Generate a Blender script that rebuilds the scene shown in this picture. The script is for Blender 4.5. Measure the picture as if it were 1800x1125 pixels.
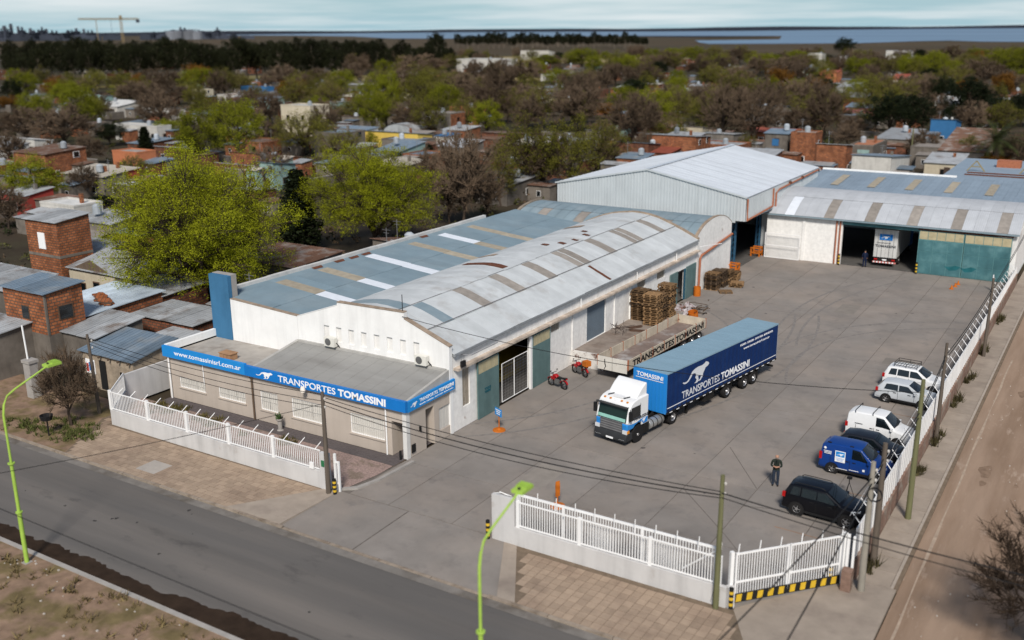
import bpy, math, random
from mathutils import Vector, Matrix
R = math.radians
pi = math.pi
for o in list(bpy.data.objects): bpy.data.objects.remove(o)
scene = bpy.context.scene
COL = scene.collection

# ---------------------------------------------------------------- camera, sky, sun, exposure
cd = bpy.data.cameras.new('camera'); cam = bpy.data.objects.new('camera', cd); COL.objects.link(cam)
cd.sensor_width = 36; cd.lens = 36*1755.9/1800; cd.clip_start = .5; cd.clip_end = 60000
pitch, roll, yaw = .28287, -.007878, .557175
hd = Vector((-math.sin(yaw), math.cos(yaw), 0)); rt = hd.cross(Vector((0, 0, 1)))
fw = hd*math.cos(pitch)-Vector((0, 0, 1))*math.sin(pitch); up = hd*math.sin(pitch)+Vector((0, 0, 1))*math.cos(pitch)
r2 = rt*math.cos(roll)+up*math.sin(roll); u2 = -rt*math.sin(roll)+up*math.cos(roll)
mw = Matrix((r2, u2, -fw)).transposed().to_4x4(); mw.translation = (0, 0, 23.3); cam.matrix_world = mw
cd.dof.use_dof = True; cd.dof.focus_distance = 66; cd.dof.aperture_fstop = .20
scene.camera = cam

SUN_EL, SUN_AZ = 43, 150          # azimuth measured clockwise from +Y: the sun stands behind the camera
w = bpy.data.worlds.new('World'); scene.world = w; w.use_nodes = True
nt = w.node_tree; nt.nodes.clear()
N = nt.nodes.new; L = nt.links.new
wo = N('ShaderNodeOutputWorld'); bg = N('ShaderNodeBackground'); sky = N('ShaderNodeTexSky')
sky.sky_type = 'NISHITA'; sky.sun_disc = False; sky.sun_elevation = R(SUN_EL); sky.sun_rotation = R(SUN_AZ)
sky.air_density = 1.0; sky.dust_density = .6; sky.ozone_density = 1.6
def nmath(op, a, b=None):
    x = N('ShaderNodeMath'); x.operation = op
    for i, v in enumerate((a, b)):
        if v is None: continue
        if isinstance(v, (int, float)): x.inputs[i].default_value = v
        else: L(v, x.inputs[i])
    return x.outputs[0]
tc = N('ShaderNodeTexCoord'); se = N('ShaderNodeSeparateXYZ'); L(tc.outputs['Generated'], se.inputs[0])
zz = nmath('ADD', nmath('MAXIMUM', se.outputs[2], 0), .045)            # cloud deck seen in perspective: direction divided by height
cv = N('ShaderNodeCombineXYZ'); L(nmath('DIVIDE', se.outputs[0], zz), cv.inputs[0]); L(nmath('DIVIDE', se.outputs[1], zz), cv.inputs[1])
nz = N('ShaderNodeTexNoise'); nz.inputs['Scale'].default_value = .22; nz.inputs['Detail'].default_value = 6; nz.inputs['Roughness'].default_value = .5; L(cv.outputs[0], nz.inputs[0])
cr = N('ShaderNodeValToRGB'); cr.color_ramp.elements[0].position = .42; cr.color_ramp.elements[1].position = .66; L(nz.outputs[0], cr.inputs[0])
hz_ = N('ShaderNodeMapRange'); hz_.inputs[1].default_value = 0; hz_.inputs[2].default_value = .2; hz_.inputs[3].default_value = .9; hz_.inputs[4].default_value = 0; L(se.outputs[2], hz_.inputs[0])
m0 = N('ShaderNodeMix'); m0.data_type = 'RGBA'; m0.inputs[7].default_value = (4.6, 7.2, 8.4, 1); L(hz_.outputs[0], m0.inputs[0]); L(sky.outputs[0], m0.inputs[6])
mx = N('ShaderNodeMix'); mx.data_type = 'RGBA'; mx.inputs[7].default_value = (9.6, 10.3, 10.5, 1); cw = N('ShaderNodeMapRange'); cw.inputs[1].default_value = .04; cw.inputs[2].default_value = .6; cw.inputs[3].default_value = .85; cw.inputs[4].default_value = .25; L(se.outputs[2], cw.inputs[0]); L(nmath('MULTIPLY', cr.outputs[0], cw.outputs[0]), mx.inputs[0]); L(m0.outputs[2], mx.inputs[6]); L(mx.outputs[2], bg.inputs[0]); L(bg.outputs[0], wo.inputs[0])
bg.inputs[1].default_value = .05
sl = bpy.data.lights.new('sun', 'SUN'); so = bpy.data.objects.new('sun', sl); COL.objects.link(so)
sl.energy = 2.5; sl.angle = R(11); sl.color = (1, .935, .85)
sd = Vector((math.sin(R(SUN_AZ))*math.cos(R(SUN_EL)), math.cos(R(SUN_AZ))*math.cos(R(SUN_EL)), math.sin(R(SUN_EL))))
so.rotation_euler = sd.to_track_quat('Z', 'Y').to_euler(); so.location = sd*200
vs = scene.view_settings; vs.view_transform = 'Standard'; vs.look = 'None'; vs.gamma = 1; vs.exposure = .70; vs.use_curve_mapping = False
cy = scene.cycles; cy.use_denoising = True; cy.max_bounces = 6; cy.diffuse_bounces = 3; cy.glossy_bounces = 3; cy.transmission_bounces = 4; cy.transparent_max_bounces = 6
cy.caustics_reflective = False; cy.caustics_refractive = False

# ---------------------------------------------------------------- materials
MATS = {}
def M(name, col, rough=.75, metal=0, var=.18, scale=1.5, col2=None, mix2=(.5, .7), scale2=.4, streak=0, bump=0, bscale=25, rnd=0, world=True, wave=None, island=0, trans=0, spec=.08, emit=0, coat=0, stretch=(1, 1, 1), col3=None, mix3=(.62, .72), scale3=1.2, st3=(1, 1, 1)):
    """procedural Principled material: base colour with value noise, an optional second colour in patches, vertical streaks, bump, per-object tint"""
    if name in MATS: return MATS[name]
    m = bpy.data.materials.new(name); m.use_nodes = True; t = m.node_tree; n = t.nodes; l = t.links
    b = n['Principled BSDF']; b.inputs['Roughness'].default_value = rough; b.inputs['Metallic'].default_value = metal
    b.inputs['Specular IOR Level'].default_value = spec; b.inputs['Coat Weight'].default_value = coat; b.inputs['Coat Roughness'].default_value = .08
    def nd(k, **kw):
        x = n.new(k)
        for a, v in kw.items(): setattr(x, a, v)
        return x
    if world: src = nd('ShaderNodeNewGeometry').outputs['Position']
    else: src = nd('ShaderNodeTexCoord').outputs['Object']
    def noise(sc, det=5, st=(1, 1, 1), ro=.6):
        mp = nd('ShaderNodeMapping'); mp.inputs['Scale'].default_value = st; l.new(src, mp.inputs[0])
        x = nd('ShaderNodeTexNoise'); x.inputs['Scale'].default_value = sc; x.inputs['Detail'].default_value = det; x.inputs['Roughness'].default_value = ro
        l.new(mp.outputs[0], x.inputs[0]); return x.outputs[0]
    def maprange(s, a, c, d, e):
        x = nd('ShaderNodeMapRange'); x.inputs[1].default_value = a; x.inputs[2].default_value = c; x.inputs[3].default_value = d; x.inputs[4].default_value = e
        l.new(s, x.inputs[0]); return x.outputs[0]
    cs = nd('ShaderNodeRGB').outputs[0]; cs.default_value = (*col, 1)
    def mixc(f, a, bb):
        x = nd('ShaderNodeMix', data_type='RGBA'); l.new(f, x.inputs[0])
        l.new(a, x.inputs[6])
        if isinstance(bb, tuple): x.inputs[7].default_value = (*bb, 1)
        else: l.new(bb, x.inputs[7])
        return x.outputs[2]
    def mulv(c, f):
        x = nd('ShaderNodeVectorMath', operation='SCALE'); l.new(c, x.inputs[0]); l.new(f, x.inputs[3]); return x.outputs[0]
    if col2: cs = mixc(maprange(noise(scale2, 6, stretch), mix2[0], mix2[1], 0, 1), cs, col2)
    if col3: cs = mixc(maprange(noise(scale3, 7, st3, .68), mix3[0], mix3[1], 0, 1), cs, col3)
    if var: cs = mulv(cs, maprange(noise(scale, 6, stretch), .25, .75, 1-var, 1+var))
    if streak: cs = mulv(cs, maprange(noise(1.6, 4, (1, 1, .09)), .45, .75, 1, 1-streak))
    if rnd:
        oi = nd('ShaderNodeObjectInfo'); cs = mulv(cs, maprange(oi.outputs['Random'], 0, 1, 1-rnd, 1+rnd))
    if island:
        g = nd('ShaderNodeNewGeometry'); cs = mulv(cs, maprange(g.outputs['Random Per Island'], 0, 1, 1-island, 1+island))
    l.new(cs, b.inputs['Base Color'])
    h = None
    if bump: h = noise(bscale, 4)
    if wave:   # (period in metres, axis)
        wv = nd('ShaderNodeTexWave', wave_type='BANDS', bands_direction=wave[1]); wv.inputs['Scale'].default_value = 1/wave[0]*.314
        l.new(src, wv.inputs[0]); h = wv.outputs[1]; bump = wave[2]
    if h:
        bp = nd('ShaderNodeBump'); bp.inputs['Strength'].default_value = bump; bp.inputs['Distance'].default_value = .03; l.new(h, bp.inputs['Height']); l.new(bp.outputs[0], b.inputs['Normal'])
    if emit: b.inputs['Emission Strength'].default_value = emit; b.inputs['Emission Color'].default_value = (*col, 1)
    if trans:
        tr = nd('ShaderNodeBsdfTranslucent'); l.new(cs, tr.inputs[0]); ms = nd('ShaderNodeMixShader'); ms.inputs[0].default_value = trans
        l.new(b.outputs[0], ms.inputs[1]); l.new(tr.outputs[0], ms.inputs[2]); l.new(ms.outputs[0], n['Material Output'].inputs[0])
    MATS[name] = m; return m

WHITE = M('white_wall_paint', (.82, .82, .81), .85, var=.06, scale=.8, streak=.14, bump=.25, bscale=6)
OLDW = M('old_whitewashed_brick', (.80, .79, .77), .9, var=.12, scale=3, col2=(.36, .26, .21), mix2=(.66, .76), scale2=.9, streak=.10, bump=.5, bscale=9)
CREAMW = M('beige_office_plaster', (.47, .41, .355), .88, var=.07, scale=.6, streak=.10, bump=.2)
GREYW = M('pale_grey_wall_plaster', (.55, .54, .535), .88, var=.08, scale=.9, streak=.18, col2=(.40, .36, .33), mix2=(.62, .8), scale2=.7)
BLUE = M('sign_blue', (.012, .17, .52), .45, var=.05, scale=1)
BLUEL = M('sign_bright_blue', (.02, .24, .62), .45, var=.05)
PYL = M('pylon_blue', (.055, .17, .31), .7, var=.1, scale=1.2, streak=.15)
LETTER = M('white_lettering', (.85, .86, .87), .5, var=0)
ROOFG = M('grey_fibre_cement_sheet', (.49, .515, .53), .85, var=.12, scale=.9, rnd=.07, col2=(.34, .33, .32), mix2=(.55, .8), scale2=.5, wave=(.18, 'Y', .35))
ROOFB = M('blue_painted_sheet', (.19, .26, .305), .62, var=.10, scale=.7, rnd=.05, col2=(.225, .285, .32), mix2=(.45, .75), scale2=.3, wave=(.18, 'Y', .3))
ROOFBX = M('blue_vault_sheet', (.20, .265, .305), .6, var=.10, scale=.7, rnd=.05, col2=(.26, .31, .34), mix2=(.5, .75), scale2=.35, wave=(.18, 'X', .3))
SKYLW = M('white_translucent_sheet', (.66, .70, .76), .5, var=.08, scale=2, rnd=.04)
SKYLT = M('tan_aged_skylight_sheet', (.34, .30, .235), .8, var=.2, scale=2, rnd=.1)
SKYLG = M('grey_brown_skylight_sheet', (.27, .245, .22), .85, var=.2, scale=2, rnd=.12)
RUST = M('rusty_sheet', (.13, .055, .035), .9, var=.45, scale=5)
RUSTSTEEL = M('rust_orange_pipe', (.36, .135, .075), .7, var=.25, scale=3)
METAL = M('white_zinc_cladding', (.58, .62, .64), .42, metal=.25, var=.06, scale=.5, streak=.08)
ZINC = M('zinc_roof_sheet', (.62, .66, .71), .38, metal=.3, var=.05, scale=.5, rnd=.05)
TEAL = M('teal_green_steel_door', (.115, .185, .185), .6, var=.15, scale=1.4, streak=.2)
TEALB = M('teal_blue_hangar_door', (.065, .165, .185), .6, var=.2, scale=.8, streak=.2, col2=(.10, .21, .225), mix2=(.5, .7), scale2=.8)
SHUT = M('grey_blue_roller_shutter', (.15, .19, .23), .55, var=.1, scale=1)
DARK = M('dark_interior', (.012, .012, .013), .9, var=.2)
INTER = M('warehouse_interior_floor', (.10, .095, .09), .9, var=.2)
STEELB = M('blue_lattice_steel', (.03, .09, .16), .6, var=.15)
WSTEEL = M('white_painted_steel', (.80, .80, .80), .5, var=.05)
GLASS = M('window_glass_dark', (.006, .009, .011), .06, var=0, spec=.8)
BLIND = M('white_window_shutter', (.58, .56, .52), .6, var=.07, scale=3)
BLACKP = M('black_plastic', (.018, .018, .019), .5, var=.1)
RUBBER = M('tyre_rubber', (.022, .021, .021), .85, var=.2, scale=6)
ALU = M('wheel_rim_metal', (.42, .42, .43), .35, metal=.7, var=.1)
YELL = M('safety_yellow', (.62, .40, .035), .6, var=.15, scale=4)
BLK = M('safety_black', (.02, .02, .02), .7, var=.15)
ORANGE = M('orange_paint', (.48, .135, .018), .6, var=.18, scale=4)
CONC = M('bare_concrete', (.33, .31, .29), .9, var=.15, scale=1.5, bump=.2)
WOODP = M('weathered_pole_wood', (.115, .095, .078), .9, var=.25, scale=3, stretch=(4, 4, .3))
LIME = M('lime_green_lamp_paint', (.33, .50, .085), .6, var=.12, scale=3)
CABLE = M('black_cable', (.015, .015, .016), .6, var=0)

# ---------------------------------------------------------------- mesh helpers
class MB:
    def __init__(s): s.v = []; s.f = []; s.m = []
    def add(s, vs, fs, mi=0):
        k = len(s.v); s.v += [tuple(q) for q in vs]; s.f += [tuple(i+k for i in f) for f in fs]; s.m += [mi]*len(fs); return s
    def box(s, x0, x1, y0, y1, z0, z1, mi=0):
        return s.add([(x0, y0, z0), (x1, y0, z0), (x1, y1, z0), (x0, y1, z0), (x0, y0, z1), (x1, y0, z1), (x1, y1, z1), (x0, y1, z1)],
                     [(3, 2, 1, 0), (4, 5, 6, 7), (0, 1, 5, 4), (1, 2, 6, 5), (2, 3, 7, 6), (3, 0, 4, 7)], mi)
    def bar(s, a, b, wd, ht, mi=0):
        """rectangular bar from a to b (any direction), wd across, ht upright"""
        a = Vector(a); b = Vector(b); d = (b-a).normalized(); sd = d.cross(Vector((0, 0, 1)))
        if sd.length < 1e-4: sd = Vector((1, 0, 0))
        sd.normalize(); u = sd.cross(d); sd = sd*wd/2; u = u*ht/2
        return s.add([p+i*sd+j*u for p in (a, b) for i, j in ((-1, -1), (1, -1), (1, 1), (-1, 1))], [(3, 2, 1, 0), (4, 5, 6, 7), (0, 1, 5, 4), (1, 2, 6, 5), (2, 3, 7, 6), (3, 0, 4, 7)], mi)
    def tube(s, pts, r, n=6, mi=0, caps=True):
        pts = [Vector(q) for q in pts]; rr = r if isinstance(r, (list, tuple)) else [r]*len(pts); k = len(s.v)
        for i, q in enumerate(pts):
            d = (pts[min(i+1, len(pts)-1)]-pts[max(i-1, 0)]).normalized(); ref = Vector((0, 0, 1)) if abs(d.z) < .9 else Vector((1, 0, 0))
            a = d.cross(ref).normalized(); b = d.cross(a)
            s.v += [tuple(q+(a*math.cos(2*pi*j/n)+b*math.sin(2*pi*j/n))*rr[i]) for j in range(n)]
        for i in range(len(pts)-1):
            for j in range(n):
                s.f.append((k+i*n+j, k+i*n+(j+1) % n, k+(i+1)*n+(j+1) % n, k+(i+1)*n+j)); s.m.append(mi)
        if caps:
            s.f.append(tuple(k+j for j in range(n))[::-1]); s.f.append(tuple(k+(len(pts)-1)*n+j for j in range(n))); s.m += [mi, mi]
        return s
    def prism(s, poly, ax, a0, a1, mi=0):
        """polygon of 2-D points extruded along axis ax ('x': points are (y,z); 'y': (x,z); 'z': (x,y))"""
        f3 = {'x': lambda p, a: (a, p[0], p[1]), 'y': lambda p, a: (p[0], a, p[1]), 'z': lambda p, a: (p[0], p[1], a)}[ax]
        n = len(poly); vs = [f3(p, a0) for p in poly]+[f3(p, a1) for p in poly]
        fs = [tuple(range(n))[::-1], tuple(range(n, 2*n))]+[(i, (i+1) % n, n+(i+1) % n, n+i) for i in range(n)]
        return s.add(vs, fs, mi)
    def quad(s, a, b, c, d, mi=0): return s.add([a, b, c, d], [(0, 1, 2, 3)], mi)
    def lathe(s, prof, n=16, c=(0, 0, 0), ax='z', mi=0):
        vs = []; m = len(prof)
        for j in range(n):
            t = 2*pi*j/n
            for r_, z in prof:
                p = (r_*math.cos(t), r_*math.sin(t), z)
                if ax == 'y': p = (p[0], p[2], p[1])
                if ax == 'x': p = (p[2], p[0], p[1])
                vs.append((p[0]+c[0], p[1]+c[1], p[2]+c[2]))
        fs = [(j*m+i, j*m+i+1, ((j+1) % n)*m+i+1, ((j+1) % n)*m+i) for j in range(n) for i in range(m-1)]
        return s.add(vs, fs, mi)
    def mesh(s, name, mats):
        me = bpy.data.meshes.new(name); me.from_pydata(s.v, [], s.f)
        for m in (mats if isinstance(mats, (list, tuple)) else [mats]): me.materials.append(m)
        if any(s.m): me.polygons.foreach_set('material_index', s.m)
        me.update(); return me
    def build(s, name, mats, parent=None, loc=(0, 0, 0), rz=0, smooth=0, fix=True):
        me = s.mesh(name, mats)
        if smooth:
            me.polygons.foreach_set('use_smooth', [True]*len(me.polygons)); me.set_sharp_from_angle(angle=R(smooth))
        return put(name, me, parent, loc, rz)
def put(name, me, parent=None, loc=(0, 0, 0), rz=0):
    o = bpy.data.objects.new(name, me); COL.objects.link(o); o.location = loc
    if rz: o.rotation_euler[2] = rz
    if parent: o.parent = parent
    return o
def tag(o, label=None, cat=None, group=None, kind=None):
    if label: o['label'] = label
    if cat: o['category'] = cat
    if group: o['group'] = group
    if kind: o['kind'] = kind
    return o
def thing(name, label, cat, loc=(0, 0, 0), rz=0, group=None):
    o = bpy.data.objects.new(name, None); COL.objects.link(o); o.location = loc; o.rotation_euler[2] = rz; o.empty_display_size = .3
    return tag(o, label, cat, group)
KIDS = {}
def copy_tree(o, parent=None, swap=None):
    c = o.copy(); COL.objects.link(c); c.parent = parent
    for ch in list(o.children): copy_tree(ch, c)
    return c
def box_ob(name, m, parent, x0, x1, y0, y1, z0, z1): return MB().box(x0, x1, y0, y1, z0, z1).build(name, m, parent)
def text(name, body, size, m, parent, loc, rot, offset=0, xs=1, align='LEFT', ext=.006, shear=0, fit=0):
    cu = bpy.data.curves.new(name, 'FONT'); cu.body = body; cu.size = size; cu.extrude = ext; cu.offset = offset; cu.align_x = align; cu.resolution_u = 3; cu.shear = shear
    cu.materials.append(m); o = bpy.data.objects.new(name, cu); COL.objects.link(o); o.location = loc; o.rotation_euler = rot; o.scale = (xs, 1, 1)
    if parent: o.parent = parent
    if fit: o['fit'] = fit
    return o
CHEETAH = [(0, .30), (.05, .24), (.13, .22), (.22, .27), (.30, .40), (.34, .50), (.40, .56), (.48, .50), (.50, .40), (.47, .30), (.53, .18), (.50, .08), (.44, .04), (.55, .02), (.60, .10), (.60, .20), (.57, .30), (.64, .34), (.70, .26), (.66, .14), (.58, .06),
           (.68, .06), (.77, .22), (.77, .34), (.82, .46), (.86, .58), (.95, .62), (1.0, .70), (.97, .78), (.91, .84), (.86, .86), (.82, .80), (.72, .76), (.58, .78), (.44, .74), (.34, .66), (.28, .52), (.22, .38), (.15, .30), (.08, .30), (.02, .34)]
def cheetah(name, w_, h_, m, parent, loc, rot):
    b = MB().prism([(x*w_, y*h_) for x, y in CHEETAH], 'z', 0, .006); o = b.build(name, m, parent, loc); o.rotation_euler = rot; return o
# ================================================================ THE SETTING
def sheet(name, poly, z, m, kind='structure', label=None, cat=None, thick=0):
    b = MB()
    if thick: b.prism(poly, 'z', z-thick, z)
    else: b.add([(x, y, z) for x, y in poly], [tuple(range(len(poly)))])
    o = b.build(name, m); tag(o, label, cat, None, kind); return o
GROUND = M('town_ground_earth', (.055, .042, .030), .95, var=.4, scale=.12, col2=(.035, .036, .018), mix2=(.45, .65), scale2=.03)
YARD = M('yard_concrete', (.225, .205, .188), .82, var=.15, scale=.45, rnd=.05, col2=(.275, .236, .205), mix2=(.42, .70), scale2=.13, col3=(.180, .164, .153), mix3=(.54, .74), scale3=.8, bump=.12, bscale=20)
ASPH = M('worn_street_concrete', (.118, .111, .106), .88, var=.16, scale=.5, col2=(.155, .14, .128), mix2=(.42, .68), scale2=.35, bump=.15, bscale=20, stretch=(.07, 1, 1), col3=(.085, .08, .078), mix3=(.58, .75), scale3=.7, st3=(.5, 1, 1))
DIRT = M('packed_dirt_road', (.315, .228, .168), .95, var=.16, scale=.6, col2=(.215, .145, .10), mix2=(.42, .66), scale2=.45, stretch=(1, .12, 1), col3=(.40, .31, .245), mix3=(.58, .72), scale3=1.6, st3=(1, .25, 1), bump=.3, bscale=8)
VERGE = M('dry_verge_earth', (.235, .16, .113), .95, var=.35, scale=1.3, col2=(.15, .115, .058), mix2=(.46, .6), scale2=.55, bump=.4, bscale=8)
SIDEC = M('sidewalk_concrete', (.31, .262, .218), .9, var=.14, scale=1, rnd=.07, col2=(.235, .195, .165), mix2=(.5, .75), scale2=.6)
TILE = M('sidewalk_tile_tan', (.335, .255, .19), .88, var=.12, scale=2.5, rnd=.11, col2=(.25, .185, .14), mix2=(.5, .7), scale2=.35)
GROUT = M('tile_joint_earth', (.17, .13, .095), .95, var=.25, scale=3)
GRAVEL = M('pink_gravel', (.30, .22, .195), .95, var=.4, scale=9, col2=(.20, .155, .125), mix2=(.5, .62), scale2=1.2, bump=.8, bscale=14)
PAVER = M('dark_paver', (.115, .10, .10), .9, var=.2, scale=5)
MUD = M('wet_gutter_mud', (.034, .022, .015), .8, var=.4, scale=1.2)
WATER = M('estuary_water', (.14, .215, .31), .45, var=.25, scale=.002, stretch=(.3, 1, 1), spec=.12)
MARSH = M('far_marsh', (.08, .058, .036), .95, var=.3, scale=.006, col2=(.055, .045, .028), mix2=(.45, .6), scale2=.003)
SHORE = M('far_shore_land', (.022, .025, .035), .95, var=.2, scale=.002)

G = 26000
sheet('ground', [(-G, -800), (G, -800), (G, G*1.6), (-G, G*1.6)], -.16, GROUND)
sheet('marsh_land', [(-2500, 1000), (-1800, 760), (-700, 700), (-200, 900), (600, 900), (2500, 2500), (2500, 12000), (-9000, 12000), (-9000, 5200)], .1, MARSH)
sheet('estuary_water', [(-570, 1480), (-480, 1495), (-369, 1540), (-330, 1760), (-290, 1850), (-226, 1720), (-120, 1660), (400, 1700), (2600, 2600), (2600, 30000), (-26000, 30000), (-26000, 18000), (-4951, 4700), (-4208, 4400), (-2900, 3400), (-1960, 2470), (-1690, 2400), (-1660, 3000), (-1400, 3100), (-900, 2900), (-640, 2050), (-760, 1900), (-640, 1620)], .5, WATER)
b = MB()                                             # low land across the estuary
rng = random.Random(3)
prev = None; ring = []
for i in range(61):
    a = R(60)+R(98)*i/60; d0 = 9600+1500*math.sin(i*.35); h = 12+9*math.sin(i*.7)+rng.uniform(0, 8)
    ring.append(((math.cos(a)*d0, math.sin(a)*d0, .7), (math.cos(a)*(d0+900), math.sin(a)*(d0+900), h), (math.cos(a)*(d0+9000), math.sin(a)*(d0+9000), h+14)))
for i in range(60):
    for k in (0, 1): b.quad(ring[i][k], ring[i+1][k], ring[i+1][k+1], ring[i][k+1])
tag(b.build('far_shore_land', SHORE), kind='structure')
sheet('sand_spit', [(-1480, 2950), (-950, 2520), (-800, 2560), (-1100, 2900), (-1460, 3060)], .8, SHORE)

FIELD = M('tan_field_grass', (.27, .205, .10), .95, var=.25, scale=.03, col2=(.14, .13, .05), mix2=(.45, .6), scale2=.02)
sheet('tan_field', [(-470, 380), (-300, 470), (-240, 430), (-330, 330), (-420, 270)], -.1, FIELD); sheet('tan_field', [(-560, 760), (-330, 860), (-250, 700), (-430, 600)], .2, FIELD)
SURF = sheet('street_carriageway', [(-320, 24.0), (-3, 24.0), (-3, 31.5), (-320, 31.5)], -.12, ASPH)
sheet('dirt_road', [(-6.1, -40), (70, -40), (70, 260), (-6.1, 260)], -.11, DIRT)
RUT = M('pale_dust_line', (.37, .29, .225), .95, var=.25, scale=2)
dr_ = bpy.data.objects['dirt_road']
for k, (x0, x1) in enumerate(((-5.55, -5.1), (-5.1, -4.7))):
    if k == 0: MB().add([(-5.62+.03*math.sin(i), 36+i*2.2, -.106) for i in range(20)]+[(-5.52+.04*math.sin(i*1.7), 36+i*2.2, -.106) for i in range(20)], [(i, i+20, i+21, i+1) for i in range(19)]).build('dust_line', RUT, dr_)
rng = random.Random(14)
for i in range(22):
    x, y, r = rng.uniform(-5, 3), rng.uniform(36, 85), rng.uniform(.15, .6); n = 12; ph = rng.uniform(0, 6)
    MB().add([(x+r*.6*(1+.3*math.sin(3*t+ph)+rng.uniform(-.2, .2))*math.cos(t), y+r*1.6*(1+rng.uniform(-.25, .25))*math.sin(t), -.107+.0003*i) for t in [2*pi*j/n for j in range(n)]], [tuple(range(n))]).build('damp_patch', M('damp_earth', (.215, .148, .105), .9, var=.3, scale=3), dr_)
# drain along the far side of the street: mud with an uneven edge, then a concrete lip
rng = random.Random(5); pts = []
x = -330.0
while x < -3:
    pts.append((x, 24.85+.18*math.sin(x*.21)+.12*math.sin(x*.63+1)+.08*math.sin(x*2.1)+rng.uniform(-.09, .09))); x += .22 if x > -60 else 6
sheet('gutter_mud', [(-330, 23.8)]+[(-3, 23.8)]+pts[::-1], -.112, MUD)
tag(MB().box(-330, -3, 23.55, 23.8, -.16, -.03).build('drain_kerb', CONC), kind='structure')
sheet('near_verge', [(-330, -60), (-6.2, -60), (-6.2, 23.55), (-330, 23.55)], -.05, VERGE)
sheet('neighbour_verge', [(-330, 31.655), (-49.6, 31.655), (-52.4, 36.2), (-52.6, 38.6), (-330, 41)], -.03, VERGE)
# kerb and concrete gutter strip on the site side, in lengths
KERB = M('tan_kerb', (.285, .235, .19), .9, var=.2, scale=2.5, rnd=.1, col2=(.19, .15, .115), mix2=(.5, .65), scale2=1.2)
kb = MB().box(0, 2.96, 31.5, 31.66, -.16, -.005).mesh('kerb_stone', KERB)
kerb = tag(MB().box(-330, -51, 31.505, 31.655, -.16, -.01).build('kerb', KERB), kind='structure')
x = -51
while x < -6.5:
    put('kerb_stone', kb, kerb, (x, 0, -.07 if -34 < x < -22.5 else 0)); x += 3
sheet('gutter_strip', [(-330, 31.0), (-6.3, 31.0), (-6.3, 31.5), (-330, 31.5)], -.108, M('gutter_concrete', (.19, .175, .16), .9, var=.2, scale=1.2, col2=(.10, .085, .07), mix2=(.5, .7), scale2=.5))

# ---- left and right tiled pavements: a bed with every tile on it
def inside(p, poly):
    c = False; n = len(poly)
    for i in range(n):
        (x1, y1), (x2, y2) = poly[i], poly[i-1]
        if (y1 > p[1]) != (y2 > p[1]) and p[0] < (x2-x1)*(p[1]-y1)/(y2-y1)+x1: c = not c
    return c
def tiled(name, poly, tw, td, skip=()):
    bed = sheet(name, poly, -.012, GROUT, thick=.14); me = MB().box(-tw/2+.012, tw/2-.012, -td/2+.012, td/2-.012, -.02, 0).mesh('tile', TILE)
    rng = random.Random(hash(name) % 97 if False else len(name)); xs = [p[0] for p in poly]; ys = [p[1] for p in poly]; lst = []
    nx = int((max(xs)-min(xs))/tw); ny = int((max(ys)-min(ys))/td)
    for j in range(ny):
        for i in range(nx):
            cx = min(xs)+(i+.5+(.5 if j % 2 and td < tw else 0))*tw; cy_ = min(ys)+(j+.5)*td
            if all(inside((cx+sx*tw*.45, cy_+sy*td*.45), poly) for sx in (-1, 1) for sy in (-1, 1)): lst.append((cx, cy_))
    lst.sort(key=lambda q: q[0]**2+q[1]**2)
    for cx, cy_ in lst[:298]:
        o = put('tile', me, bed, (cx, cy_, rng.uniform(-.004, .004))); o.rotation_euler = (rng.uniform(-.006, .006), rng.uniform(-.006, .006), rng.uniform(-.012, .012))
    rest = lst[298:]
    if rest:
        b = MB()
        for cx, cy_ in rest: b.box(cx-tw/2+.012, cx+tw/2-.012, cy_-td/2+.012, cy_+td/2-.012, -.02, rng.uniform(-.003, .003))
        o = b.build('tile_paving', TILE, bed); o['kind'] = 'stuff'
    return bed
LP = [(-50.3, 31.66), (-36.2, 31.66), (-34.0, 35.1), (-34.0, 36.0), (-51.6, 36.0), (-53, 37.2), (-53.0, 36.2)]
tiled('left_pavement', LP, .56, .40)
RP = [(-19.7, 31.66), (-9.2, 31.66), (-11.3, 35.4), (-11.6, 35.9), (-22.2, 35.9)]
tiled('right_pavement', RP, .43, .43)
sheet('pavement_ramp', [(-37.0, 31.66), (-33.32, 31.66), (-33.22, 35.9), (-34.0, 35.9), (-34.5, 35.2)], .008, SIDEC, thick=.14)
sheet('pavement_edging', [(-20.6, 31.66), (-19.7, 31.66), (-22.2, 35.9), (-22.9, 35.9)], .0, SIDEC, thick=.14)
sheet('pavement_patch', [(-44.9, 32.3), (-43.4, 32.3), (-43.4, 33.6), (-44.9, 33.6)], .006, M('pale_patch_tiles', (.38, .345, .31), .9, var=.1, scale=3))
sheet('gate_apron', [(-9.2, 31.66), (-6.15, 31.66), (-6.15, 41), (-8.2, 41), (-11.6, 36.1), (-11.6, 35.9), (-11.3, 35.4)], -.006, SIDEC, thick=.14)
# ---- narrow pavement along the boundary wall: cast panels
sp = sheet('side_pavement', [(-7.86, 41.0), (-6.1, 41.0), (-6.1, 160), (-7.86, 160)], -.03, GROUT, thick=.12)
pm = MB().box(-7.84, -6.42, .02, 1.36, -.05, 0).mesh('paving_panel', SIDEC)
ek = MB().box(-6.40, -6.27, .01, 1.37, -.1, .008).mesh('edge_stone', M('side_edge_stone', (.36, .31, .265), .9, var=.15, scale=2))
for i in range(58):
    put('paving_panel', pm, sp, (0, 41+i*1.38, random.Random(i).uniform(-.012, .004))); put('edge_stone', ek, sp, (0, 41+i*1.38, 0))
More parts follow.
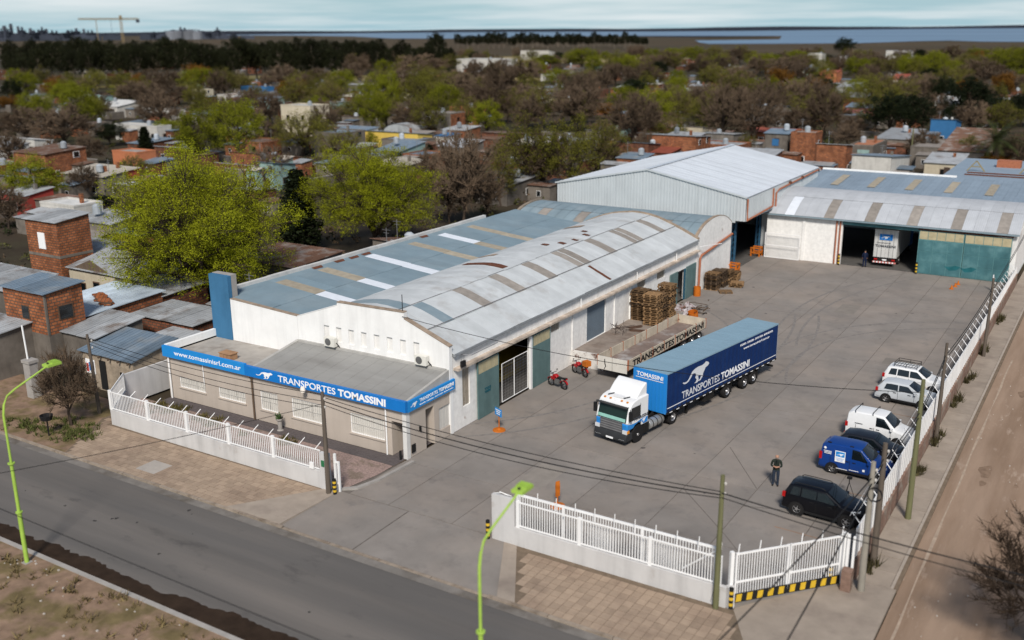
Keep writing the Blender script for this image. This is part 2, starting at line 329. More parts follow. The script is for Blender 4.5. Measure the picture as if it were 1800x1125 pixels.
# ---- yard: cast slabs with open joints
YX = [-32.6, -30.0, -26.05, -21.95, -17.85, -14.45, -10.9, -8.0]; YY = [36.05, 40.8, 47.4, 59.15, 70.5, 82.0, 93.4, 102.4]
yard = sheet('yard_bed', [(-23.0, 36.02), (-11.6, 36.02), (-8.0, 40.5), (-8.0, 102.4), (-32.6, 102.4), (-32.6, 41.0), (-33.3, 36.02)], -.025, M('joint_dirt', (.15, .133, .118), .95, var=.3, scale=3), thick=.1)
def slab(x0, x1, y0, y1): MB().box(x0+.02, x1-.02, y0+.02, y1-.02, -.1, 0).build('slab', YARD, yard)
for j in range(len(YY)-1):
    for i in range(len(YX)-1):
        x0, x1, y0, y1 = YX[i], YX[i+1], YY[j], YY[j+1]
        if j == 0 and i == 6: continue
        if j == 0 and i == 5:
            MB().prism([(x0+.03, y0+.03), (-11.65, y0+.03), (-10.95, 37.0), (x1-.03, y1-.03), (x0+.03, y1-.03)], 'z', -.1, 0).build('slab', YARD, yard); continue
        if i == 6 and j == 1:
            MB().prism([(x0+.03, y0+.03), (-8.0, y0+.03), (-8.0, y1-.03), (x0+.03, y1-.03)], 'z', -.1, 0).build('slab', YARD, yard); continue
        slab(x0, x1, y0, y1)
MB().prism([(-10.87, 37.15), (-8.1, 40.6), (-8.1, 40.77), (-10.87, 40.77)], 'z', -.1, 0).build('slab', YARD, yard)
for q in ([(-33.3, 31.7), (-28.7, 31.7), (-28.7, 36.0), (-33.3, 36.0)], [(-28.64, 31.7), (-20.55, 31.7), (-22.88, 35.9), (-22.9, 36.02), (-28.64, 36.02)]):
    b = MB(); n = len(q); vs = [(x, y, -.1 if y < 32 else -.002) for x, y in q]; b.add(vs, [tuple(range(n))]); b.build('slab', YARD, yard)
MB().add([(-33.35, 31.68, -.125), (-20.5, 31.68, -.125), (-22.85, 36.04, -.028), (-33.35, 36.04, -.028)], [(0, 1, 2, 3)]).build('driveway_bed', MATS['joint_dirt'], yard)
rng = random.Random(11)                              # diagonal saw cuts near the gate
for a, c in (((-17.85, 45.6), (-14.2, 41.9)), ((-14.2, 41.9), (-11.2, 38.6)), ((-17.6, 52), (-14.5, 47.5)), ((-14.5, 45.2), (-10.9, 46.4))):
    MB().bar((*a, .0015), (*c, .0015), .05, .003).build('slab_joint', M('joint_dirt', (0, 0, 0)), yard)
OIL = M('oil_film', (.10, .09, .084), .6, var=.3, scale=4); TYRE = M('tyre_dust', (.205, .188, .175), .85, var=.3, scale=3); PATCH = M('repair_concrete', (.245, .22, .195), .85, var=.15, scale=1.2, rnd=.2)
rng = random.Random(41)
def blot(x, y, r, m, name, z, par, sq=1.0):
    n = 14; ph = rng.uniform(0, 6); MB().add([(x+r*(1+.3*math.sin(3*t+ph)+rng.uniform(-.2, .2))*math.cos(t), y+r*sq*(1+.3*math.sin(2*t+ph)+rng.uniform(-.2, .2))*math.sin(t), z) for t in [2*pi*i/n for i in range(n)]], [tuple(range(n))]).build(name, m, par)
for i in range(22): blot(rng.uniform(-30, -10), rng.uniform(42, 98), rng.uniform(.04, .14), OIL, 'oil_stain', .002+.0002*i, yard)
for x0, x1, y0, y1 in ((-25.8, -24.2, 41.5, 44.5), (-13.5, -11.5, 72, 73.5), (-28.8, -27.2, 64, 66), (-20, -18.4, 84, 87), (-16.5, -14.8, 60, 61.5)): MB().box(x0, x1, y0, y1, -.02, .003).build('repair_patch', PATCH, yard)
def tyre(cx, cy_, r, a0, a1, k):
    b = MB(); n = 26
    for d in (-.95, .95):
        pts = [(cx+(r+d)*math.cos(a0+(a1-a0)*i/n), cy_+(r+d)*math.sin(a0+(a1-a0)*i/n)) for i in range(n+1)]; q = [(cx+(r+d+.2)*math.cos(a0+(a1-a0)*i/n), cy_+(r+d+.2)*math.sin(a0+(a1-a0)*i/n)) for i in range(n+1)]
        b.add([(*p, .0032+.0004*k) for p in pts]+[(*p, .0032+.0004*k) for p in q], [(i, i+1, n+2+i, n+1+i) for i in range(n)])
    b.build('tyre_mark', TYRE, yard)
for k, q in enumerate(((-44, 60, 18, -.9, .5), (-4, 70, 16, 1.9, 3.6), (-40, 66, 17.5, -.7, .9), (-60, 70, 40, -.5, .3), (14, 82, 36, 2.6, 3.4))): tyre(*q, k)
# ---- front garden behind the fence
sheet('gravel_bed', [(-53.6, 38.6), (-51.5, 36.1), (-33.2, 36.1), (-32.75, 38.5), (-32.75, 39.9), (-53.8, 39.9)], .01, GRAVEL)
pv = sheet('paver_walk', [(-52.3, 39.9), (-32.7, 39.9), (-32.7, 41.0), (-52.3, 41.0)], .0, GROUT, thick=.1)
pm = MB().box(.008, .192, .008, .352, -.02, .012).mesh('paver', PAVER)
for i in range(98):
    for j in range(3): put('paver', pm, pv, (-52.3+i*.2, 39.92+j*.36, random.Random(i*3+j).uniform(-.003, .003)))
tag(MB().prism([(-33.2, 36.1), (-32.5, 36.6), (-32.15, 38.0), (-32.0, 40.9), (-32.2, 40.9), (-32.35, 38.05), (-32.7, 36.75), (-33.2, 36.3)], 'z', -.05, .1).build('garden_kerb', CONC), kind='structure')

for i in range(14): blot(rng.uniform(-52, -16), rng.uniform(25.6, 30.8), rng.uniform(.03, .1), M('street_tar', (.05, .047, .045), .7), 'tar_spot', -.117, SURF)
# ---- weeds and grass (stuff)
GRASS = M('verge_grass', (.085, .095, .03), .9, var=.3, scale=2, island=.45)
DRYG = M('dry_grass', (.15, .115, .055), .9, var=.3, scale=2, island=.4)
def tufts(name, spots, m, label, h=.25, n=16, seed=1):
    rng = random.Random(seed); b = MB()
    for (x, y, s) in spots:
        for k in range(n):
            a = rng.uniform(0, 2*pi); r = rng.uniform(0, .25)*s; hx = rng.gauss(0, .16)*s; hy = rng.gauss(0, .16)*s; hh = h*s*rng.uniform(.5, 1.2); wd = .035*s*rng.uniform(.7, 1.5)
            px, py = x+r*math.cos(a), y+r*math.sin(a); dx, dy = math.cos(a+1.3)*wd, math.sin(a+1.3)*wd
            b.add([(px-dx, py-dy, -.05), (px+dx, py+dy, -.05), (px+hx, py+hy, hh)], [(0, 1, 2)])
    o = b.build(name, m); tag(o, label, 'weeds', None, 'stuff'); return o
rng = random.Random(21)
sp1 = []
for i in range(150):
    cx, cy_ = rng.choice([(-61, 32.8), (-57, 33.0), (-54.8, 33.2), (-52.6, 33.4), (-53.6, 34.8), (-51.9, 33.6)]); sp1.append((cx+rng.gauss(0, .9), min(35.5, max(32, cy_+rng.gauss(0, .5))), rng.uniform(.5, 1.1)))
tufts('verge_weeds', sp1, GRASS, 'green weeds growing at the kerb before the bare tree', .28)
sp2 = [(rng.uniform(-46, -24), 23.3-abs(rng.gauss(0, 1))*3.0, rng.uniform(.4, 1.2)) for i in range(170)]
tufts('dry_verge_grass', sp2, DRYG, 'dry grass tufts on the earth verge across the street', .2, 12, 2)
sp3 = [(-7.75+rng.uniform(0, .35), rng.gauss(c0, .6), rng.uniform(.5, 1.3)) for c0 in (42.3, 54.0, 59.6, 66.5, 71, 78.5, 88) for i in range(9)]
tufts('wall_weeds', sp3, M('wall_weed_leaves', (.06, .052, .025), .9, var=.4, island=.45), 'dark scrubby weeds along the foot of the brick boundary wall', .5, 22, 3)
sp4 = [(rng.choice([-51.5, -50.5, -49.8, -47.5, -46.6, -43.2, -40.2])+rng.gauss(0, .35), 39.3+rng.gauss(0, .35), rng.uniform(.6, 1.3)) for i in range(70)]
tufts('garden_weeds', sp4, M('garden_weed', (.10, .085, .03), .9, var=.3, island=.4), 'low yellow-green plants in the office gravel bed', .3, 18, 4)
# loose litter and stones
STONE = M('pale_stone', (.45, .41, .37), .9, var=.2)
rng = random.Random(31); b = MB()
for i in range(70):
    x, y = rng.uniform(-46, -22), 23.3-abs(rng.gauss(0, 2.2)); s = rng.uniform(.015, .05); b.box(x-s, x+s, y-s*.8, y+s*.8, -.06, -.05+s)
for i in range(120):
    x, y = rng.uniform(-6, 4), rng.uniform(36, 80); s = rng.uniform(.01, .035); b.box(x-s, x+s, y-s, y+s, -.12, -.11+s)
tag(b.build('gravel_litter', STONE), 'scattered pale stones on the dirt verges', 'gravel', None, 'stuff')

for y, x0, x1 in ((49.6, -12.3, -9.0), (60.4, -12.2, -8.9), (62.3, -12.2, -8.9), (70.2, -12.2, -8.9), (43.9, -12.4, -9.2)):
    MB().bar((x0, y, .0045), (x1, y-.15, .0045), .07, .002).build('parking_line', M('faded_orange_line', (.27, .175, .12), .85, var=.3, scale=3), yard)
# ================================================================ THE DEPOT BUILDINGS
def settle(root, base):
    root.location = base
    for c in root.children: c.location = Vector(c.location)-Vector(base)
def holes(ax, c0, c1, a0, a1, z0, z1, hs, b=None):
    """wall slab between c0..c1 across, a0..a1 along, with rectangular openings hs = [(a0,a1,z0,z1)]"""
    b = b or MB(); A = sorted({a0, a1, *[v for h in hs for v in h[:2] if a0 < v < a1]})
    for i in range(len(A)-1):
        m = (A[i]+A[i+1])/2; zs = [z0]
        cut = sorted([(h[2], h[3]) for h in hs if h[0] <= m <= h[1]])
        segs = []; z = z0
        for lo, hi in cut:
            if lo > z: segs.append((z, lo))
            z = max(z, hi)
        if z < z1: segs.append((z, z1))
        for lo, hi in segs:
            if ax == 'x': b.box(c0, c1, A[i], A[i+1], lo, hi)
            else: b.box(A[i], A[i+1], c0, c1, lo, hi)
    return b
def lerp_pts(pts, x):
    for (x0, z0), (x1, z1) in zip(pts, pts[1:]):
        if min(x0, x1) <= x <= max(x0, x1): return z0+(z1-z0)*(x-x0)/(x1-x0)
    return pts[-1][1] if abs(x-pts[-1][0]) < abs(x-pts[0][0]) else pts[0][1]
def barbs(parent, pts, h=.5, lean=(0, 0), m=None, every=1):
    pass

# ---------------- main arched warehouse
wh = thing('warehouse', 'long whitewashed warehouse with arched grey roof and white stepped front gable', 'warehouse')
ARC = [(-32.42, 5.0), (-33.2, 5.36), (-34.0, 5.72), (-34.7, 6.0), (-35.6, 6.33), (-36.4, 6.6), (-37.2, 6.78), (-38.1, 6.88), (-39.0, 6.9), (-40.0, 6.78), (-41.0, 6.62), (-42.0, 6.34), (-43.0, 5.95), (-44.0, 5.48), (-44.6, 5.2)]
# front gable wall with eight blind slots
b = MB(); slots = [-42.27+1.0145*i for i in range(8)]
b.prism([(-44.5, 0), (-32.55, 0), (-32.55, 4.44), (-44.5, 4.44)], 'y', 45.25, 45.55)
e = [-44.5]+[v for s in slots for v in (s, s+.45)]+[-32.55]
for i in range(0, len(e), 2): b.box(e[i], e[i+1], 45.25, 45.55, 4.44, 5.42)
b.prism([(-44.5, 5.42), (-32.55, 5.42), (-32.55, 5.5), (-35.8, 6.74), (-35.8, 7.12), (-41.05, 7.05), (-41.05, 6.86), (-44.5, 5.66)], 'y', 45.25, 45.55)
b.build('front_wall', WHITE, wh)
for s in slots: box_ob('blind_window', M('slot_back', (.72, .71, .69), .9, var=.1), wh, s+.002, s+.448, 45.37, 45.54, 4.442, 5.418)
# coping, stained brown
COPE = M('stained_coping', (.30, .235, .18), .95, var=.35, scale=2.5)
b = MB()
cp = [(-32.5, 5.52), (-35.8, 6.76), (-35.8, 7.14), (-41.05, 7.07)]
for (xa, za), (xb, zb) in zip(cp, cp[1:]):
    if abs(xa-xb) > .1: b.bar((xa, 45.40, za+.02), (xb, 45.40, zb+.02), .36, .05)
b.build('coping', COPE, wh)
b = MB()
cp = [(-41.05, 6.88), (-44.5, 5.68)]
b.bar((cp[0][0], 45.4, cp[0][1]+.012), (cp[1][0], 45.4, cp[1][1]+.012), .34, .03); b.build('coping', WHITE, wh)
# side wall to the yard
doors = [(50.4, 54.65, -.1, 3.7), (62.75, 65.8, 1.05, 3.72), (79.55, 81.55, -.1, 2.85), (57.1, 58.65, 3.12, 3.8), (71.4, 73.0, 3.05, 3.75), (75.3, 76.9, 3.05, 3.75), (46.6, 47.4, 1.3, 3.7)]
holes('x', -32.85, -32.6, 45.55, 84.0, 0, 4.88, doors).build('side_wall', OLDW, wh)
LEDGE = M('stained_ledge', (.50, .42, .35), .95, var=.35, scale=1.6, streak=.3)
box_ob('ledge', LEDGE, wh, -32.6, -32.22, 45.7, 84.0, 3.92, 4.06)
box_ob('gutter', M('zinc_gutter', (.36, .38, .40), .5, metal=.5, var=.2), wh, -32.6, -32.36, 45.6, 84.0, 4.83, 4.95)
for y in (57.0, 60.4, 67.2, 70.0): box_ob('pilaster', OLDW, wh, -32.6, -32.52, y, y+.22, 0, 3.92)
for y in (61.5, 71.0, 79.0): MB().tube([(-32.45, y, 4.06), (-32.45, y, 4.83)], .04, 6).build('downpipe', WSTEEL, wh)
# rest of the shell and the dark inside
box_ob('rear_wall', OLDW, wh, -44.5, -32.85, 83.75, 84.0, 0, 5.0)
MB().prism([(x, z+.16) for x, z in ARC]+[(-44.6, 5.0), (-32.42, 5.0)], 'y', 83.85, 84.15).build('rear_gable', COPE, wh)
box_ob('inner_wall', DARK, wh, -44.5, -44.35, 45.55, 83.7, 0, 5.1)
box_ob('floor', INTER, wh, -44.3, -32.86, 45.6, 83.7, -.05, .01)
# roof sheets: three courses of 35
def sheet_mesh(xa, xb, up_, wd=1.13):
    xs = [xa]+[x for x, z in ARC if min(xa, xb)+.1 < x < max(xa, xb)-.1]+[xb]; xs.sort(reverse=True); b = MB(); k = len(xs)
    vs = [(x, y, lerp_pts(ARC, x)+up_+dz) for dz in (0, -.03) for y in (0, wd) for x in xs]
    fs = [(i, i+1, k+i+1, k+i) for i in range(k-1)]+[(2*k+i+1, 2*k+i, 3*k+i, 3*k+i+1) for i in range(k-1)]
    fs += [(0, k, 3*k, 2*k), (k-1, 2*k-1, 4*k-1, 3*k-1)][::1]+[(i+1, i, 2*k+i, 2*k+i+1) for i in range(k-1)]+[(k+i, k+i+1, 3*k+i+1, 3*k+i) for i in range(k-1)]
    b.add(vs, fs); return b
courses = [sheet_mesh(-32.42, -34.75, 0), sheet_mesh(-34.65, -37.25, .03), sheet_mesh(-37.15, -44.5, .06)]
mm_ = [[c.mesh('roof_sheet', m) for m in (ROOFG, SKYLG, ROOFBX, RUST)] for c in courses]
for col in mm_:
    for me in col: me.polygons.foreach_set('use_smooth', [True]*len(me.polygons)); me.set_sharp_from_angle(angle=R(30))
rng = random.Random(4)
for c in range(3):
    for i in range(35):
        k = 0
        if c == 1 and i in (6, 10, 14, 18, 19, 23, 27, 28, 32): k = 1
        if c == 1 and i == 2 or c == 2 and i == 1: k = 2
        o = put('skylight_sheet' if k == 1 else 'roof_sheet', mm_[c][k], wh, (0, 45.56+i*1.0955, rng.uniform(-.012, .012)))
        if k == 1 and i in (18, 19, 27, 28): o.scale[1] = .82; put('roof_sheet', mm_[c][0], wh, (0, 45.56+i*1.0955, -.022))
for x in (-34.7, -37.2): MB().bar((x, 45.6, lerp_pts(ARC, x)+.045), (x, 83.8, lerp_pts(ARC, x)+.045), .07, .03).build('lap_seam', M('dark_lap_line', (.17, .17, .175), .9, var=.5, scale=3), wh)
# rust patches
def on_roof(x0, x1, y0, y1, name='rust_patch', m=RUST, lift=.095):
    b = MB(); n = 5; xs = [x0+(x1-x0)*i/n for i in range(n+1)]; rng = random.Random(int(x0*97+y0*31)); k = len(xs)
    va = [(x, y0+rng.uniform(-.06, .06), lerp_pts(ARC, x)+lift) for x in xs]; vb = [(x, y1+rng.uniform(-.06, .06), lerp_pts(ARC, x)+lift) for x in xs]
    b.add(va+vb, [(i, i+1, k+i+1, k+i) for i in range(n)]); b.build(name, m, wh)
on_roof(-41.0, -37.4, 58.8, 59.6); on_roof(-39.0, -38.4, 66.9, 67.4); on_roof(-38.2, -37.6, 68.2, 68.7); on_roof(-37.9, -37.4, 70.0, 70.4); on_roof(-38.8, -38.3, 73.3, 73.7); on_roof(-38.1, -37.5, 72.2, 72.6)
on_roof(-34.4, -32.5, 66.2, 66.55, lift=.04); on_roof(-42.5, -40.5, 62.4, 63.2, m=M('pale_rust', (.33, .25, .19), .9, var=.3)); on_roof(-41.8, -40.0, 75.5, 76.4, m=M('pale_rust', (0, 0, 0)))
# teal sliding doors with fluted glass strip on top
FLUTE = M('yellowed_fibreglass', (.42, .37, .24), .6, var=.2, scale=2)
for y0, y1 in ((48.05, 50.42), (54.66, 57.0)):
    d = box_ob('sliding_door', TEAL, wh, -32.52, -32.42, y0, y1, .02, 2.95)
    n = 5
    for i in range(n): box_ob('pane', FLUTE, d, -32.50, -32.44, y0+.02+(y1-y0-.04)*i/n+.02, y0+.02+(y1-y0-.04)*(i+1)/n-.02, 2.96, 3.68)
    MB().box(-32.53, -32.41, y0, y0+.05, 2.95, 3.72).box(-32.53, -32.41, y1-.05, y1, 2.95, 3.72).box(-32.53, -32.41, y0, y1, 3.68, 3.74).build('frame', TEAL, d)
text('lettering', 'TOQUE\nTIMBRE', .2, M('dark_teal_stencil', (.02, .10, .13), .7), wh, (-32.41, 48.75, 1.75), (pi/2, 0, pi/2), .01)
box_ob('door_jamb', WSTEEL, wh, -32.60, -32.45, 54.42, 54.64, 0, 3.7)
# white mesh gate inside the opening
g = MB().tube([(-32.7, 51.2, .1), (-32.7, 51.2, 2.7), (-32.7, 54.4, 2.7), (-32.7, 54.4, .1), (-32.7, 51.2, .1)], .028, 5).tube([(-32.7, 52.7, .1), (-32.7, 52.7, 2.7)], .03, 5).build('mesh_gate', WSTEEL, wh)
b = MB()
for i in range(17): b.box(-32.71, -32.70, 51.25+i*.19, 51.258+i*.19, .1, 2.7)
for i in range(13): b.box(-32.715, -32.705, 51.2, 54.4, .25+i*.2, .257+i*.2)
b.build('wire_mesh', M('grey_wire', (.35, .35, .36), .5, metal=.6), g)
tag(MB().box(-38, -35, 52, 60, .02, .35).box(-38, -35, 52.2, 59.5, .9, 1.0).box(-37.9, -37.8, 52, 52.1, 0, 1).box(-35.2, -35.1, 52, 52.1, 0, 1).build('storage_rack', YELL), 'yellow steel rack inside the open warehouse door', 'rack')
# roller shutter and its ribs
s = box_ob('roller_shutter', SHUT, wh, -32.78, -32.70, 62.75, 65.8, 1.05, 3.72)
for i in range(19): box_ob('slat', SHUT, s, -32.70, -32.682, 62.78, 65.77, 1.07+i*.139, 1.07+i*.139+.118)
# small double door far along
for y0, y1 in ((77.95, 79.55), (81.58, 83.75)): box_ob('sliding_door', TEAL, wh, -32.56, -32.46, y0, y1, .02, 2.95)
box_ob('door_leaf', M('blue_door_leaf', (.03, .11, .17), .5), wh, -32.60, -32.57, 81.2, 81.56, .02, 2.84)
# louvred windows
LOUV = M('dusty_louvre_glass', (.30, .26, .21), .5, var=.2, scale=4)
for y0, y1, z0, z1 in doors[3:]:
    wdw = box_ob('window', WSTEEL, wh, -32.80, -32.72, y0, y1, z0, z1)
    n = max(2, int((y1-y0)/.28)); 
    for i in range(n): box_ob('pane', LOUV, wdw, -32.715, -32.69, y0+(y1-y0)*i/n+.025, y0+(y1-y0)*(i+1)/n-.025, z0+.03, z1-.03)
MB().tube([(-32.5, 46.4, 4.2), (-32.5, 46.4, 4.75), (-31.9, 46.6, 4.75), (-31.9, 49.5, 4.75)], .025, 5).build('conduit', M('grey_wire', (0, 0, 0)), wh)
fl = MB().box(-32.2, -32.05, 45.85, 46.25, 4.15, 4.5).build('floodlight', BLACKP, wh)
MB().tube([(-36.0, 45.4, 7.1), (-36.0, 45.4, 8.2)], .025, 5).build('antenna_rod', BLACKP, wh)
settle(wh, (-38.5, 64, 0))

# ---------------- blue roofed bay
bb = thing('warehouse_bay', 'low-pitched bay with blue sheet roof and white and tan skylight strips', 'warehouse')
BAY = lambda x: 6.12+(x+51.85)*(5.42-6.12)/7.4
MB().prism([(-50.6, 0), (-44.52, 0), (-44.52, 5.66), (-50.6, 6.0)], 'y', 45.25, 45.55).build('front_wall', WHITE, bb)
MB().bar((-50.6, 45.4, 6.015), (-44.52, 45.4, 5.675), .34, .03).build('coping', COPE, bb)
box_ob('side_wall', OLDW, bb, -52.15, -51.85, 46.2, 78.7, 0, 6.1)
n = 8
for i in range(n): box_ob('parapet_block', M('grey_white_parapet', (.52, .52, .51), .9, var=.2, scale=1.2, streak=.1), bb, -52.16, -51.84, 46.2+i*4.06, 46.2+(i+1)*4.06-.02, 6.1, 6.34+.02*(i % 2))
box_ob('rear_wall', OLDW, bb, -51.85, -44.6, 83.3, 83.6, 0, 5.3); box_ob('side_wall', OLDW, bb, -52.1, -51.86, 78.71, 83.6, 0, 6.0)
ma = {}
def bay_mesh(xa, xb, lift, m, wd=1.12):
    k = (xa, m.name)
    if k not in ma:
        b = MB(); p = [(xa, 0), (xb, 0), (xb, wd), (xa, wd)]
        b.add([(x, y, BAY(x)+lift) for x, y in p]+[(x, y, BAY(x)+lift-.03) for x, y in p], [(0, 1, 2, 3), (7, 6, 5, 4), (0, 4, 5, 1), (1, 5, 6, 2), (2, 6, 7, 3), (3, 7, 4, 0)]); ma[k] = b.mesh('roof_sheet', m)
    return ma[k]
rng = random.Random(8)
UP = {4: SKYLT, 8: SKYLT, 13: SKYLW, 18: SKYLT, 22: SKYLW, 26: SKYLT}; DN = {4: SKYLW, 8: SKYLW, 13: SKYLW, 18: SKYLT, 22: SKYLT, 26: SKYLT}
for i in range(35):
    y = 45.56+i*1.098
    put('roof_sheet', bay_mesh(-51.84, -51.0, 0, ROOFB), bb, (0, y, rng.uniform(-.008, .008)))
    put('skylight_sheet' if i in UP else 'roof_sheet', bay_mesh(-51.05, -47.3, .02, UP.get(i, ROOFB)), bb, (0, y, rng.uniform(-.008, .008)))
    put('skylight_sheet' if i in DN else 'roof_sheet', bay_mesh(-47.4, -44.35, -.01, DN.get(i, ROOFB)), bb, (0, y, rng.uniform(-.008, .008)))
for y, x in ((57, -51.6), (58.6, -51.5), (60.1, -51.5), (68, -51.6), (54.5, -51.6)):
    MB().add([(x-.2, y, BAY(x-.2)+.02), (x+.25, y-.1, BAY(x+.25)+.02), (x+.3, y+.8, BAY(x+.3)+.02), (x-.2, y+1.1, BAY(x-.2)+.02)], [(0, 1, 2, 3)]).build('rust_patch', RUST, bb)
box_ob('brick_stub', M('red_brick', (.26, .10, .06), .9, var=.3, scale=6), bb, -51.7, -51.3, 45.6, 45.9, 5.9, 6.6)
settle(bb, (-48, 62, 0))
# blue advertising pylon
py_ = thing('pylon', 'plain blue rectangular pylon slab standing on the office roof', 'pylon')
box_ob('panel', PYL, py_, -52.42, -50.62, 45.18, 45.5, 3.0, 7.55); box_ob('back_panel', CONC, py_, -52.4, -50.64, 45.5, 46.0, 3.0, 7.58)
settle(py_, (-51.5, 45.4, 3.0))

# ---------------- cross vault
va_ = thing('vaulted_shed', 'short vaulted shed with blue-grey arched roof and white brick gable beside rusty pipe', 'shed')
VA = [(83.9, 5.05), (84.5, 5.4), (85.1, 5.68), (85.8, 5.92), (86.6, 6.08), (87.6, 6.2), (88.6, 6.24), (89.6, 6.18), (90.6, 6.02), (91.4, 5.8), (92.2, 5.45), (93.0, 5.0)]
MB().prism([(y, z+.12) for y, z in VA]+[(93.0, 0), (84.02, 0), (84.02, 4.9)], 'x', -32.85, -32.58).build('gable_wall', OLDW, va_)
b = MB()
for q, r in zip(VA, VA[1:]): b.bar((-32.715, q[0], q[1]+.14), (-32.715, r[0], r[1]+.14), .3, .06)
b.build('coping', COPE, va_)
MB().prism([(y, z+.15) for y, z in VA]+[(93.0, 0), (84.02, 0)], 'x', -52.4, -52.1).build('gable_wall', M('brown_rim', (.24, .20, .16), .95, var=.3), va_)
box_ob('wall', OLDW, va_, -52.1, -32.86, 92.8, 93.0, 0, 5.0)
def vmesh(ya, yb, lift, m, wd=1.13):
    ys = [ya]+[y for y, z in VA if ya+.1 < y < yb-.1]+[yb]; k = len(ys); b = MB()
    b.add([(x, y, lerp_pts(VA, y)+lift) for x in (0, wd) for y in ys], [(i+1, i, k+i, k+i+1) for i in range(k-1)]); me = b.mesh('roof_sheet', m)
    me.polygons.foreach_set('use_smooth', [True]*len(me.polygons)); return me
vm = [[vmesh(a, c, l_, m) for m in (ROOFBX, SKYLG)] for a, c, l_ in ((83.6, 86.5, 0), (86.4, 90, .03), (89.9, 93.0, .01))]
for c in range(3):
    for i in range(18):
        k = 1 if c == 0 and i in (2, 6, 10, 14) else 0
        put('skylight_sheet' if k else 'roof_sheet', vm[c][k], va_, (-52.1+i*1.072, 0, 0))
MB().tube([(-32.45, 92.9, 4.0), (-32.45, 85.0, 3.35), (-32.4, 84.5, 3.2), (-32.4, 84.4, .05)], .11, 8).build('drain_pipe', RUSTSTEEL, va_)
MB().tube([(-32.4, 84.3, 4.3), (-31.2, 86.6, 4.3)], .03, 5).build('bracket', WSTEEL, va_)
settle(va_, (-42, 88, 0))

# ---------------- big zinc hangar
ha = thing('metal_hangar', 'tall white metal hangar with ribbed gable and low-pitched zinc roof', 'hangar')
XL, XR, XM, YF, YB, ZE, ZR = -52.7, -31.55, -42.1, 93.9, 119, 7.45, 9.5
hz = lambda x: ZR-(ZR-ZE)*abs(x-XM)/(XR-XM)
npan = 21; pw = (XR-XL)/npan
for i in range(npan):
    x0 = XL+i*pw; b = MB(); z0 = 4.9 if x0 < -33.2 else 5.1
    prof = [(0, 0)]
    for r_ in range(3): u0 = (r_+.5)*pw/3; prof += [(u0-.07, 0), (u0-.04, -.06), (u0+.04, -.06), (u0+.07, 0)]
    prof.append((pw-.006, 0)); k = len(prof)
    b.add([(x0+u, YF+dy, z0) for u, dy in prof]+[(x0+u, YF+dy, hz(x0+u)) for u, dy in prof], [(j, j+1, k+j+1, k+j) for j in range(k-1)]); b.build('cladding_panel', METAL, ha)
box_ob('gable_base', OLDW, ha, XL+.02, -33.2, YF+.05, YF+.3, 0, 4.95)
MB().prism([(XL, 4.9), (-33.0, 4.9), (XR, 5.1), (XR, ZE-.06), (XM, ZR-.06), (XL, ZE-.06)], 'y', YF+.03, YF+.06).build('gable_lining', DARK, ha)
for sg in (-1, 1):
    xe = XR+.1 if sg > 0 else XL-.1
    b = MB().add([(XM, 0, ZR+.05), (xe, 0, ZE+.03), (xe, 1.05, ZE+.03), (XM, 1.05, ZR+.05), (XM, .94, ZR+.05), (xe, .94, ZE+.03), (xe, 1.0, ZE+.08), (XM, 1.0, ZR+.10)], [(0, 1, 2, 3) if sg > 0 else (3, 2, 1, 0), (4, 5, 6, 7), (3, 2, 6, 7)])
    for q in (.3, .62): b.bar((XM, q, ZR+.06), (xe, q, ZE+.04), .05, .04)
    me = b.mesh('roof_sheet', ZINC)
    for i in range(24): put('roof_sheet', me, ha, (0, YF-.1+i*1.05, 0))
    MB().bar((XM, YF-.13, ZR+.03), (xe, YF-.13, ZE+.01), .05, .16).build('verge_trim', METAL, ha)
MB().bar((XM, YF-.1, ZR+.12), (XM, YB+.1, ZR+.12), .5, .03).build('ridge_cap', ZINC, ha)
for i in range(24):     # ribbed band along the yard side
    y0 = YF+i*1.05; z0 = 5.1 if y0 < 102 else 4.6
    MB().box(XR-.03, XR, y0, y0+1.04, z0, ZE).box(XR, XR+.04, y0+.2, y0+.3, z0, ZE).box(XR, XR+.04, y0+.7, y0+.8, z0, ZE).build('cladding_panel', METAL, ha)
box_ob('soffit', METAL, ha, -33.1, XR-.03, YF+.05, 102.2, 5.1, 5.14)
box_ob('side_wall', METAL, ha, XL, XL+.1, YF, YB, 0, ZE); box_ob('rear_wall', METAL, ha, XL, XR, YB-.1, YB, 0, ZE)
box_ob('side_wall', METAL, ha, -33.0, XR-.05, 103.6, YB-.1, 0, 7.3)
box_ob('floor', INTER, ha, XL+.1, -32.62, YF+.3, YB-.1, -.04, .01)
for y in (95.2, 102.9):         # lattice pillars
    b = MB()
    for dx in (-.18, .18):
        for dy in (-.18, .18): b.box(-33.1+dx-.04, -33.1+dx+.04, y+dy-.04, y+dy+.04, 0, 5.1)
    for i in range(9):
        z = .2+i*.54
        b.bar((-33.28, y-.18, z), (-32.92, y-.18, z+.5), .05, .05).bar((-32.92, y-.18, z), (-32.92, y+.18, z+.5), .05, .05)
    b.build('lattice_pillar', STEELB, ha)
P_ = XR+.12
MB().tube([(P_, 94.0, 7.3), (P_, 94.1, 5.2), (P_, 102.0, 5.45), (P_, 102.0, 7.3)], .09, 6).build('drain_pipe', RUSTSTEEL, ha)
MB().tube([(P_, 103.0, 4.7), (P_, 103.0, 6.7), (P_, 104, 6.95), (P_, 118.5, 7.25)], .09, 6).build('drain_pipe', RUSTSTEEL, ha)
for y in (107.5, 112): MB().box(P_-.1, P_+.1, y, y+.5, 7.0, 7.3).build('pipe_bracket', RUST, ha)
settle(ha, (-42, 106, 0))

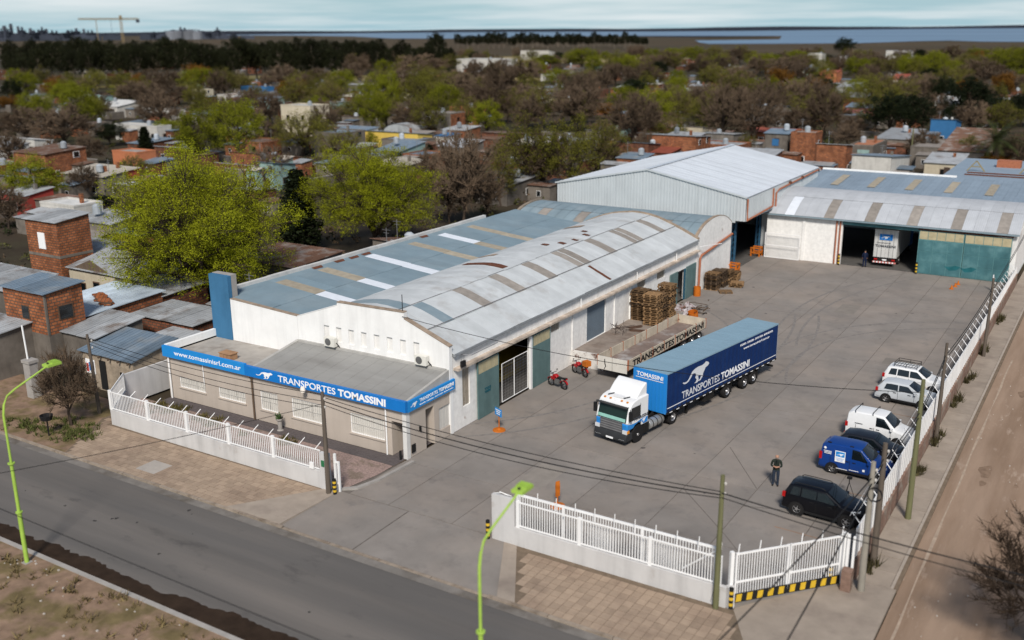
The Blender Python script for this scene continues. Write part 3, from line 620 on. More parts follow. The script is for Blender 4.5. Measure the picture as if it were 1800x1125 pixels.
# ---------------- rear hangar
rh = thing('rear_hangar', 'rear hangar with curved grey roof, open bay and teal panelled sliding doors', 'hangar')
Yr = 102.3
RA = [(101.9, 4.72), (102.7, 5.15), (103.6, 5.58), (104.6, 5.95), (105.7, 6.25), (106.8, 6.45), (108, 6.55), (109.5, 6.5), (111, 6.3), (112.5, 5.95)]
holes('y', Yr, Yr+.3, -32.0, -8.2, 0, 4.65, [(-24.2, -16.85, -.1, 4.4), (-16.85, -8.75, -.1, 4.3)]).build('front_wall', OLDW, rh)
for x in (-28.1,): box_ob('pilaster', OLDW, rh, x-.15, x+.15, Yr-.1, Yr, 0, 4.6)
box_ob('header_beam', TEALB, rh, -24.2, -16.6, Yr-.12, Yr-.002, 4.15, 4.45); box_ob('track_rail', RUST, rh, -17.0, -8.6, Yr-.22, Yr-.02, 4.33, 4.42)
box_ob('gutter', ROOFBX, rh, -32.1, -8.1, Yr-.5, Yr-.32, 4.55, 4.7)
for x0 in (-16.85, -12.72):
    d = box_ob('sliding_door', M('teal_door_frame', (.11, .24, .25), .6, var=.15), rh, x0, x0+4.08, Yr-.18, Yr-.12, .03, 4.28)
    for i in range(3):
        for j in range(3): box_ob('door_panel', TEALB, d, x0+.06+i*1.33, x0+.06+i*1.33+1.28, Yr-.2, Yr-.175, .08+j*1.1, .08+j*1.1+1.06)
    for i in range(5): box_ob('pane', FLUTE, d, x0+.06+i*.8, x0+.06+i*.8+.75, Yr-.2, Yr-.175, 3.44, 4.22)
for x in (-13.6, -12.2): MB().add([(x-.7, Yr-.205, 1.0), (x-.2, Yr-.205, .6), (x+.4, Yr-.205, .7), (x+.8, Yr-.205, 1.05), (x+.3, Yr-.205, 1.15), (x-.3, Yr-.205, .95)], [(0, 1, 2, 3, 4, 5)]).build('paint_smear', M('dark_teal_smear', (.02, .12, .14), .7, var=.3), rh)
def rmesh(ya, yb, lift, m, wd=1.02):
    ys = [ya]+[y for y, z in RA if ya+.1 < y < yb-.1]+[yb]; k = len(ys); b = MB()
    b.add([(x, y, lerp_pts(RA, y)+lift) for x in (0, wd) for y in ys], [(i+1, i, k+i, k+i+1) for i in range(k-1)]); me = b.mesh('roof_sheet', m)
    me.polygons.foreach_set('use_smooth', [True]*len(me.polygons)); return me
ROOFGX = M('grey_hangar_sheet', (.42, .44, .47), .8, var=.1, scale=.9, rnd=.05, wave=(.18, 'X', .3))
rm = [[rmesh(a, c, l_, m) for m in (ROOFGX, SKYLG, SKYLW)] for a, c, l_ in ((101.85, 105.3, 0), (105.2, 112.6, .03))]
for c in range(2):
    for i in range(24):
        k = 0
        if c == 0 and i in (6, 10, 14, 18, 22): k = 1
        if c == 0 and i == 2: k = 2
        put('skylight_sheet' if k else 'roof_sheet', rm[c][k], rh, (-32.1+i, 0, 0))
b = MB().add([(0, 112.5, 5.95), (1.02, 112.5, 5.95), (1.02, 123.2, 6.75), (0, 123.2, 6.75)], [(0, 1, 2, 3)])
for u in (.05, .5): b.bar((u, 112.5, 5.96), (u, 123.2, 6.76), .05, .02)
ROOFP = M('pale_blue_sheet', (.225, .285, .35), .6, var=.1, scale=.7, rnd=.06)
me = b.mesh('roof_sheet', ROOFP)
sk = MB().add([(.1, 115.0, 6.17), (.95, 115.0, 6.17), (.95, 120.6, 6.59), (.1, 120.6, 6.59)], [(0, 1, 2, 3)]).mesh('skylight_sheet', SKYLT)
for i in range(24):
    put('roof_sheet', me, rh, (-32.1+i, 0, 0))
    if i in (3, 7, 11, 15, 19, 23): put('skylight_sheet', sk, rh, (-32.1+i, 0, .03))
box_ob('rear_parapet', WHITE, rh, -32.1, -17, 123.2, 123.4, 5, 6.95)
box_ob('side_wall', OLDW, rh, -8.45, -8.2, Yr+.3, 123.2, 0, 4.7); box_ob('rear_wall', OLDW, rh, -32.1, -8.2, 123.0, 123.2, 0, 6.7)
MB().prism([(y, z-.03) for y, z in RA]+[(112.5, 4.7), (102.0, 4.7)], 'x', -8.44, -8.22).build('side_gable', OLDW, rh)
box_ob('floor', INTER, rh, -31.9, -8.5, Yr+.3, 122.9, -.04, .005)
for x in (-24.78, -24.42): MB().tube([(x, Yr-.12, .05), (x, Yr-.12, 4.5)], .08, 6).build('drain_pipe', RUSTSTEEL, rh)
settle(rh, (-20, 110, 0))
# white barred gate leaning on the hangar wall
lg = thing('barred_gate_leaf', 'white barred gate leaf leaning on the rear hangar wall beside lattice pillar', 'gate')
MB().box(-32.0, -28.3, Yr-.42, Yr-.36, .02, .10).box(-32.0, -28.3, Yr-.42, Yr-.36, 2.55, 2.63).box(-32.0, -28.3, Yr-.42, Yr-.36, 1.3, 1.38).box(-32.0, -31.92, Yr-.42, Yr-.36, .1, 2.55).box(-28.38, -28.3, Yr-.42, Yr-.36, .1, 2.55).build('frame', WSTEEL, lg)
bm_ = MB().box(-.02, .02, Yr-.405, Yr-.375, .1, 2.55).mesh('bar', WSTEEL)
for i in range(26): put('bar', bm_, lg, (-31.85+i*.135, 0, 0))
settle(lg, (-30.1, Yr-.4, 0))
# flat blue roofed neighbour behind
nb = thing('flat_roof_building', 'pale blue flat-roofed building with yellow roof trestles behind the rear hangar', 'building')
box_ob('wall', GREYW, nb, -19, -8.0, 126, 146, 0, 6.1); box_ob('roof', ROOFP, nb, -19.2, -7.9, 125.8, 146.2, 6.1, 6.35)
for x in (-16.3, -10.5):
    MB().bar((x-1, 133, 6.35), (x, 133, 7.6), .16, .14).bar((x+1, 133, 6.35), (x, 133, 7.6), .16, .14).bar((x-.6, 133, 6.9), (x+.6, 133, 6.9), .12, .12).build('trestle', M('faded_yellow', (.26, .22, .13), .8, var=.2), nb)
box_ob('roof_unit', RUSTSTEEL, nb, -14.6, -11.9, 138, 139.5, 6.35, 7.2); box_ob('roof_unit', WSTEEL, nb, -10.0, -8.9, 138, 139.2, 6.35, 7.5)
for y in (129, 131): box_ob('pipe_run', RUST, nb, -17, -8, y, y+.12, 6.36, 6.5)
settle(nb, (-13, 136, 0))

# ---------------- office
of = thing('office_building', 'low beige office with blue lettered fascia and grey sloping roof', 'office')
fw_ = [(-51.35, -48.9, .88, 1.6), (-47.7, -45.3, .85, 1.57), (-43.98, -42.5, .78, 2.0), (-41.35, -38.9, .8, 2.05), (-36.72, -34.2, .78, 2.02)]
holes('y', 41.05, 41.3, -52.4, -32.6, 0, 2.95, fw_+[(-33.66, -32.84, -.1, 2.12)]).build('front_wall', CREAMW, of)
holes('x', -32.85, -32.6, 41.3, 45.25, 0, 2.95, [(42.85, 43.68, -.1, 2.4), (44.15, 45.25, .62, 2.02)]).build('side_wall', CREAMW, of)
box_ob('corner_pier', M('pier_white_paint', (.66, .65, .63), .85, var=.08, streak=.15), of, -32.84, -32.56, 41.0, 41.32, 0, 2.93)
box_ob('meter_box', BLACKP, of, -32.56, -32.53, 41.4, 41.75, .25, .75); box_ob('lamp', BLACKP, of, -32.6, -32.5, 42.2, 42.3, 1.3, 1.6); box_ob('bollard', BLACKP, of, -32.95, -32.85, 40.75, 40.85, 0, .55)
box_ob('porch_wall', CREAMW, of, -33.9, -33.66, 41.3, 43.9, 0, 2.9); box_ob('porch_wall', CREAMW, of, -33.66, -32.86, 43.7, 43.9, 0, 2.9); box_ob('porch_floor', PAVER, of, -33.66, -32.85, 41.05, 43.7, -.02, .02)
box_ob('left_wall', CREAMW, of, -52.4, -52.2, 41.3, 45.25, 0, 3.2)
for x0, x1, z0, z1 in fw_:
    wdw = MB().box(x0, x1, 41.10, 41.16, z0, z0+.06).box(x0, x1, 41.10, 41.16, z1-.06, z1).box(x0, x0+.06, 41.10, 41.16, z0+.06, z1-.06).box(x1-.06, x1, 41.10, 41.16, z0+.06, z1-.06).build('window', WSTEEL, of)
    n = 3 if x1-x0 > 2 else 2
    for i in range(n):
        xa = x0+.06+(x1-x0-.12)*i/n; xb = x0+.06+(x1-x0-.12)*(i+1)/n
        box_ob('shutter', BLIND, wdw, xa+.015, xb-.015, 41.13, 41.15, z0+.06, z1-.06)
    bb_ = MB()
    for i in range(int((x1-x0)/.16)): bb_.box(x0+.1+i*.16, x0+.118+i*.16, 41.075, 41.095, z0+.05, z1-.05)
    bb_.box(x0, x1, 41.075, 41.095, (z0+z1)/2-.012, (z0+z1)/2+.012); o = bb_.build('grille', M('cream_grille', (.62, .60, .56), .6), wdw); o['kind'] = 'stuff'
    box_ob('sill', CREAMW, of, x0-.06, x1+.06, 40.98, 41.05, z0-.07, z0)
wdw = box_ob('window', WSTEEL, of, -32.75, -32.70, 44.15, 45.25, .62, 2.02)
for i in range(3): box_ob('pane', BLIND, wdw, -32.70, -32.67, 44.2+i*.35, 44.2+i*.35+.31, .67, 1.97)
# fascia: front band in two blues, side band
box_ob('fascia', BLUEL, of, -52.45, -44.9, 40.78, 41.0, 2.92, 3.64); box_ob('fascia', BLUE, of, -44.9, -32.42, 40.78, 41.0, 2.92, 3.56); box_ob('fascia', BLUEL, of, -32.56, -32.42, 41.0, 45.6, 2.85, 3.48)
ry = (pi/2, 0, 0); rx_ = (pi/2, 0, pi/2)
text('lettering', 'www.tomassinisrl.com.ar', .44, LETTER, of, (-51.3, 40.775, 3.17), ry, .004, fit=6.1)
cheetah('cheetah_logo', 1.42, .55, LETTER, of, (-43.9, 40.772, 3.0), ry)
text('lettering', 'TRANSPORTES', .57, LETTER, of, (-42.05, 40.775, 3.04), ry, .006, fit=4.55)
text('lettering', 'TOMASSINI', .57, LETTER, of, (-37.3, 40.775, 3.04), ry, .022, fit=3.5)
cheetah('cheetah_logo', .62, .34, LETTER, of, (-32.412, 41.25, 3.02), rx_)
text('lettering', 'TRANSPORTES', .29, LETTER, of, (-32.415, 42.1, 3.14), rx_, .002, fit=1.75); text('lettering', 'TOMASSINI', .29, LETTER, of, (-32.415, 43.95, 3.14), rx_, .011, fit=1.5)
text('lettering', 'ROSARIO - CORDOBA - SANTA ROSA - BAHIA BLANCA', .10, LETTER, of, (-32.415, 42.1, 2.96), rx_, 0, fit=3.3)
# roofs
MEMB = M('grey_roof_membrane', (.275, .272, .262), .8, var=.12, scale=.8, col2=(.225, .22, .21), mix2=(.5, .7), scale2=.5, stretch=(.3, 1, 1))
MB().prism([(40.95, 3.44), (45.25, 4.02), (45.25, 2.9), (40.95, 2.9)], 'x', -44.4, -32.75).build('sloping_roof', MEMB, of)
ED = M('pale_roof_edge', (.40, .39, .37), .9, var=.15, streak=.1)
MB().prism([(40.98, 3.42), (45.24, 4.10), (45.24, 2.9), (40.98, 2.9)], 'x', -32.75, -32.58).build('roof_edge', ED, of)
MB().prism([(40.98, 3.42), (45.24, 4.12), (45.24, 2.9), (40.98, 2.9)], 'x', -44.62, -44.4).build('roof_edge', ED, of)
box_ob('roof_upstand', ED, of, -44.4, -32.76, 45.1, 45.24, 3.9, 4.14)
for i in range(11): MB().bar((-43.9+i*1.05, 41.0, 3.452), (-43.9+i*1.05, 45.08, 4.002), .06, .016).build('standing_seam', MEMB, of)
FLAT = M('flat_roof_screed', (.36, .335, .305), .9, var=.18, scale=.8, col2=(.25, .225, .20), mix2=(.48, .62), scale2=.5)
box_ob('flat_roof', FLAT, of, -52.3, -44.62, 41.0, 45.24, 2.9, 3.1)
box_ob('parapet', WHITE, of, -52.45, -52.2, 41.0, 45.2, 3.1, 3.68)
bx_ = thing('roof_vent_box', 'small rusty tan box on the flat office roof behind the web address', 'vent box')
MB().box(-48.3, -47.3, 41.9, 42.5, 3.12, 3.5).box(-48.35, -47.25, 41.85, 42.55, 3.5, 3.54).box(-48.0, -47.9, 41.86, 41.9, 3.14, 3.48).box(-47.7, -47.6, 41.86, 41.9, 3.14, 3.48).build('casing', M('tan_box', (.36, .21, .12), .8, var=.3), bx_); settle(bx_, (-47.8, 42.2, 3.1))
MB().tube([(-44.5, 40.93, 0), (-44.5, 40.93, 2.75), (-44.5, 40.7, 2.9)], .06, 6).build('downpipe', M('brown_pipe', (.12, .085, .06), .8), of)
MB().tube([(-52.1, 40.93, 0), (-52.1, 40.93, 2.9)], .06, 6).build('downpipe', WSTEEL, of); MB().tube([(-34.0, 40.98, 0), (-34.0, 40.98, 2.9)], .05, 6).build('downpipe', WSTEEL, of)
MB().tube([(-48.9, 40.98, 1.5), (-48.9, 40.98, 2.9)], .03, 6).build('conduit', WSTEEL, of)
MB().lathe([(.0, .2), (.12, .18), (.17, 0), (.14, -.14), (0, -.16)], 10, (-39.9, 40.6, 2.95)).build('lamp_globe', M('lamp_globe', (.8, .74, .66), .4), of, smooth=40)
settle(of, (-42.5, 43, 0))
# two outdoor air conditioners on the gable wall
for x, lab in ((-41.53, 'white air conditioner on the gable wall under the first narrow slots'), (-34.38, 'white air conditioner on the gable wall at its low corner end')):
    ac = thing('air_conditioner', lab, 'air conditioner', (x, 45.0, 4.15), 0, 'air conditioners on the gable wall')
    MB().box(-.42, .42, -.16, .16, .05, .62).build('casing', M('ac_white', (.66, .65, .60), .6, var=.08), ac)
    MB().lathe([(0, -.168), (.05, -.172), (.23, -.17), (.24, -.162)], 16, (-.1, 0, .34), 'y').build('fan_grille', M('ac_grille', (.12, .12, .12), .6), ac)
    MB().box(-.4, -.34, -.14, .25, 0, .05).box(.34, .4, -.14, .25, 0, .05).build('bracket', BLACKP, ac)
    MB().tube([(.42, .05, .3), (.6, .1, .1), (.6, .2, -.1)], .03, 5).build('pipe', BLACKP, ac)
# ================================================================ WALLS, FENCES, GATES, POLES
BRICK = M('red_brick', (0, 0, 0))
PLB = M('exposed_boundary_brick', (.24, .155, .12), .95, var=.3, scale=4, col2=(.30, .25, .21), mix2=(.5, .65), scale2=1.2, streak=.2, bump=.5, bscale=12)
bar_me = MB().tube([(0, 0, 0), (0, 0, 1)], .021, 5).mesh('bar', WSTEEL)
def bars(parent, a, c, z0, z1, n, skip0=True):
    for i in range(n):
        t = (i+.5)/n; o = put('bar', bar_me, parent, (a[0]+(c[0]-a[0])*t, a[1]+(c[1]-a[1])*t, z0)); o.scale[2] = z1-z0
def prongs(parent, pts, z, dx, dy, h=.42):
    b = MB().tube([(0, 0, 0), (dx, dy, h)], .022, 4).mesh('prong', WSTEEL)
    for x, y in pts: put('prong', b, parent, (x, y, z))
def along(pl, s):
    for (a, c) in zip(pl, pl[1:]):
        d = math.dist(a, c)
        if s <= d: return (a[0]+(c[0]-a[0])*s/d, a[1]+(c[1]-a[1])*s/d)
        s -= d
    return pl[-1]
def plen(pl): return sum(math.dist(a, c) for a, c in zip(pl, pl[1:]))
def wall_poly(pl, th, z0, z1):
    b = MB(); L1 = []; L2 = []
    for i, p in enumerate(pl):
        a = Vector(pl[max(i-1, 0)]); c = Vector(pl[min(i+1, len(pl)-1)]); d = (c-a).normalized(); nrm = Vector((-d.y, d.x))*th/2
        L1.append(Vector(p)+nrm); L2.append(Vector(p)-nrm)
    n = len(pl)
    vs = [(*q, z) for z in (z0, z1) for q in L1+L2]
    fs = []
    for i in range(n-1):
        fs += [(i, i+1, 2*n+i+1, 2*n+i), (n+i+1, n+i, 3*n+i, 3*n+i+1), (2*n+i, 2*n+i+1, 3*n+i+1, 3*n+i)]
    fs += [(0, 2*n, 3*n, n), (n-1, 2*n-1, 4*n-1, 3*n-1)]
    return b.add(vs, fs)
# ---- left street wall with railing
lw = thing('front_wall_fence', 'low grey street wall with white barred railing before the office', 'fence')
PLL = [(-34.3, 35.85), (-40, 35.88), (-45.5, 35.9), (-51.6, 35.95)]
wall_poly(PLL, .2, -.05, .96).build('low_wall', GREYW, lw)
wall_poly([(-33.72, 35.85), (-34.3, 35.85)], .24, -.05, 2.05).build('end_pier', GREYW, lw)
TL = plen(PLL); ns = 5; seg = TL/ns
for k in range(ns):
    a, c = along(PLL, k*seg), along(PLL, (k+1)*seg); m_ = along(PLL, (k+.5)*seg)
    MB().box(c[0]-.09, c[0]+.09, c[1]-.06, c[1]+.06, .96, 2.22).build('post', WSTEEL, lw)
    for z in (1.04, 2.12): MB().bar((*a, z), (*m_, z), .05, .05).bar((*m_, z), (*c, z), .05, .05).build('rail', WSTEEL, lw)
    bars(lw, a, m_, 1.04, 2.12, 12); bars(lw, m_, c, 1.04, 2.12, 12)
prongs(lw, [along(PLL, (i+.3)*TL/15) for i in range(15)], 2.14, .12, .34, .3)
MB().box(-34.15, -33.95, 35.70, 35.73, 1.3, 1.65).build('plate', M('green_plate', (.03, .16, .07), .5), lw); MB().box(-35.0, -34.72, 35.70, 35.80, 1.0, 1.36).build('letter_box', WSTEEL, lw)
MB().box(-43.9, -43.6, 35.82, 35.835, .45, .85).build('plate', LETTER, lw)
bars(lw, (-51.65, 36.05), (-53.8, 38.65), .96, 2.12, 20); MB().bar((-51.65, 36.05, 2.12), (-53.8, 38.65, 2.12), .05, .05).build('rail', WSTEEL, lw); wall_poly([(-51.66, 36.06), (-53.8, 38.65)], .2, -.05, .96).build('low_wall', GREYW, lw)
settle(lw, (-44, 36, 0))
gp = thing('gate_guide_post', 'white steel gate guide frame at the open entrance next to timber pole', 'gate post')
MB().box(-33.45, -33.33, 35.9, 36.0, 0, 2.1).box(-33.2, -33.1, 35.9, 36.0, 0, 1.7).box(-33.33, -33.2, 35.92, 35.98, 1.6, 1.7).box(-33.33, -33.2, 35.92, 35.98, .4, .5).build('frame', WSTEEL, gp); settle(gp, (-33.3, 35.95, 0))
dw = tag(MB().box(-53.95, -53.75, 38.7, 43.2, 0, 2.0).build('dividing_wall', GREYW), 'plain grey dividing wall beside the stone cottage', 'wall')
# ---- right street wall, its railing and the parked sliding gate
rw = thing('street_wall_fence', 'straight low grey street wall with white railing and solid end panel', 'fence')
MB().box(-23.55, -22.3, 35.85, 36.07, -.05, 2.32).build('end_panel', GREYW, rw); MB().box(-22.3, -11.95, 35.85, 36.07, -.05, .92).build('low_wall', GREYW, rw)
for x in (-22.15, -18.9, -15.45, -12.3): MB().box(x-.08, x+.08, 35.9, 36.02, .92, 2.28).build('post', WSTEEL, rw)
for a, c in ((-22.07, -18.98), (-18.82, -15.53), (-15.37, -12.38)):
    for z in (1.0, 2.2): MB().box(a, c, 35.93, 35.98, z-.03, z+.03).build('rail', WSTEEL, rw)
    bars(rw, (a, 35.955), (c, 35.955), 1.0, 2.2, 24)
prongs(rw, [(-22.1+i*.98, 35.96) for i in range(11)], 2.26, 0, .05, .62)
MB().tube([(-23.4, 35.95, 2.36), (-23.0, 35.9, 2.5), (-22.7, 36.0, 2.38), (-23.2, 36.02, 2.45), (-22.5, 35.95, 2.42)], .02, 4).build('wire_coil', WSTEEL, rw)
MB().bar((-12.6, 35.843, .1), (-12.45, 35.843, .8), .01, .012).build('crack', BLK, rw)
settle(rw, (-17.5, 35.95, 0))
sg_ = thing('sliding_gate', 'white barred sliding gate rolled open behind the street wall', 'gate')
for z in (.18, 2.38): MB().box(-22.4, -12.5, 36.28, 36.36, z-.05, z+.05).build('rail', WSTEEL, sg_)
for x in (-22.4, -19.95, -16.0, -12.5): MB().box(x-.05, x+.05, 36.275, 36.365, .1, 2.44).build('stile', WSTEEL, sg_)
bars(sg_, (-22.3, 36.32), (-12.6, 36.32), .2, 2.36, 74)
MB().bar((-14.1, 36.26, 1.0), (-12.6, 36.26, 2.3), .04, .07).build('brace', WSTEEL, sg_)
settle(sg_, (-17.4, 36.3, 0))
# ---- corner gate with striped kick board
A, B_ = Vector((-11.85, 36.3)), Vector((-8.35, 40.3)); gl = (B_-A).length; ga = math.atan2(B_.y-A.y, B_.x-A.x)
cg = thing('corner_gate', 'closed white barred double gate with yellow and black striped kick board', 'gate', (A.x, A.y, 0), ga)
for x0, x1 in ((0.1, gl/2-.02), (gl/2+.02, gl-.1)):
    for z in (.98, 2.3): MB().box(x0, x1, -.03, .03, z-.04, z+.04).build('rail', WSTEEL, cg)
    for x in (x0, x1-.08): MB().box(x, x+.08, -.035, .035, .2, 2.36).build('stile', WSTEEL, cg)
    bars(cg, (x0+.1, 0), (x1-.1, 0), .45, 2.28, 19)
    kb_ = MB().box(x0, x1, -.07, -.03, .06, .46).build('kick_board', BLK, cg)
    n = 5; wd = (x1-x0)/n
    for i in range(n): MB().prism([(x0+i*wd+.06, .09), (x0+i*wd+.06+wd*.5, .09), (x0+i*wd+.1+wd*.5, .43), (x0+i*wd+.1, .43)], 'y', -.082, -.07).build('stripe', YELL, kb_)
prongs(cg, [(.2+i*1.0, 0) for i in range(6)], 2.34, .12, .12, .35)
for x in (-.08, gl+.05): MB().box(x-.08, x+.08, -.08, .08, 0, 2.45).build('gate_post', WSTEEL, cg)
MB().box(-.30, -.02, -.3, -.02, -.05, .95).build('low_pier', GREYW, cg)
def bollard(x, y, h, lab):
    t = thing('striped_bollard', lab, 'bollard', (x, y, 0), 0, 'black and yellow bollards')
    n = 7
    for i in range(n): MB().tube([(0, 0, h*i/n), (0, 0, h*(i+1)/n)], .1, 10).build('band', YELL if i % 2 else BLK, t, smooth=40)
bollard(-33.2, 35.6, .85, 'black and yellow bollard at the timber pole by the entrance'); bollard(-23.72, 35.75, .95, 'black and yellow bollard against the solid end panel of the street wall')
bollard(-11.75, 35.95, .95, 'black and yellow bollard at the street end of the corner gate'); bollard(-8.75, 40.0, .95, 'black and yellow bollard beside the brick pier of the corner gate')
bollard(-24.25, 101.95, 1.15, 'black and yellow bollard at the pipes of the open hangar bay'); bollard(-16.75, 101.85, 1.15, 'black and yellow bollard before the teal hangar door')
# ---- boundary wall along the side street
bw = thing('boundary_wall', 'long brick boundary wall topped with white sheet panels beside the dirt road', 'wall')
MB().box(-8.05, -7.86, 40.9, 102.3, -.1, 1.0).build('brick_base', PLB, bw)
top_ = lambda y: 2.42 if y < 62 else 2.42-(y-62)*.02
i = 0; y = 41.0
while y < 102:
    y1 = min(y+2.05, 102.2); b = MB().prism([(y+.01, 1.0), (y1-.01, 1.0), (y1-.01, top_(y1)), (y+.01, top_(y))], 'x', -8.03, -7.98)
    for k in range(4): yy = y+.2+k*.5; b.box(-7.98, -7.95, yy, yy+.12, 1.0, top_(yy)-.03)
    b.build('sheet_panel', M('white_sheet_panel', (.70, .70, .70), .6, var=.05, streak=.12, rnd=.05), bw); y = y1
b = MB().tube([(0, 0, 0), (-.34, 0, .42)], .025, 4).mesh('prong', WSTEEL)
for i in range(38): put('prong', b, bw, (-8.05, 41.6+i*1.6, top_(41.6+i*1.6)))
for d in (.2, .34): MB().tube([(-8.05-d, 41.2, top_(41.2)+d*1.2), (-8.05-d, 62, top_(62)+d*1.2), (-8.05-d, 102, top_(102)+d*1.2)], .006, 4).build('barbed_wire', WSTEEL, bw)
settle(bw, (-7.95, 71, 0))
pr_ = thing('gate_pier', 'short brick pier with white steel posts at the corner gate', 'pier')
MB().box(-8.22, -7.8, 39.7, 40.15, -.1, .95).build('brick_base', PLB, pr_)
MB().box(-8.2, -8.08, 40.2, 40.3, 0, 2.45).box(-7.95, -7.85, 40.2, 40.3, .2, 2.4).build('post', WSTEEL, pr_); settle(pr_, (-8, 39.9, 0))

# ---- poles
def pole(x, y, h, r, m, lab, cross=None, lean=(0, 0), group=None):
    t = thing('utility_pole', lab, 'pole', (x, y, -.1), 0, group)
    MB().tube([(0, 0, 0), (lean[0]*.5, lean[1]*.5, h*.5), (lean[0], lean[1], h+.1)], [r*1.25, r*1.1, r*.8], 9).build('shaft', m, t, smooth=50)
    for z in (h-.25, h-.7): MB().lathe([(0, .08), (.05, .05), (.06, 0), (.04, -.06), (0, -.07)], 8, (r*.8+.05, 0, z)).build('insulator', M('porcelain', (.5, .48, .45), .3), t)
    if cross: MB().box(-.06, .06, -cross, cross, h-.5, h-.4).build('cross_arm', m, t)
    return t
GREENP = M('mossy_pole_wood', (.145, .145, .075), .9, var=.25, scale=3, stretch=(4, 4, .3))
PALEP = M('pale_concrete_pole', (.27, .25, .215), .9, var=.15, scale=2)
pole(-33.55, 35.5, 5.65, .11, WOODP, 'dark timber pole at the end of the office wall', None)
pole(-53.95, 36.7, 5.2, .10, WOODP, 'leaning dark timber pole beside the stone cottage', None, (-.25, 0))
pole(-12.3, 35.68, 6.05, .105, GREENP, 'mossy green pole beside the corner gate')
pole(-7.45, 40.2, 6.0, .125, PALEP, 'thick pale concrete pole at the brick corner pier')
pole(-7.5, 42.7, 5.9, .13, WOODP, 'stout brown timber pole just behind the pale concrete pole')
pole(-7.05, 48.1, 7.25, .12, GREENP, 'tall mossy pole on the side pavement next to the blue van')
pole(-7.65, 59.2, 5.95, .10, WOODP, 'dark timber pole on the side pavement by the silver car')
pole(-7.45, 77.4, 5.9, .10, WOODP, 'slim far timber pole along the boundary wall')
pole(-9.5, 98.4, 1.5, .07, WSTEEL, 'short steel post near the end of the boundary wall')
MB_ = MB
def cable(name, a, c, sag, lab, r=.018, n=14):
    a = Vector(a); c = Vector(c); pts = [a.lerp(c, i/n)-Vector((0, 0, sag*4*(i/n)*(1-i/n))) for i in range(n+1)]
    return tag(MB().tube(pts, r, 4).build('overhead_cable', CABLE), lab, 'cable', 'overhead cables')
PT = (-33.55, 35.5, 5.3)
for i, (dz, sg) in enumerate(((0, .35), (-.35, .45), (-.7, .5))):
    cable('c', (PT[0], PT[1]+.12, 5.45+dz), (-54.15, 36.7, 5.0+dz*.6), sg, ('highest', 'middle', 'lowest')[i]+' cable between the office pole and the cottage pole')
    cable('c', (PT[0], PT[1]+.12, 5.3+dz*.6), (-12.3, 35.6, 5.35+dz*.4), .35+.12*i, ('highest', 'middle', 'lowest')[i]+' cable between the office pole and the mossy gate pole', .02+.008*(i == 1))
for i in range(2): cable('c', (-12.3, 35.6, 5.3-.2*i), (3.5, 35.9-.6*i, 4.9-.2*i), .25, ('upper', 'lower')[i]+' cable from the mossy gate pole over the dirt road', .028-.008*i)
cable('c', (-7.45, 40.05, 5.3), (-9.4, 20, 5.5), .3, 'thick cable crossing from concrete pole over the corner gate', .03); cable('c', (-7.4, 40.0, 5.1), (-6.9, 20, 5.4), .3, 'thick cable crossing from concrete pole over the gate apron', .028)
SP = [(-7.45, 40.3, 5.3), (-7.5, 42.7, 5.2), (-7.05, 48.1, 5.6), (-7.65, 59.2, 5.2), (-7.45, 77.4, 5.2), (-7.5, 104, 5.6)]
SN = ['between the concrete pole and the stout timber pole', 'between the stout timber pole and the tall mossy pole', 'between the tall mossy pole and the dark timber pole', 'between the dark timber pole and the slim far pole', 'running on from the slim far pole to the hangar']
for i in range(5):
    for k in range(2): cable('c', Vector(SP[i])+Vector((0, 0, -.25*k)), Vector(SP[i+1])+Vector((0, 0, -.25*k)), .12+.02*(i > 2)*6, ('upper', 'lower')[k]+' wall cable '+SN[i], .024)
cable('c', (-35.9, 45.2, 6.9), (-7.05, 48.1, 6.6), .9, 'long cable slung over the yard from gable to mossy pole', .018, 20)
cable('c', (-33.6, 35.4, 5.0), (-41.5, 18.5, 5.2), .2, 'thin cable crossing the street from the office pole', .015); cable('c', (-60, 20.15, 5.3), (-5, 19.9, 5.0), .2, 'dark cable hung along the near verge', .02)
MB().tube([(-7.3+.3*math.cos(t*.7), 39.95, 4.9+.32*math.sin(t*.7)) for t in range(19)], .02, 5)
tag(MB().tube([(-7.25+.3*math.cos(t*.7), 40.0+.01*t, 4.6+.32*math.sin(t*.7)) for t in range(19)], .02, 5).build('cable_coil', CABLE), 'coil of spare black cable hanging on the concrete pole', 'cable coil')
# ---- lime green street lamps
def lamp(x, lab):
    t = thing('street_lamp', lab, 'street lamp', (x, 23.0, -.1), 0, 'lime green street lamps')
    MB().tube([(0, 0, 0), (0, 0, 2.6), (0, 0, 2.61), (0, 0, 5), (0, 0, 5.01), (0, 0, 7.3), (0, .08, 7.75), (0, .3, 8.1), (0, .7, 8.3), (0, 2.35, 8.88)], [.10, .10, .078, .078, .054, .052, .048, .045, .042, .038], 12).build('mast', LIME, t, smooth=50)
    for z in (2.6, 5.0): MB().lathe([(.1, -.03), (.15, -.03), (.15, .03), (.08, .03)], 12, (0, 0, z)).build('collar', LIME, t)
    b = MB(); n = (0, -.15, .06)
    hd_ = MB().box(-.22, .22, 2.25, 2.95, 8.86, 8.97).box(-.19, .19, 2.5, 2.92, 8.97, 9.0).build('lamp_head', LIME, t)
    for k in range(5): MB().box(-.2+k*.09, -.17+k*.09, 2.52, 2.9, 9.0, 9.035).build('fin', LIME, hd_)
    MB().lathe([(0, .07), (.05, .06), (.05, 0)], 8, (0, 2.4, 8.97)).build('photocell', BLACKP, hd_); MB().box(-.17, .17, 2.35, 2.9, 8.84, 8.86).build('lens', GLASS, hd_)
    MB().box(-.18, .18, -.18, .18, 0, .08).build('base_plate', CONC, t)
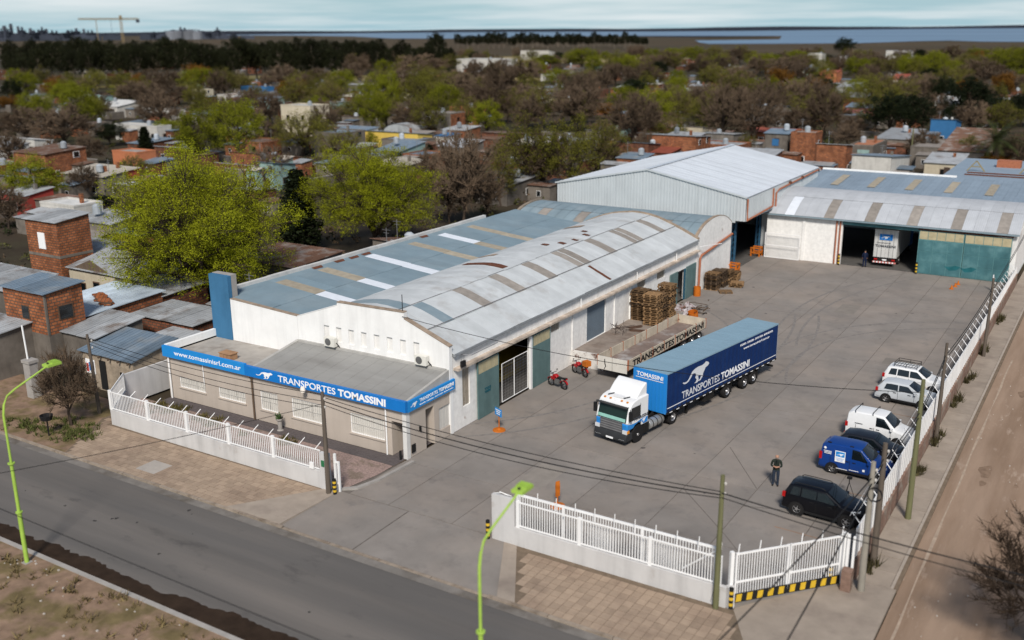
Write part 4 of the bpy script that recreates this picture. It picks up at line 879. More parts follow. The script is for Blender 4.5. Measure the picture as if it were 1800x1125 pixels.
lamp(-40.7, 'lime green street lamp on the dry verge before the stone cottage'); lamp(-15.6, 'lime green street lamp rising before the street wall and pavement')
# ---- signs on orange stands
def stand(x, y, h, lab, paddle):
    t = thing('stand_sign', lab, 'sign', (x, y, 0), R(-25))
    MB().lathe([(0, .16), (.1, .15), (.13, .08), (.38, .06), (.4, 0)], 18).build('base', ORANGE, t, smooth=35); MB().tube([(0, 0, .1), (0, 0, h)], .035, 8).build('post', ORANGE, t)
    if paddle: MB().prism([(-.02, h*.45), (.03, h*.45), (.05, h*.6), (.05, h*.95), (0, h*1.12), (-.04, h*.95)], 'y', -.12, .12).build('paddle', ORANGE, t)
    else:
        p = MB().box(-.36, .36, -.06, -.03, h-.2, h+.27).build('plate', BLUEL, t)
        for k in range(3): MB().box(-.28+.05*k, .28-.04*k, -.065, -.06, h+.14-.12*k, h+.19-.12*k).build('print_line', LETTER, p)
stand(-30.45, 47.3, 1.15, 'blue notice plate on an orange stand before the teal sliding door', False); stand(-22.5, 40.35, 1.25, 'narrow orange paddle stand behind the street wall', True)
for x, y in ((-12.75, 97.2), (-12.6, 98.3), (-12.5, 99.3)):
    t = thing('traffic_cone', 'small orange cone, '+{97.2: 'nearest', 98.3: 'middle one', 99.3: 'farthest'}[y]+' of three before the teal hangar door', 'cone', (x, y, 0), .2, 'orange cones'); MB().box(-.18, .18, -.18, .18, 0, .04).build('base', ORANGE, t); MB().lathe([(.13, .03), (.04, .38), (0, .39)], 12).build('cone_body', ORANGE, t)
for x, y, lab in ((-32.85, 102.0, 'orange steel guard frame at the lattice pillar by the leaning gate'), (-32.3, 93.3, 'orange steel guard frame at the lattice pillar by the white brick gable')):
    t = thing('guard_frame', lab, 'guard', (x, y, 0), 0, 'orange pillar guards')
    for a in (-.45, .45):
        for c in (-.45, .45): MB().box(a-.07, a+.07, c-.07, c+.07, 0, .95).build('post', ORANGE, t)
    for z in (.45, .95): MB().box(-.52, .52, -.55, -.42, z-.1, z+.02).box(-.52, .52, .42, .55, z-.1, z+.02).box(.42, .55, -.42, .42, z-.1, z+.02).build('rail', ORANGE, t)
t = thing('camera_tripod', 'black camera tripod standing between the black car and the blue van', 'tripod', (-10.2, 49.15, 0))
for k in range(3): MB().tube([(.3*math.cos(k*2.1), .3*math.sin(k*2.1), 0), (0, 0, .75)], .018, 5).build('leg', BLACKP, t)
MB().tube([(0, 0, .7), (0, 0, .95)], .025, 6).build('column', BLACKP, t); MB().box(-.12, .12, -.08, .08, .95, 1.05).build('head', BLACKP, t)
t = thing('planter_column', 'pale concrete planter with green plant before the office wall', 'planter', (-41.9, 40.5, 0))
MB().lathe([(0, 0), (.22, 0), (.14, .08), (.13, .6), (.2, .68), (.2, .78), (.15, .74), (0, .72)], 12).build('pedestal', CONC, t, smooth=30)
rng = random.Random(2); b = MB()
for i in range(60): a = rng.uniform(0, 6.3); q = rng.uniform(.05, .3); z = rng.uniform(.75, 1.1); b.add([(0, 0, .72), (q*math.cos(a), q*math.sin(a), z), (q*math.cos(a+.3), q*math.sin(a+.3), z-.05)], [(0, 1, 2)])
b.build('foliage', M('planter_leaves', (.05, .085, .03), .8, island=.4), t)
t = thing('litter_basket', 'dark wire litter basket on a post at the verge', 'basket', (-53.4, 32.75, -.05))
MB().tube([(0, 0, 0), (0, 0, 1.1)], .05, 6).build('post', BLACKP, t); MB().lathe([(.05, 1.0), (.32, 1.05), (.4, 1.35), (.36, 1.36), (.28, 1.1)], 10).build('basket', BLACKP, t)
t = thing('concrete_pier', 'stubby concrete pier with a white pipe beside the dark brick house', 'pier', (-60.3, 36.4, -.1)); MB().box(-.35, .35, -.3, .3, 0, 2.6).box(-.42, .42, -.36, .36, 2.5, 2.7).build('block', CONC, t); MB().tube([(-.2, 0, 2.7), (-.3, 0, 5.0)], .06, 6).build('vent_pipe', WSTEEL, t)
# ================================================================ VEHICLES AND GOODS
def bevel(o, w_, seg=2, ang=35):
    m = o.modifiers.new('bevel', 'BEVEL'); m.width = w_; m.segments = seg; m.limit_method = 'ANGLE'; m.angle_limit = R(ang)
    o.data.polygons.foreach_set('use_smooth', [True]*len(o.data.polygons)); o.data.set_sharp_from_angle(angle=R(50)); return o
def paint(n, c, r=.28): return M(n, c, r, var=.03, scale=2, coat=.18, spec=.25, world=False)
WPAINT = paint('white_car_paint', (.74, .75, .76)); SPAINT = paint('silver_car_paint', (.50, .53, .56)); BPAINT = paint('navy_van_paint', (.006, .04, .20)); KPAINT = paint('black_car_paint', (.0035, .0038, .006)); GPAINT = paint('graphite_car_paint', (.011, .013, .019))
REDL = M('red_lamp', (.38, .012, .012), .25, var=0); CLEARL = M('clear_lamp', (.62, .64, .66), .12, var=0, spec=.8); AMBER = M('amber_lamp', (.7, .25, .02), .3, var=0)
def wheel(parent, x, y, r, wd, sgn, rim=ALU, hub=.62):
    t = MB().lathe([(r*hub, -wd/2), (r*.93, -wd/2), (r, -wd/2+.03), (r, wd/2-.03), (r*.93, wd/2), (r*hub, wd/2)], 20, (x, y, r), 'y').build('wheel', RUBBER, parent, smooth=40)
    f = y+sgn*wd/2
    b = MB().lathe([(r*hub, -wd*.2*sgn), (r*hub*.97, -.005*sgn), (r*hub*.86, -.02*sgn), (r*.55*hub, -.06*sgn), (r*.24, -.02*sgn), (r*.2, .012*sgn), (0, .014*sgn)], 20, (x, f, r), 'y'); b.build('rim', rim, t, smooth=40)
    for k in range(5):
        a = k*2*pi/5; MB().bar((x+math.cos(a)*r*.2, f+.004*sgn, r+math.sin(a)*r*.2), (x+math.cos(a)*r*hub*.92, f-.008*sgn, r+math.sin(a)*r*hub*.92), r*.13, .02).build('spoke', rim, t)
    return t
def car(lab, x, y, rz, spec, pnt, cat='car'):
    st, w_, belt, glassx, wsx, rwx, axl, r = (spec[k] for k in ('st', 'w', 'belt', 'win', 'ws', 'rw', 'ax', 'r'))
    t = thing('parked_'+cat.replace(' ', '_'), lab, cat, (x, y, 0), rz, 'vehicles parked along the boundary wall'); zb = .24
    def ring(s):
        xx, zt, f = s; wt = w_*(.80 if zt > belt+.15 else .86)*f; bl = min(belt, zt-.07); ww = w_*f
        return [(0, zb), (ww*.93, zb), (ww, zb+.14), (ww*1.0, bl*.72), (ww*.965, bl), (wt, zt-.055), (wt*.86, zt-.012), (0, zt+.02)]
    def rx(xx):
        for a, c in zip(st, st[1:]):
            if a[0] <= xx <= c[0]:
                k = (xx-a[0])/(c[0]-a[0]); ra, rc = ring(a), ring(c); return [(p[0]+(q[0]-p[0])*k, p[1]+(q[1]-p[1])*k) for p, q in zip(ra, rc)]
        return ring(st[-1] if xx > 0 else st[0])
    xs = sorted({s[0] for s in st}|{a+d for a in axl for d in (-r*.9, r*.9)}|{st[0][0]+.5})
    b = MB(); n = 14; k = 0
    for xx in xs:
        rg = rx(xx); full = rg+[(-p[0], p[1]) for p in rg[1:-1]][::-1]; b.v += [(xx, p[0], p[1]) for p in full]
    for i in range(len(xs)-1):
        for j in range(n): b.f.append((i*n+j, i*n+(j+1) % n, (i+1)*n+(j+1) % n, (i+1)*n+j)); b.m.append(0)
    b.f.append(tuple(range(n))[::-1]); b.f.append(tuple((len(xs)-1)*n+j for j in range(n))); b.m += [0, 0]
    o = b.build('body', pnt, t); bevel(o, .035, 2, 18)
    def S(xx, tt, sg, off=.012):
        rg = rx(xx); p, q = rg[4], rg[5]; return (xx, sg*(p[0]+(q[0]-p[0])*tt+off), p[1]+(q[1]-p[1])*tt+off*.4)
    for sg in (-1, 1):
        for (x0, x1, x0t, x1t) in glassx:
            m = 5; bt = [S(x0+(x1-x0)*i/m, .10, sg) for i in range(m+1)]; tp = [S(x0t+(x1t-x0t)*i/m, .88, sg) for i in range(m+1)]
            MB().add(bt+tp, [(i, i+1, m+2+i, m+1+i) if sg < 0 else (i+1, i, m+1+i, m+2+i) for i in range(m)]).build('side_window', GLASS, t)
        for ax in axl:
            MB().lathe([(0, 0), (r*1.22, 0), (r*1.25, -.02)], 22, (ax, sg*(w_*1.0+.004), r*1.02), 'y').build('wheel_arch', BLACKP, t); wheel(t, ax, sg*(w_-.085), r, .2, sg, spec.get('rim', ALU))
        MB().box(axl[0]+r*1.2, axl[1]-r*1.2, min(sg*w_*.9, sg*(w_+.012)), max(sg*w_*.9, sg*(w_+.012)), zb-.02, zb+.1).build('sill', spec.get('clad', BLACKP), t)
        for xd in spec['seam']: a0 = rx(xd); MB().box(xd-.008, xd+.008, sg*(w_*1.003)-.004, sg*(w_*1.003)+.004, zb+.14, belt*.97).build('door_seam', BLK, t)
        for xd in spec['handle']: MB().box(xd-.09, xd+.09, sg*w_*.985-.02, sg*w_*.985+.022, belt*.86, belt*.86+.04).build('door_handle', spec.get('hm', BLACKP), t)
        xm = wsx[0]-.22; MB().box(xm-.05, xm+.06, min(sg*(w_*.93), sg*(w_+.14)), max(sg*(w_*.93), sg*(w_+.14)), belt, belt+.14).build('mirror', spec.get('mm', pnt), t)
        f = st[-2]; MB().prism([(f[0]-.32, sg*w_*.96), (f[0]-.02, sg*w_*.90), (f[0]+.07, sg*w_*.72), (f[0]+.05, sg*w_*.55), (f[0]-.1, sg*w_*.72)][::1 if sg > 0 else -1], 'z', f[1]-.19, f[1]-.035).build('headlight', CLEARL, t)
        q = st[1]; tz = spec['tail']; MB().box(q[0]-.035, q[0]+.12, min(sg*w_*.80, sg*w_*.985), max(sg*w_*.80, sg*w_*.985), tz[0], tz[1]).build('tail_light', REDL, t)
        MB().box(st[-1][0]-.12, st[-1][0]+.012, min(sg*w_*.55, sg*w_*.75), max(sg*w_*.55, sg*w_*.75), .42, .52).build('fog_lamp', CLEARL, t)
    def glass(xa, xb, name):      # windscreen between cowl xa and roof xb
        A = rx(xa); C_ = rx(xb); za, zc = A[7][1], C_[7][1]; wa, wc = A[5][0]*1.0, C_[6][0]*1.02; nx = abs(zc-za); nz_ = abs(xa-xb); L_ = math.hypot(nx, nz_); sx = 1 if xa > xb else -1; ox, oz = sx*nx/L_*.025, nz_/L_*.025
        pa = Vector((xa, 0, za)); pc = Vector((xb, 0, zc)); lo = pa.lerp(pc, .10); hi = pa.lerp(pc, .93); w0 = wa*.93; w1 = wc*.98; d = .035
        MB().add([(lo.x+ox-sx*.06, -w0, lo.z+oz), (lo.x+ox, 0, lo.z+oz+.01), (lo.x+ox-sx*.06, w0, lo.z+oz), (hi.x+ox-sx*.03, -w1, hi.z+oz-d), (hi.x+ox, 0, hi.z+oz), (hi.x+ox-sx*.03, w1, hi.z+oz-d)], [(0, 1, 4, 3), (1, 2, 5, 4)] if sx > 0 else [(3, 4, 1, 0), (4, 5, 2, 1)]).build(name, GLASS, t, smooth=60)
    glass(wsx[0], wsx[1], 'windscreen')
    if rwx: glass(rwx[0], rwx[1], 'rear_window')
    f = st[-1]; MB().box(f[0]-.05, f[0]+.015, -w_*.5, w_*.5, .5, f[1]-.06).build('radiator_grille', BLACKP, t); MB().box(f[0]+.01, f[0]+.025, -.2, .2, .42, .54).build('licence_plate', LETTER, t)
    MB().box(st[0][0]-.03, st[0][0]+.1, -w_*.9, w_*.9, .28, .5).build('rear_bumper', spec.get('clad', pnt), t); MB().box(st[0][0]-.04, st[0][0]-.02, -.2, .2, .62, .74).build('licence_plate', LETTER, t)
    return t
HATCH = dict(st=[(-1.82, .62, .86), (-1.78, .94, .93), (-1.45, 1.30, .97), (-.9, 1.38, 1), (.15, 1.37, 1), (.9, .93, 1), (1.55, .80, .96), (1.78, .60, .84)], w=.78, belt=.86, win=[(-1.3, -.42, -1.18, -.45), (-.36, .62, -.38, .18)], ws=(.9, .15), rw=(-1.78, -1.45), ax=(-1.12, 1.12), r=.28, seam=(-.4, .62, -1.0), handle=(-.6, .3), tail=(.68, .92))
SUV = dict(st=[(-2.0, .70, .88), (-1.97, 1.0, .95), (-1.72, 1.47, .98), (-1.3, 1.55, 1), (.15, 1.54, 1), (.92, 1.04, 1), (1.75, .95, .97), (1.97, .70, .86)], w=.84, belt=.97, win=[(-1.62, -1.12, -1.5, -1.1), (-1.05, -.30, -1.03, -.32), (-.24, .68, -.26, .2)], ws=(.92, .15), rw=(-1.97, -1.72), ax=(-1.22, 1.24), r=.33, seam=(-.28, .68, -1.08), handle=(-.5, .4), tail=(.78, 1.02), clad=BLACKP)
VAN = dict(st=[(-1.85, .68, .9), (-1.83, 1.0, .97), (-1.76, 1.55, .985), (-1.5, 1.66, 1), (-.2, 1.70, 1), (.28, 1.66, 1), (1.02, 1.02, 1), (1.6, .88, .96), (1.84, .64, .86)], w=.82, belt=.98, win=[(-.12, .78, -.14, .33)], ws=(1.02, .28), rw=None, ax=(-1.12, 1.18), r=.29, seam=(-.2, .75, -1.25), handle=(.02, -.35), tail=(.72, 1.12))
c1 = car('black SUV parked nearest the corner gate, roof rails on top', -10.6, 46.4, R(-4), dict(SUV, tail=(.82, 1.06)), KPAINT)
for sg in (-1, 1): MB().tube([(-1.5, sg*.55, 1.52), (-1.4, sg*.55, 1.60), (-.1, sg*.55, 1.61), (.05, sg*.55, 1.54)], .022, 5).build('roof_rail', BLACKP, c1)
c2 = car('navy blue van with a white cheetah sticker on its flank', -10.5, 52.2, R(-3), VAN, BPAINT, 'van')
MB().box(-1.0, -.45, -.832, -.826, .75, 1.38).build('sticker', LETTER, c2); MB().box(-.96, -.49, -.836, -.832, 1.05, 1.34).build('sticker_panel', BLUEL, c2); cheetah('cheetah_logo', .38, .17, LETTER, c2, (-.92, -.838, 1.10), (pi/2, 0, 0))
for k in range(3): MB().box(-.95+.03*k, -.5-.04*k, -.836, -.832, .95-.07*k, .97-.07*k).build('print_line', BLUE, c2)
for k in range(3): MB().box(-1.62+.02*k, -1.2, -.832, -.826, 1.24-.07*k, 1.27-.07*k).build('print_line', LETTER, c2)
MB().lathe([(0, 0), (.07, 0)], 12, (-1.55, -.83, 1.42), 'y').build('emblem', LETTER, c2); MB().box(.5, .62, -.838, -.83, .5, .62).build('emblem', LETTER, c2); MB().box(-.2, .3, -.838, -.83, .42, .45).build('print_line', LETTER, c2); MB().box(-.9, -.3, -.838, -.83, .36, .39).build('print_line', LETTER, c2)
for xx in (-1.4, -.2): MB().box(xx-.1, xx+.1, -.62, -.56, 1.66, 1.71).build('roof_mount', BLACKP, c2)
c3 = car('dark graphite hatchback squeezed between the blue van and white van', -10.3, 54.75, R(-3), HATCH, GPAINT)
c4 = car('white panel van with two black roof bars', -10.45, 57.6, R(-4), dict(VAN, tail=(.72, 1.0), clad=BLACKP), WPAINT, 'van')
for xx in (-1.35, -.35): MB().tube([(xx, -.68, 1.62), (xx, -.66, 1.78), (xx, .66, 1.78), (xx, .68, 1.62)], .025, 5).build('roof_bar', BLACKP, c4)
for sg in (-1, 1): MB().box(-1.3, -.85, sg*.826-.004, sg*.826+.004, 1.02, 1.05).build('slide_rail', BLACKP, c4)
c5 = car('silver hatchback parked beside the white SUV', -10.35, 64.7, R(-5), HATCH, SPAINT)
c6 = car('white SUV with black roof basket parked deepest in the row', -10.35, 67.5, R(-4), dict(SUV, hm=WPAINT), WPAINT)
b = MB(); 
for z in (1.66, 1.82): b.tube([(-1.35, -.55, z), (.1, -.55, z), (.1, .55, z), (-1.35, .55, z), (-1.35, -.55, z)], .02, 5)
for i in range(9): b.tube([(-1.35+i*.18, -.55, 1.66), (-1.35+i*.18, .55, 1.66)], .014, 4)
for xx in (-1.35, -.6, .1):
    for sg in (-.55, .55): b.tube([(xx, sg, 1.55), (xx, sg, 1.82)], .016, 4)
b.build('roof_basket', BLACKP, c6)

# ---------------- articulated lorry
tr = thing('articulated_lorry', 'white and blue lorry hauling a long navy curtain-sided trailer across the yard', 'lorry', (-23.8, 49.05, 0), R(-9.96))
NAVY = M('navy_curtain', (.007, .026, .105), .55, var=.12, scale=1.5, world=False, col2=(.012, .034, .115), mix2=(.5, .7), scale2=.8, wave=(.5, 'Y', .6)); LROOF = M('trailer_roof_sheet', (.21, .32, .40), .5, var=.08, scale=.6, stretch=(1, 3, 1)); CABB = paint('bright_blue_cab', (.02, .22, .60)); CHAS = M('chassis_black', (.02, .019, .018), .7, var=.3, scale=3)
tx = .19; W2 = 1.19
def xb(name, m, *a): return box_ob(name, m, tr, a[0]+tx, a[1]+tx, *a[2:])
sb = xb('trailer_curtain', NAVY, -W2, W2, 3.68, 17.5, 1.12, 3.52)
xb('trailer_roof', LROOF, -W2-.005, W2+.005, 3.62, 17.55, 3.52, 3.60)
rb = MB().box(-W2+tx, W2+tx, 0, .07, 3.60, 3.615).mesh('roof_bow', LROOF)
for i in range(24): put('roof_bow', rb, tr, (0, 3.9+i*.58, 0))
fb_ = xb('trailer_front', CABB, -W2-.004, W2+.004, 3.58, 3.68, 1.05, 3.56)
for i in range(9): MB().box(-W2+tx+.1+i*.26, -W2+tx+.16+i*.26, 3.56, 3.58, 1.1, 3.1).build('rib', CABB, fb_)
text('lettering', 'TOMASSINI', .36, LETTER, tr, (-W2+tx+.25, 3.555, 3.12), (pi/2, 0, 0), .007, fit=1.9); xb('lettering_rule', LETTER, -W2+.2, W2-.2, 3.548, 3.56, 3.0, 3.035)
for sg in (-1, 1):
    xb('side_rave', CHAS, sg*W2-.03, sg*W2+.03, 3.65, 17.5, 1.0, 1.12); MB().box(sg*W2+tx-.012+.02*sg, sg*W2+tx+.012, 3.75, 17.4, 1.34, 1.385).build('white_line', LETTER, tr)
    for i in range(18): MB().box(sg*(W2+.033)+tx-.006, sg*(W2+.033)+tx+.006, 4.0+i*.76, 4.3+i*.76, 1.03, 1.075).build('reflector', LETTER, tr)
    for i in range(28): MB().box(sg*(W2+.01)+tx-.012, sg*(W2+.01)+tx+.012, 3.9+i*.49, 3.94+i*.49, .95, 1.3).build('buckle_strap', CHAS, tr)
xs_ = W2+tx+.006; rr_ = (pi/2, 0, pi/2)
text('lettering', 'TRANSPORTES', .66, M('pale_grey_lettering', (.62, .64, .67), .5, var=0), tr, (xs_, 5.35, 1.53), rr_, .006, fit=4.45); text('lettering', 'TOMASSINI', .66, LETTER, tr, (xs_, 9.98, 1.53), rr_, .015, fit=3.68)
cheetah('cheetah_logo', 3.0, 1.35, MATS['pale_grey_lettering'], tr, (xs_, 5.4, 2.12), rr_)
text('lettering', 'ROSARIO - CORDOBA - SANTA ROSA - BAHIA BLANCA', .2, LETTER, tr, (xs_, 12.3, 3.2), rr_, 0, fit=4.45); text('lettering', 'www.tomassinisrl.com.ar', .24, LETTER, tr, (xs_, 12.75, 2.88), rr_, 0, fit=3.55)
xb('trailer_rear', M('trailer_rear_doors', (.4, .41, .42), .5), -W2, W2, 17.5, 17.54, 1.12, 3.52); xb('rear_bumper', CHAS, -1.1, 1.1, 17.2, 17.32, .5, .62)
for x in (-.45, .45): xb('chassis_rail', CHAS, x-.07, x+.07, 4.2, 17.3, .72, 1.0)
for i in range(7): xb('cross_member', CHAS, -W2+.02, W2-.02, 5.2+i*1.8, 5.3+i*1.8, .92, 1.0)
xb('landing_leg', CHAS, -.75, -.6, 6.7, 6.85, .1, .9); xb('landing_leg', CHAS, .6, .75, 6.7, 6.85, .1, .9); xb('tool_box', CHAS, .6, 1.12, 8.2, 9.3, .5, .92)
def twheel(parent, x, y, r, wd, sg, rim=ALU):
    t = MB().lathe([(r*.56, -wd/2), (r*.94, -wd/2), (r, -wd/2+.04), (r, wd/2-.04), (r*.94, wd/2), (r*.56, wd/2)], 24, (x, y, r), 'x').build('wheel', RUBBER, parent, smooth=40); f = x+sg*wd/2
    MB().lathe([(r*.57, -.06*sg), (r*.55, -.01*sg), (r*.48, -.05*sg), (r*.40, -.10*sg), (r*.27, -.08*sg), (r*.2, .0), (r*.16, .04*sg), (0, .045*sg)], 24, (f, y, r), 'x').build('rim', rim, t, smooth=35)
    for k in range(8):
        a = k*pi/4; MB().tube([(f-.09*sg, y+math.cos(a)*r*.33, r+math.sin(a)*r*.33), (f-.055*sg, y+math.cos(a)*r*.33, r+math.sin(a)*r*.33)], .02, 6).build('wheel_nut', BLACKP, t)
for y in (10.95, 13.25, 14.45):
    for sg in (-1, 1): twheel(tr, tx+sg*(W2-.17), y, .46, .30, sg)
    MB().tube([(tx-W2+.2, y, .46), (tx+W2-.2, y, .46)], .07, 8).build('axle', CHAS, tr)
    MB().box(tx+W2-.5, tx+W2-.02, y+.52, y+.54, .25, .95).build('mud_flap', BLACKP, tr)

# tractor unit
for x in (-.4, .4): box_ob('tractor_rail', CHAS, tr, x-.06, x+.06, .4, 5.6, .62, .86)
o = MB().prism([(.02, .98), (.0, 1.40), (2.12, 1.40), (2.12, .98), (1.62, .98), (1.5, 1.12), (1.15, 1.22), (.8, 1.12), (.62, .98)], 'x', -1.13, 1.13).build('cab_lower', CABB, tr); bevel(o, .07, 3)
o = MB().prism([(.0, 1.40), (.02, 1.48), (.135, 1.9), (.265, 2.32), (.40, 2.50), (.64, 2.63), (1.1, 2.71), (2.12, 2.73), (2.12, 1.40)], 'x', -1.13, 1.13).build('cab_upper', WPAINT, tr); bevel(o, .15, 4)
# white swoosh dipping into the blue on each flank
for sg in (-1, 1): MB().prism([(.02, 1.41), (.4, 1.32), (.9, 1.30), (1.35, 1.38), (1.7, 1.44), (.5, 1.46)], 'x', sg*1.133-.004, sg*1.133+.004).build('swoosh', WPAINT, tr)
MB().add([(-1.12, .12, 1.47), (-1.0, -.008, 1.47), (1.0, -.008, 1.47), (1.12, .12, 1.47), (1.08, .36, 2.38), (.96, .235, 2.38), (-.96, .235, 2.38), (-1.08, .36, 2.38)], [(1, 2, 5, 6), (0, 1, 6, 7), (2, 3, 4, 5)]).build('windscreen', M('green_tinted_screen', (.012, .026, .023), .12, var=0, spec=.25), tr)
MB().add([(-.98, -.022, 1.52), (.98, -.022, 1.52), (.97, .03, 1.70), (-.97, .03, 1.70)], [(0, 1, 2, 3)]).build('sun_strip', M('pale_green_banner', (.25, .48, .42), .5), tr)
o = text('lettering', 'TOMASSINI', .2, M('banner_letters', (.02, .10, .09), .5), tr, (-.62, .0, 1.57), (R(73), 0, 0), .006, 1.0)
o = MB().box(-1.1, 1.1, -.06, .08, 2.36, 2.44).build('sun_visor', M('smoked_visor', (.05, .05, .05), .3), tr); bevel(o, .02)
for sg in (-1, 1):
    MB().prism([(.18, 1.50), (1.28, 1.50), (1.28, 2.30), (.42, 2.30)], 'x', sg*1.136-.006, sg*1.136+.006).build('side_window', GLASS, tr); MB().box(min(sg*1.13, sg*1.145), max(sg*1.13, sg*1.145), 1.3, 1.315, .95, 2.4).build('door_seam', BLK, tr)
    ms = MB().box(min(sg*1.18, sg*1.36), max(sg*1.18, sg*1.36), .06, .2, 1.65, 2.2).build('mirror', BLACKP, tr); MB().bar((sg*1.1, .3, 2.25), (sg*1.27, .14, 2.2), .03, .03).build('mirror_arm', BLACKP, ms)
    o = MB().prism([(1.42, 1.35), (1.8, 1.5), (2.1, 2.7), (2.1, 1.0), (1.45, 1.0)], 'x', sg*1.1-.02, sg*1.1+.02).build('side_fairing', WPAINT, tr)
    MB().box(sg*.98-.16, sg*.98+.16, -.045, .05, .80, 1.02).build('headlight', CLEARL, tr); MB().box(sg*1.13-.03, sg*1.13+.03, -.02, .2, .84, 1.0).build('indicator', AMBER, tr); MB().box(sg*.85-.2, sg*.85+.2, -.15, -.1, .45, .55).build('fog_lamp', CLEARL, tr)
    twheel(tr, sg*.98, 1.12, .48, .28, sg); MB().lathe([(0, 0), (.55, 0), (.57, -.02*sg)], 24, (sg*1.125, 1.12, .52), 'x').build('wheel_arch', BLACKP, tr)
    twheel(tr, sg*.92, 4.8, .48, .5, sg)
    arc = [(4.8+.58*math.cos(a), .5+.58*math.sin(a)) for a in [R(10+16*i) for i in range(11)]]; arc2 = [(4.8+.62*math.cos(a), .5+.62*math.sin(a)) for a in [R(10+16*i) for i in range(11)]]
    MB().prism(arc+arc2[::-1], 'x', min(sg*.62, sg*1.18), max(sg*.62, sg*1.18)).build('mudguard', BLACKP, tr)
text('lettering', 'TOMASSINI', .26, M('grey_black_letters', (.06, .065, .08), .5), tr, (1.142, .62, 1.44), rr_, .006, fit=1.45)
cheetah('cheetah_logo', .5, .26, LETTER, tr, (1.14, 1.35, 1.14), rr_)
o = MB().prism([(-.14, .32), (-.16, .60), (-.05, .80), (.5, .80), (.55, .5), (.5, .32)], 'x', -1.14, 1.14).build('bumper', M('bumper_dark', (.035, .037, .04), .5), tr); bevel(o, .04)
gr = MB().box(-.78, .78, -.03, .02, .82, 1.44).build('grille', M('grille_grey', (.10, .10, .105), .45), tr)
for i in range(4): MB().box(-.76, .76, -.055, -.03, .86+i*.14, .93+i*.14).build('grille_bar', M('grille_bar', (.17, .17, .175), .4), gr)
MB().box(-.25, .25, -.165, -.155, .36, .47).build('licence_plate', LETTER, tr)
o = MB().prism([(.95, 2.66), (1.15, 2.82), (1.55, 3.18), (1.95, 3.42), (2.12, 3.42), (2.12, 2.68)], 'x', -1.0, 1.0).build('roof_deflector', WPAINT, tr); bevel(o, .07, 3)
MB().box(-.35, .35, .62, .98, 2.64, 2.72).build('roof_hatch', WPAINT, tr)
for x in (-.62, .5): MB().bar((x-.1, .62, 2.69), (x+.12, .95, 2.74), .05, .04).build('air_horn', BLACKP, tr)
for x in (-.8, -.4, .4, .8): MB().box(x-.05, x+.05, .40, .5, 2.56, 2.62).build('marker_lamp', AMBER, tr)
tk = MB().lathe([(0, 2.32), (.27, 2.32), (.30, 2.36), (.30, 3.74), (.27, 3.78), (0, 3.78)], 20, (.92, 0, .66), 'y').build('fuel_tank', M('tank_steel', (.40, .40, .39), .35, metal=.6, var=.1), tr, smooth=40)
for y in (2.6, 3.05, 3.5): MB().lathe([(.302, y-.03), (.312, y-.03), (.312, y+.03), (.302, y+.03)], 20, (.92, 0, .66), 'y').build('tank_strap', CHAS, tk)
box_ob('battery_box', CHAS, tr, -1.1, -.5, 2.4, 3.6, .45, .95); box_ob('cab_step', CHAS, tr, .85, 1.12, 1.7, 2.25, .35, .95); MB().lathe([(0, .87), (.45, .87), (.45, .95), (0, .97)], 16, (.0, 4.6, 0)).build('fifth_wheel', CHAS, tr); MB().tube([(-.75, 2.3, .9), (-.75, 2.3, 2.6)], .07, 8).build('exhaust', ALU, tr)
# ---------------- old open drop-side trailer at the loading dock
fb = thing('dropside_trailer', 'old cream open flatbed trailer with lettered drop sides beside the loading dock', 'trailer', (-28.5, 58.75, 0), R(-3.6))
OLDC = M('rusty_cream_boards', (.52, .46, .37), .8, var=.15, scale=2, col2=(.20, .12, .08), mix2=(.60, .70), scale2=1.3, streak=.25, world=False)
BED = M('worn_trailer_bed', (.20, .155, .135), .9, var=.25, scale=1, col2=(.34, .32, .31), mix2=(.52, .68), scale2=.7, world=False)
box_ob('bed', BED, fb, -1.19, 1.19, 0, 12.4, .92, 1.02); n = 7
for sg in (-1, 1):
    for i in range(n): box_ob('side_board', OLDC, fb, sg*1.19-.03, sg*1.19+.03, .06+i*12.3/n, .06+(i+1)*12.3/n-.03, .98, 1.68)
    for i in range(n+1): box_ob('stake', RUSTSTEEL, fb, sg*1.19-.045, sg*1.19+.045, i*12.3/n, .06+i*12.3/n-.002, .95, 1.72)
for i in range(2): box_ob('front_board', M('white_front_boards', (.62, .60, .55), .75, var=.1, col2=(.3, .22, .17), mix2=(.62, .7), scale2=2, world=False), fb, -1.16+i*1.17, -.03+i*1.17, -.05, 0, .72, 1.66)
box_ob('tail_board', OLDC, fb, -1.16, 1.16, 12.36, 12.42, .98, 1.68)
text('lettering', 'TRANSPORTES TOMASSINI', .62, M('black_board_letters', (.02, .02, .022), .7, var=.2), fb, (1.226, .6, 1.10), rr_, .018, fit=11.3)
for x in (-.45, .45): box_ob('chassis_rail', CHAS, fb, x-.07, x+.07, .3, 12.2, .6, .92)
for y in (8.8, 10.2, 11.4):
    for sg in (-1, 1): twheel(fb, sg*1.0, y, .46, .28, sg)
for sg in (-.7, .7): box_ob('landing_leg', CHAS, fb, sg-.06, sg+.06, 2.2, 2.32, 0, .92)
MB().tube([(-.6, -.06, 1.5), (-.55, -.1, 1.2), (-.5, -.08, 1.0), (-.6, -.1, .8)], .03, 5).build('air_hose', BLACKP, fb)
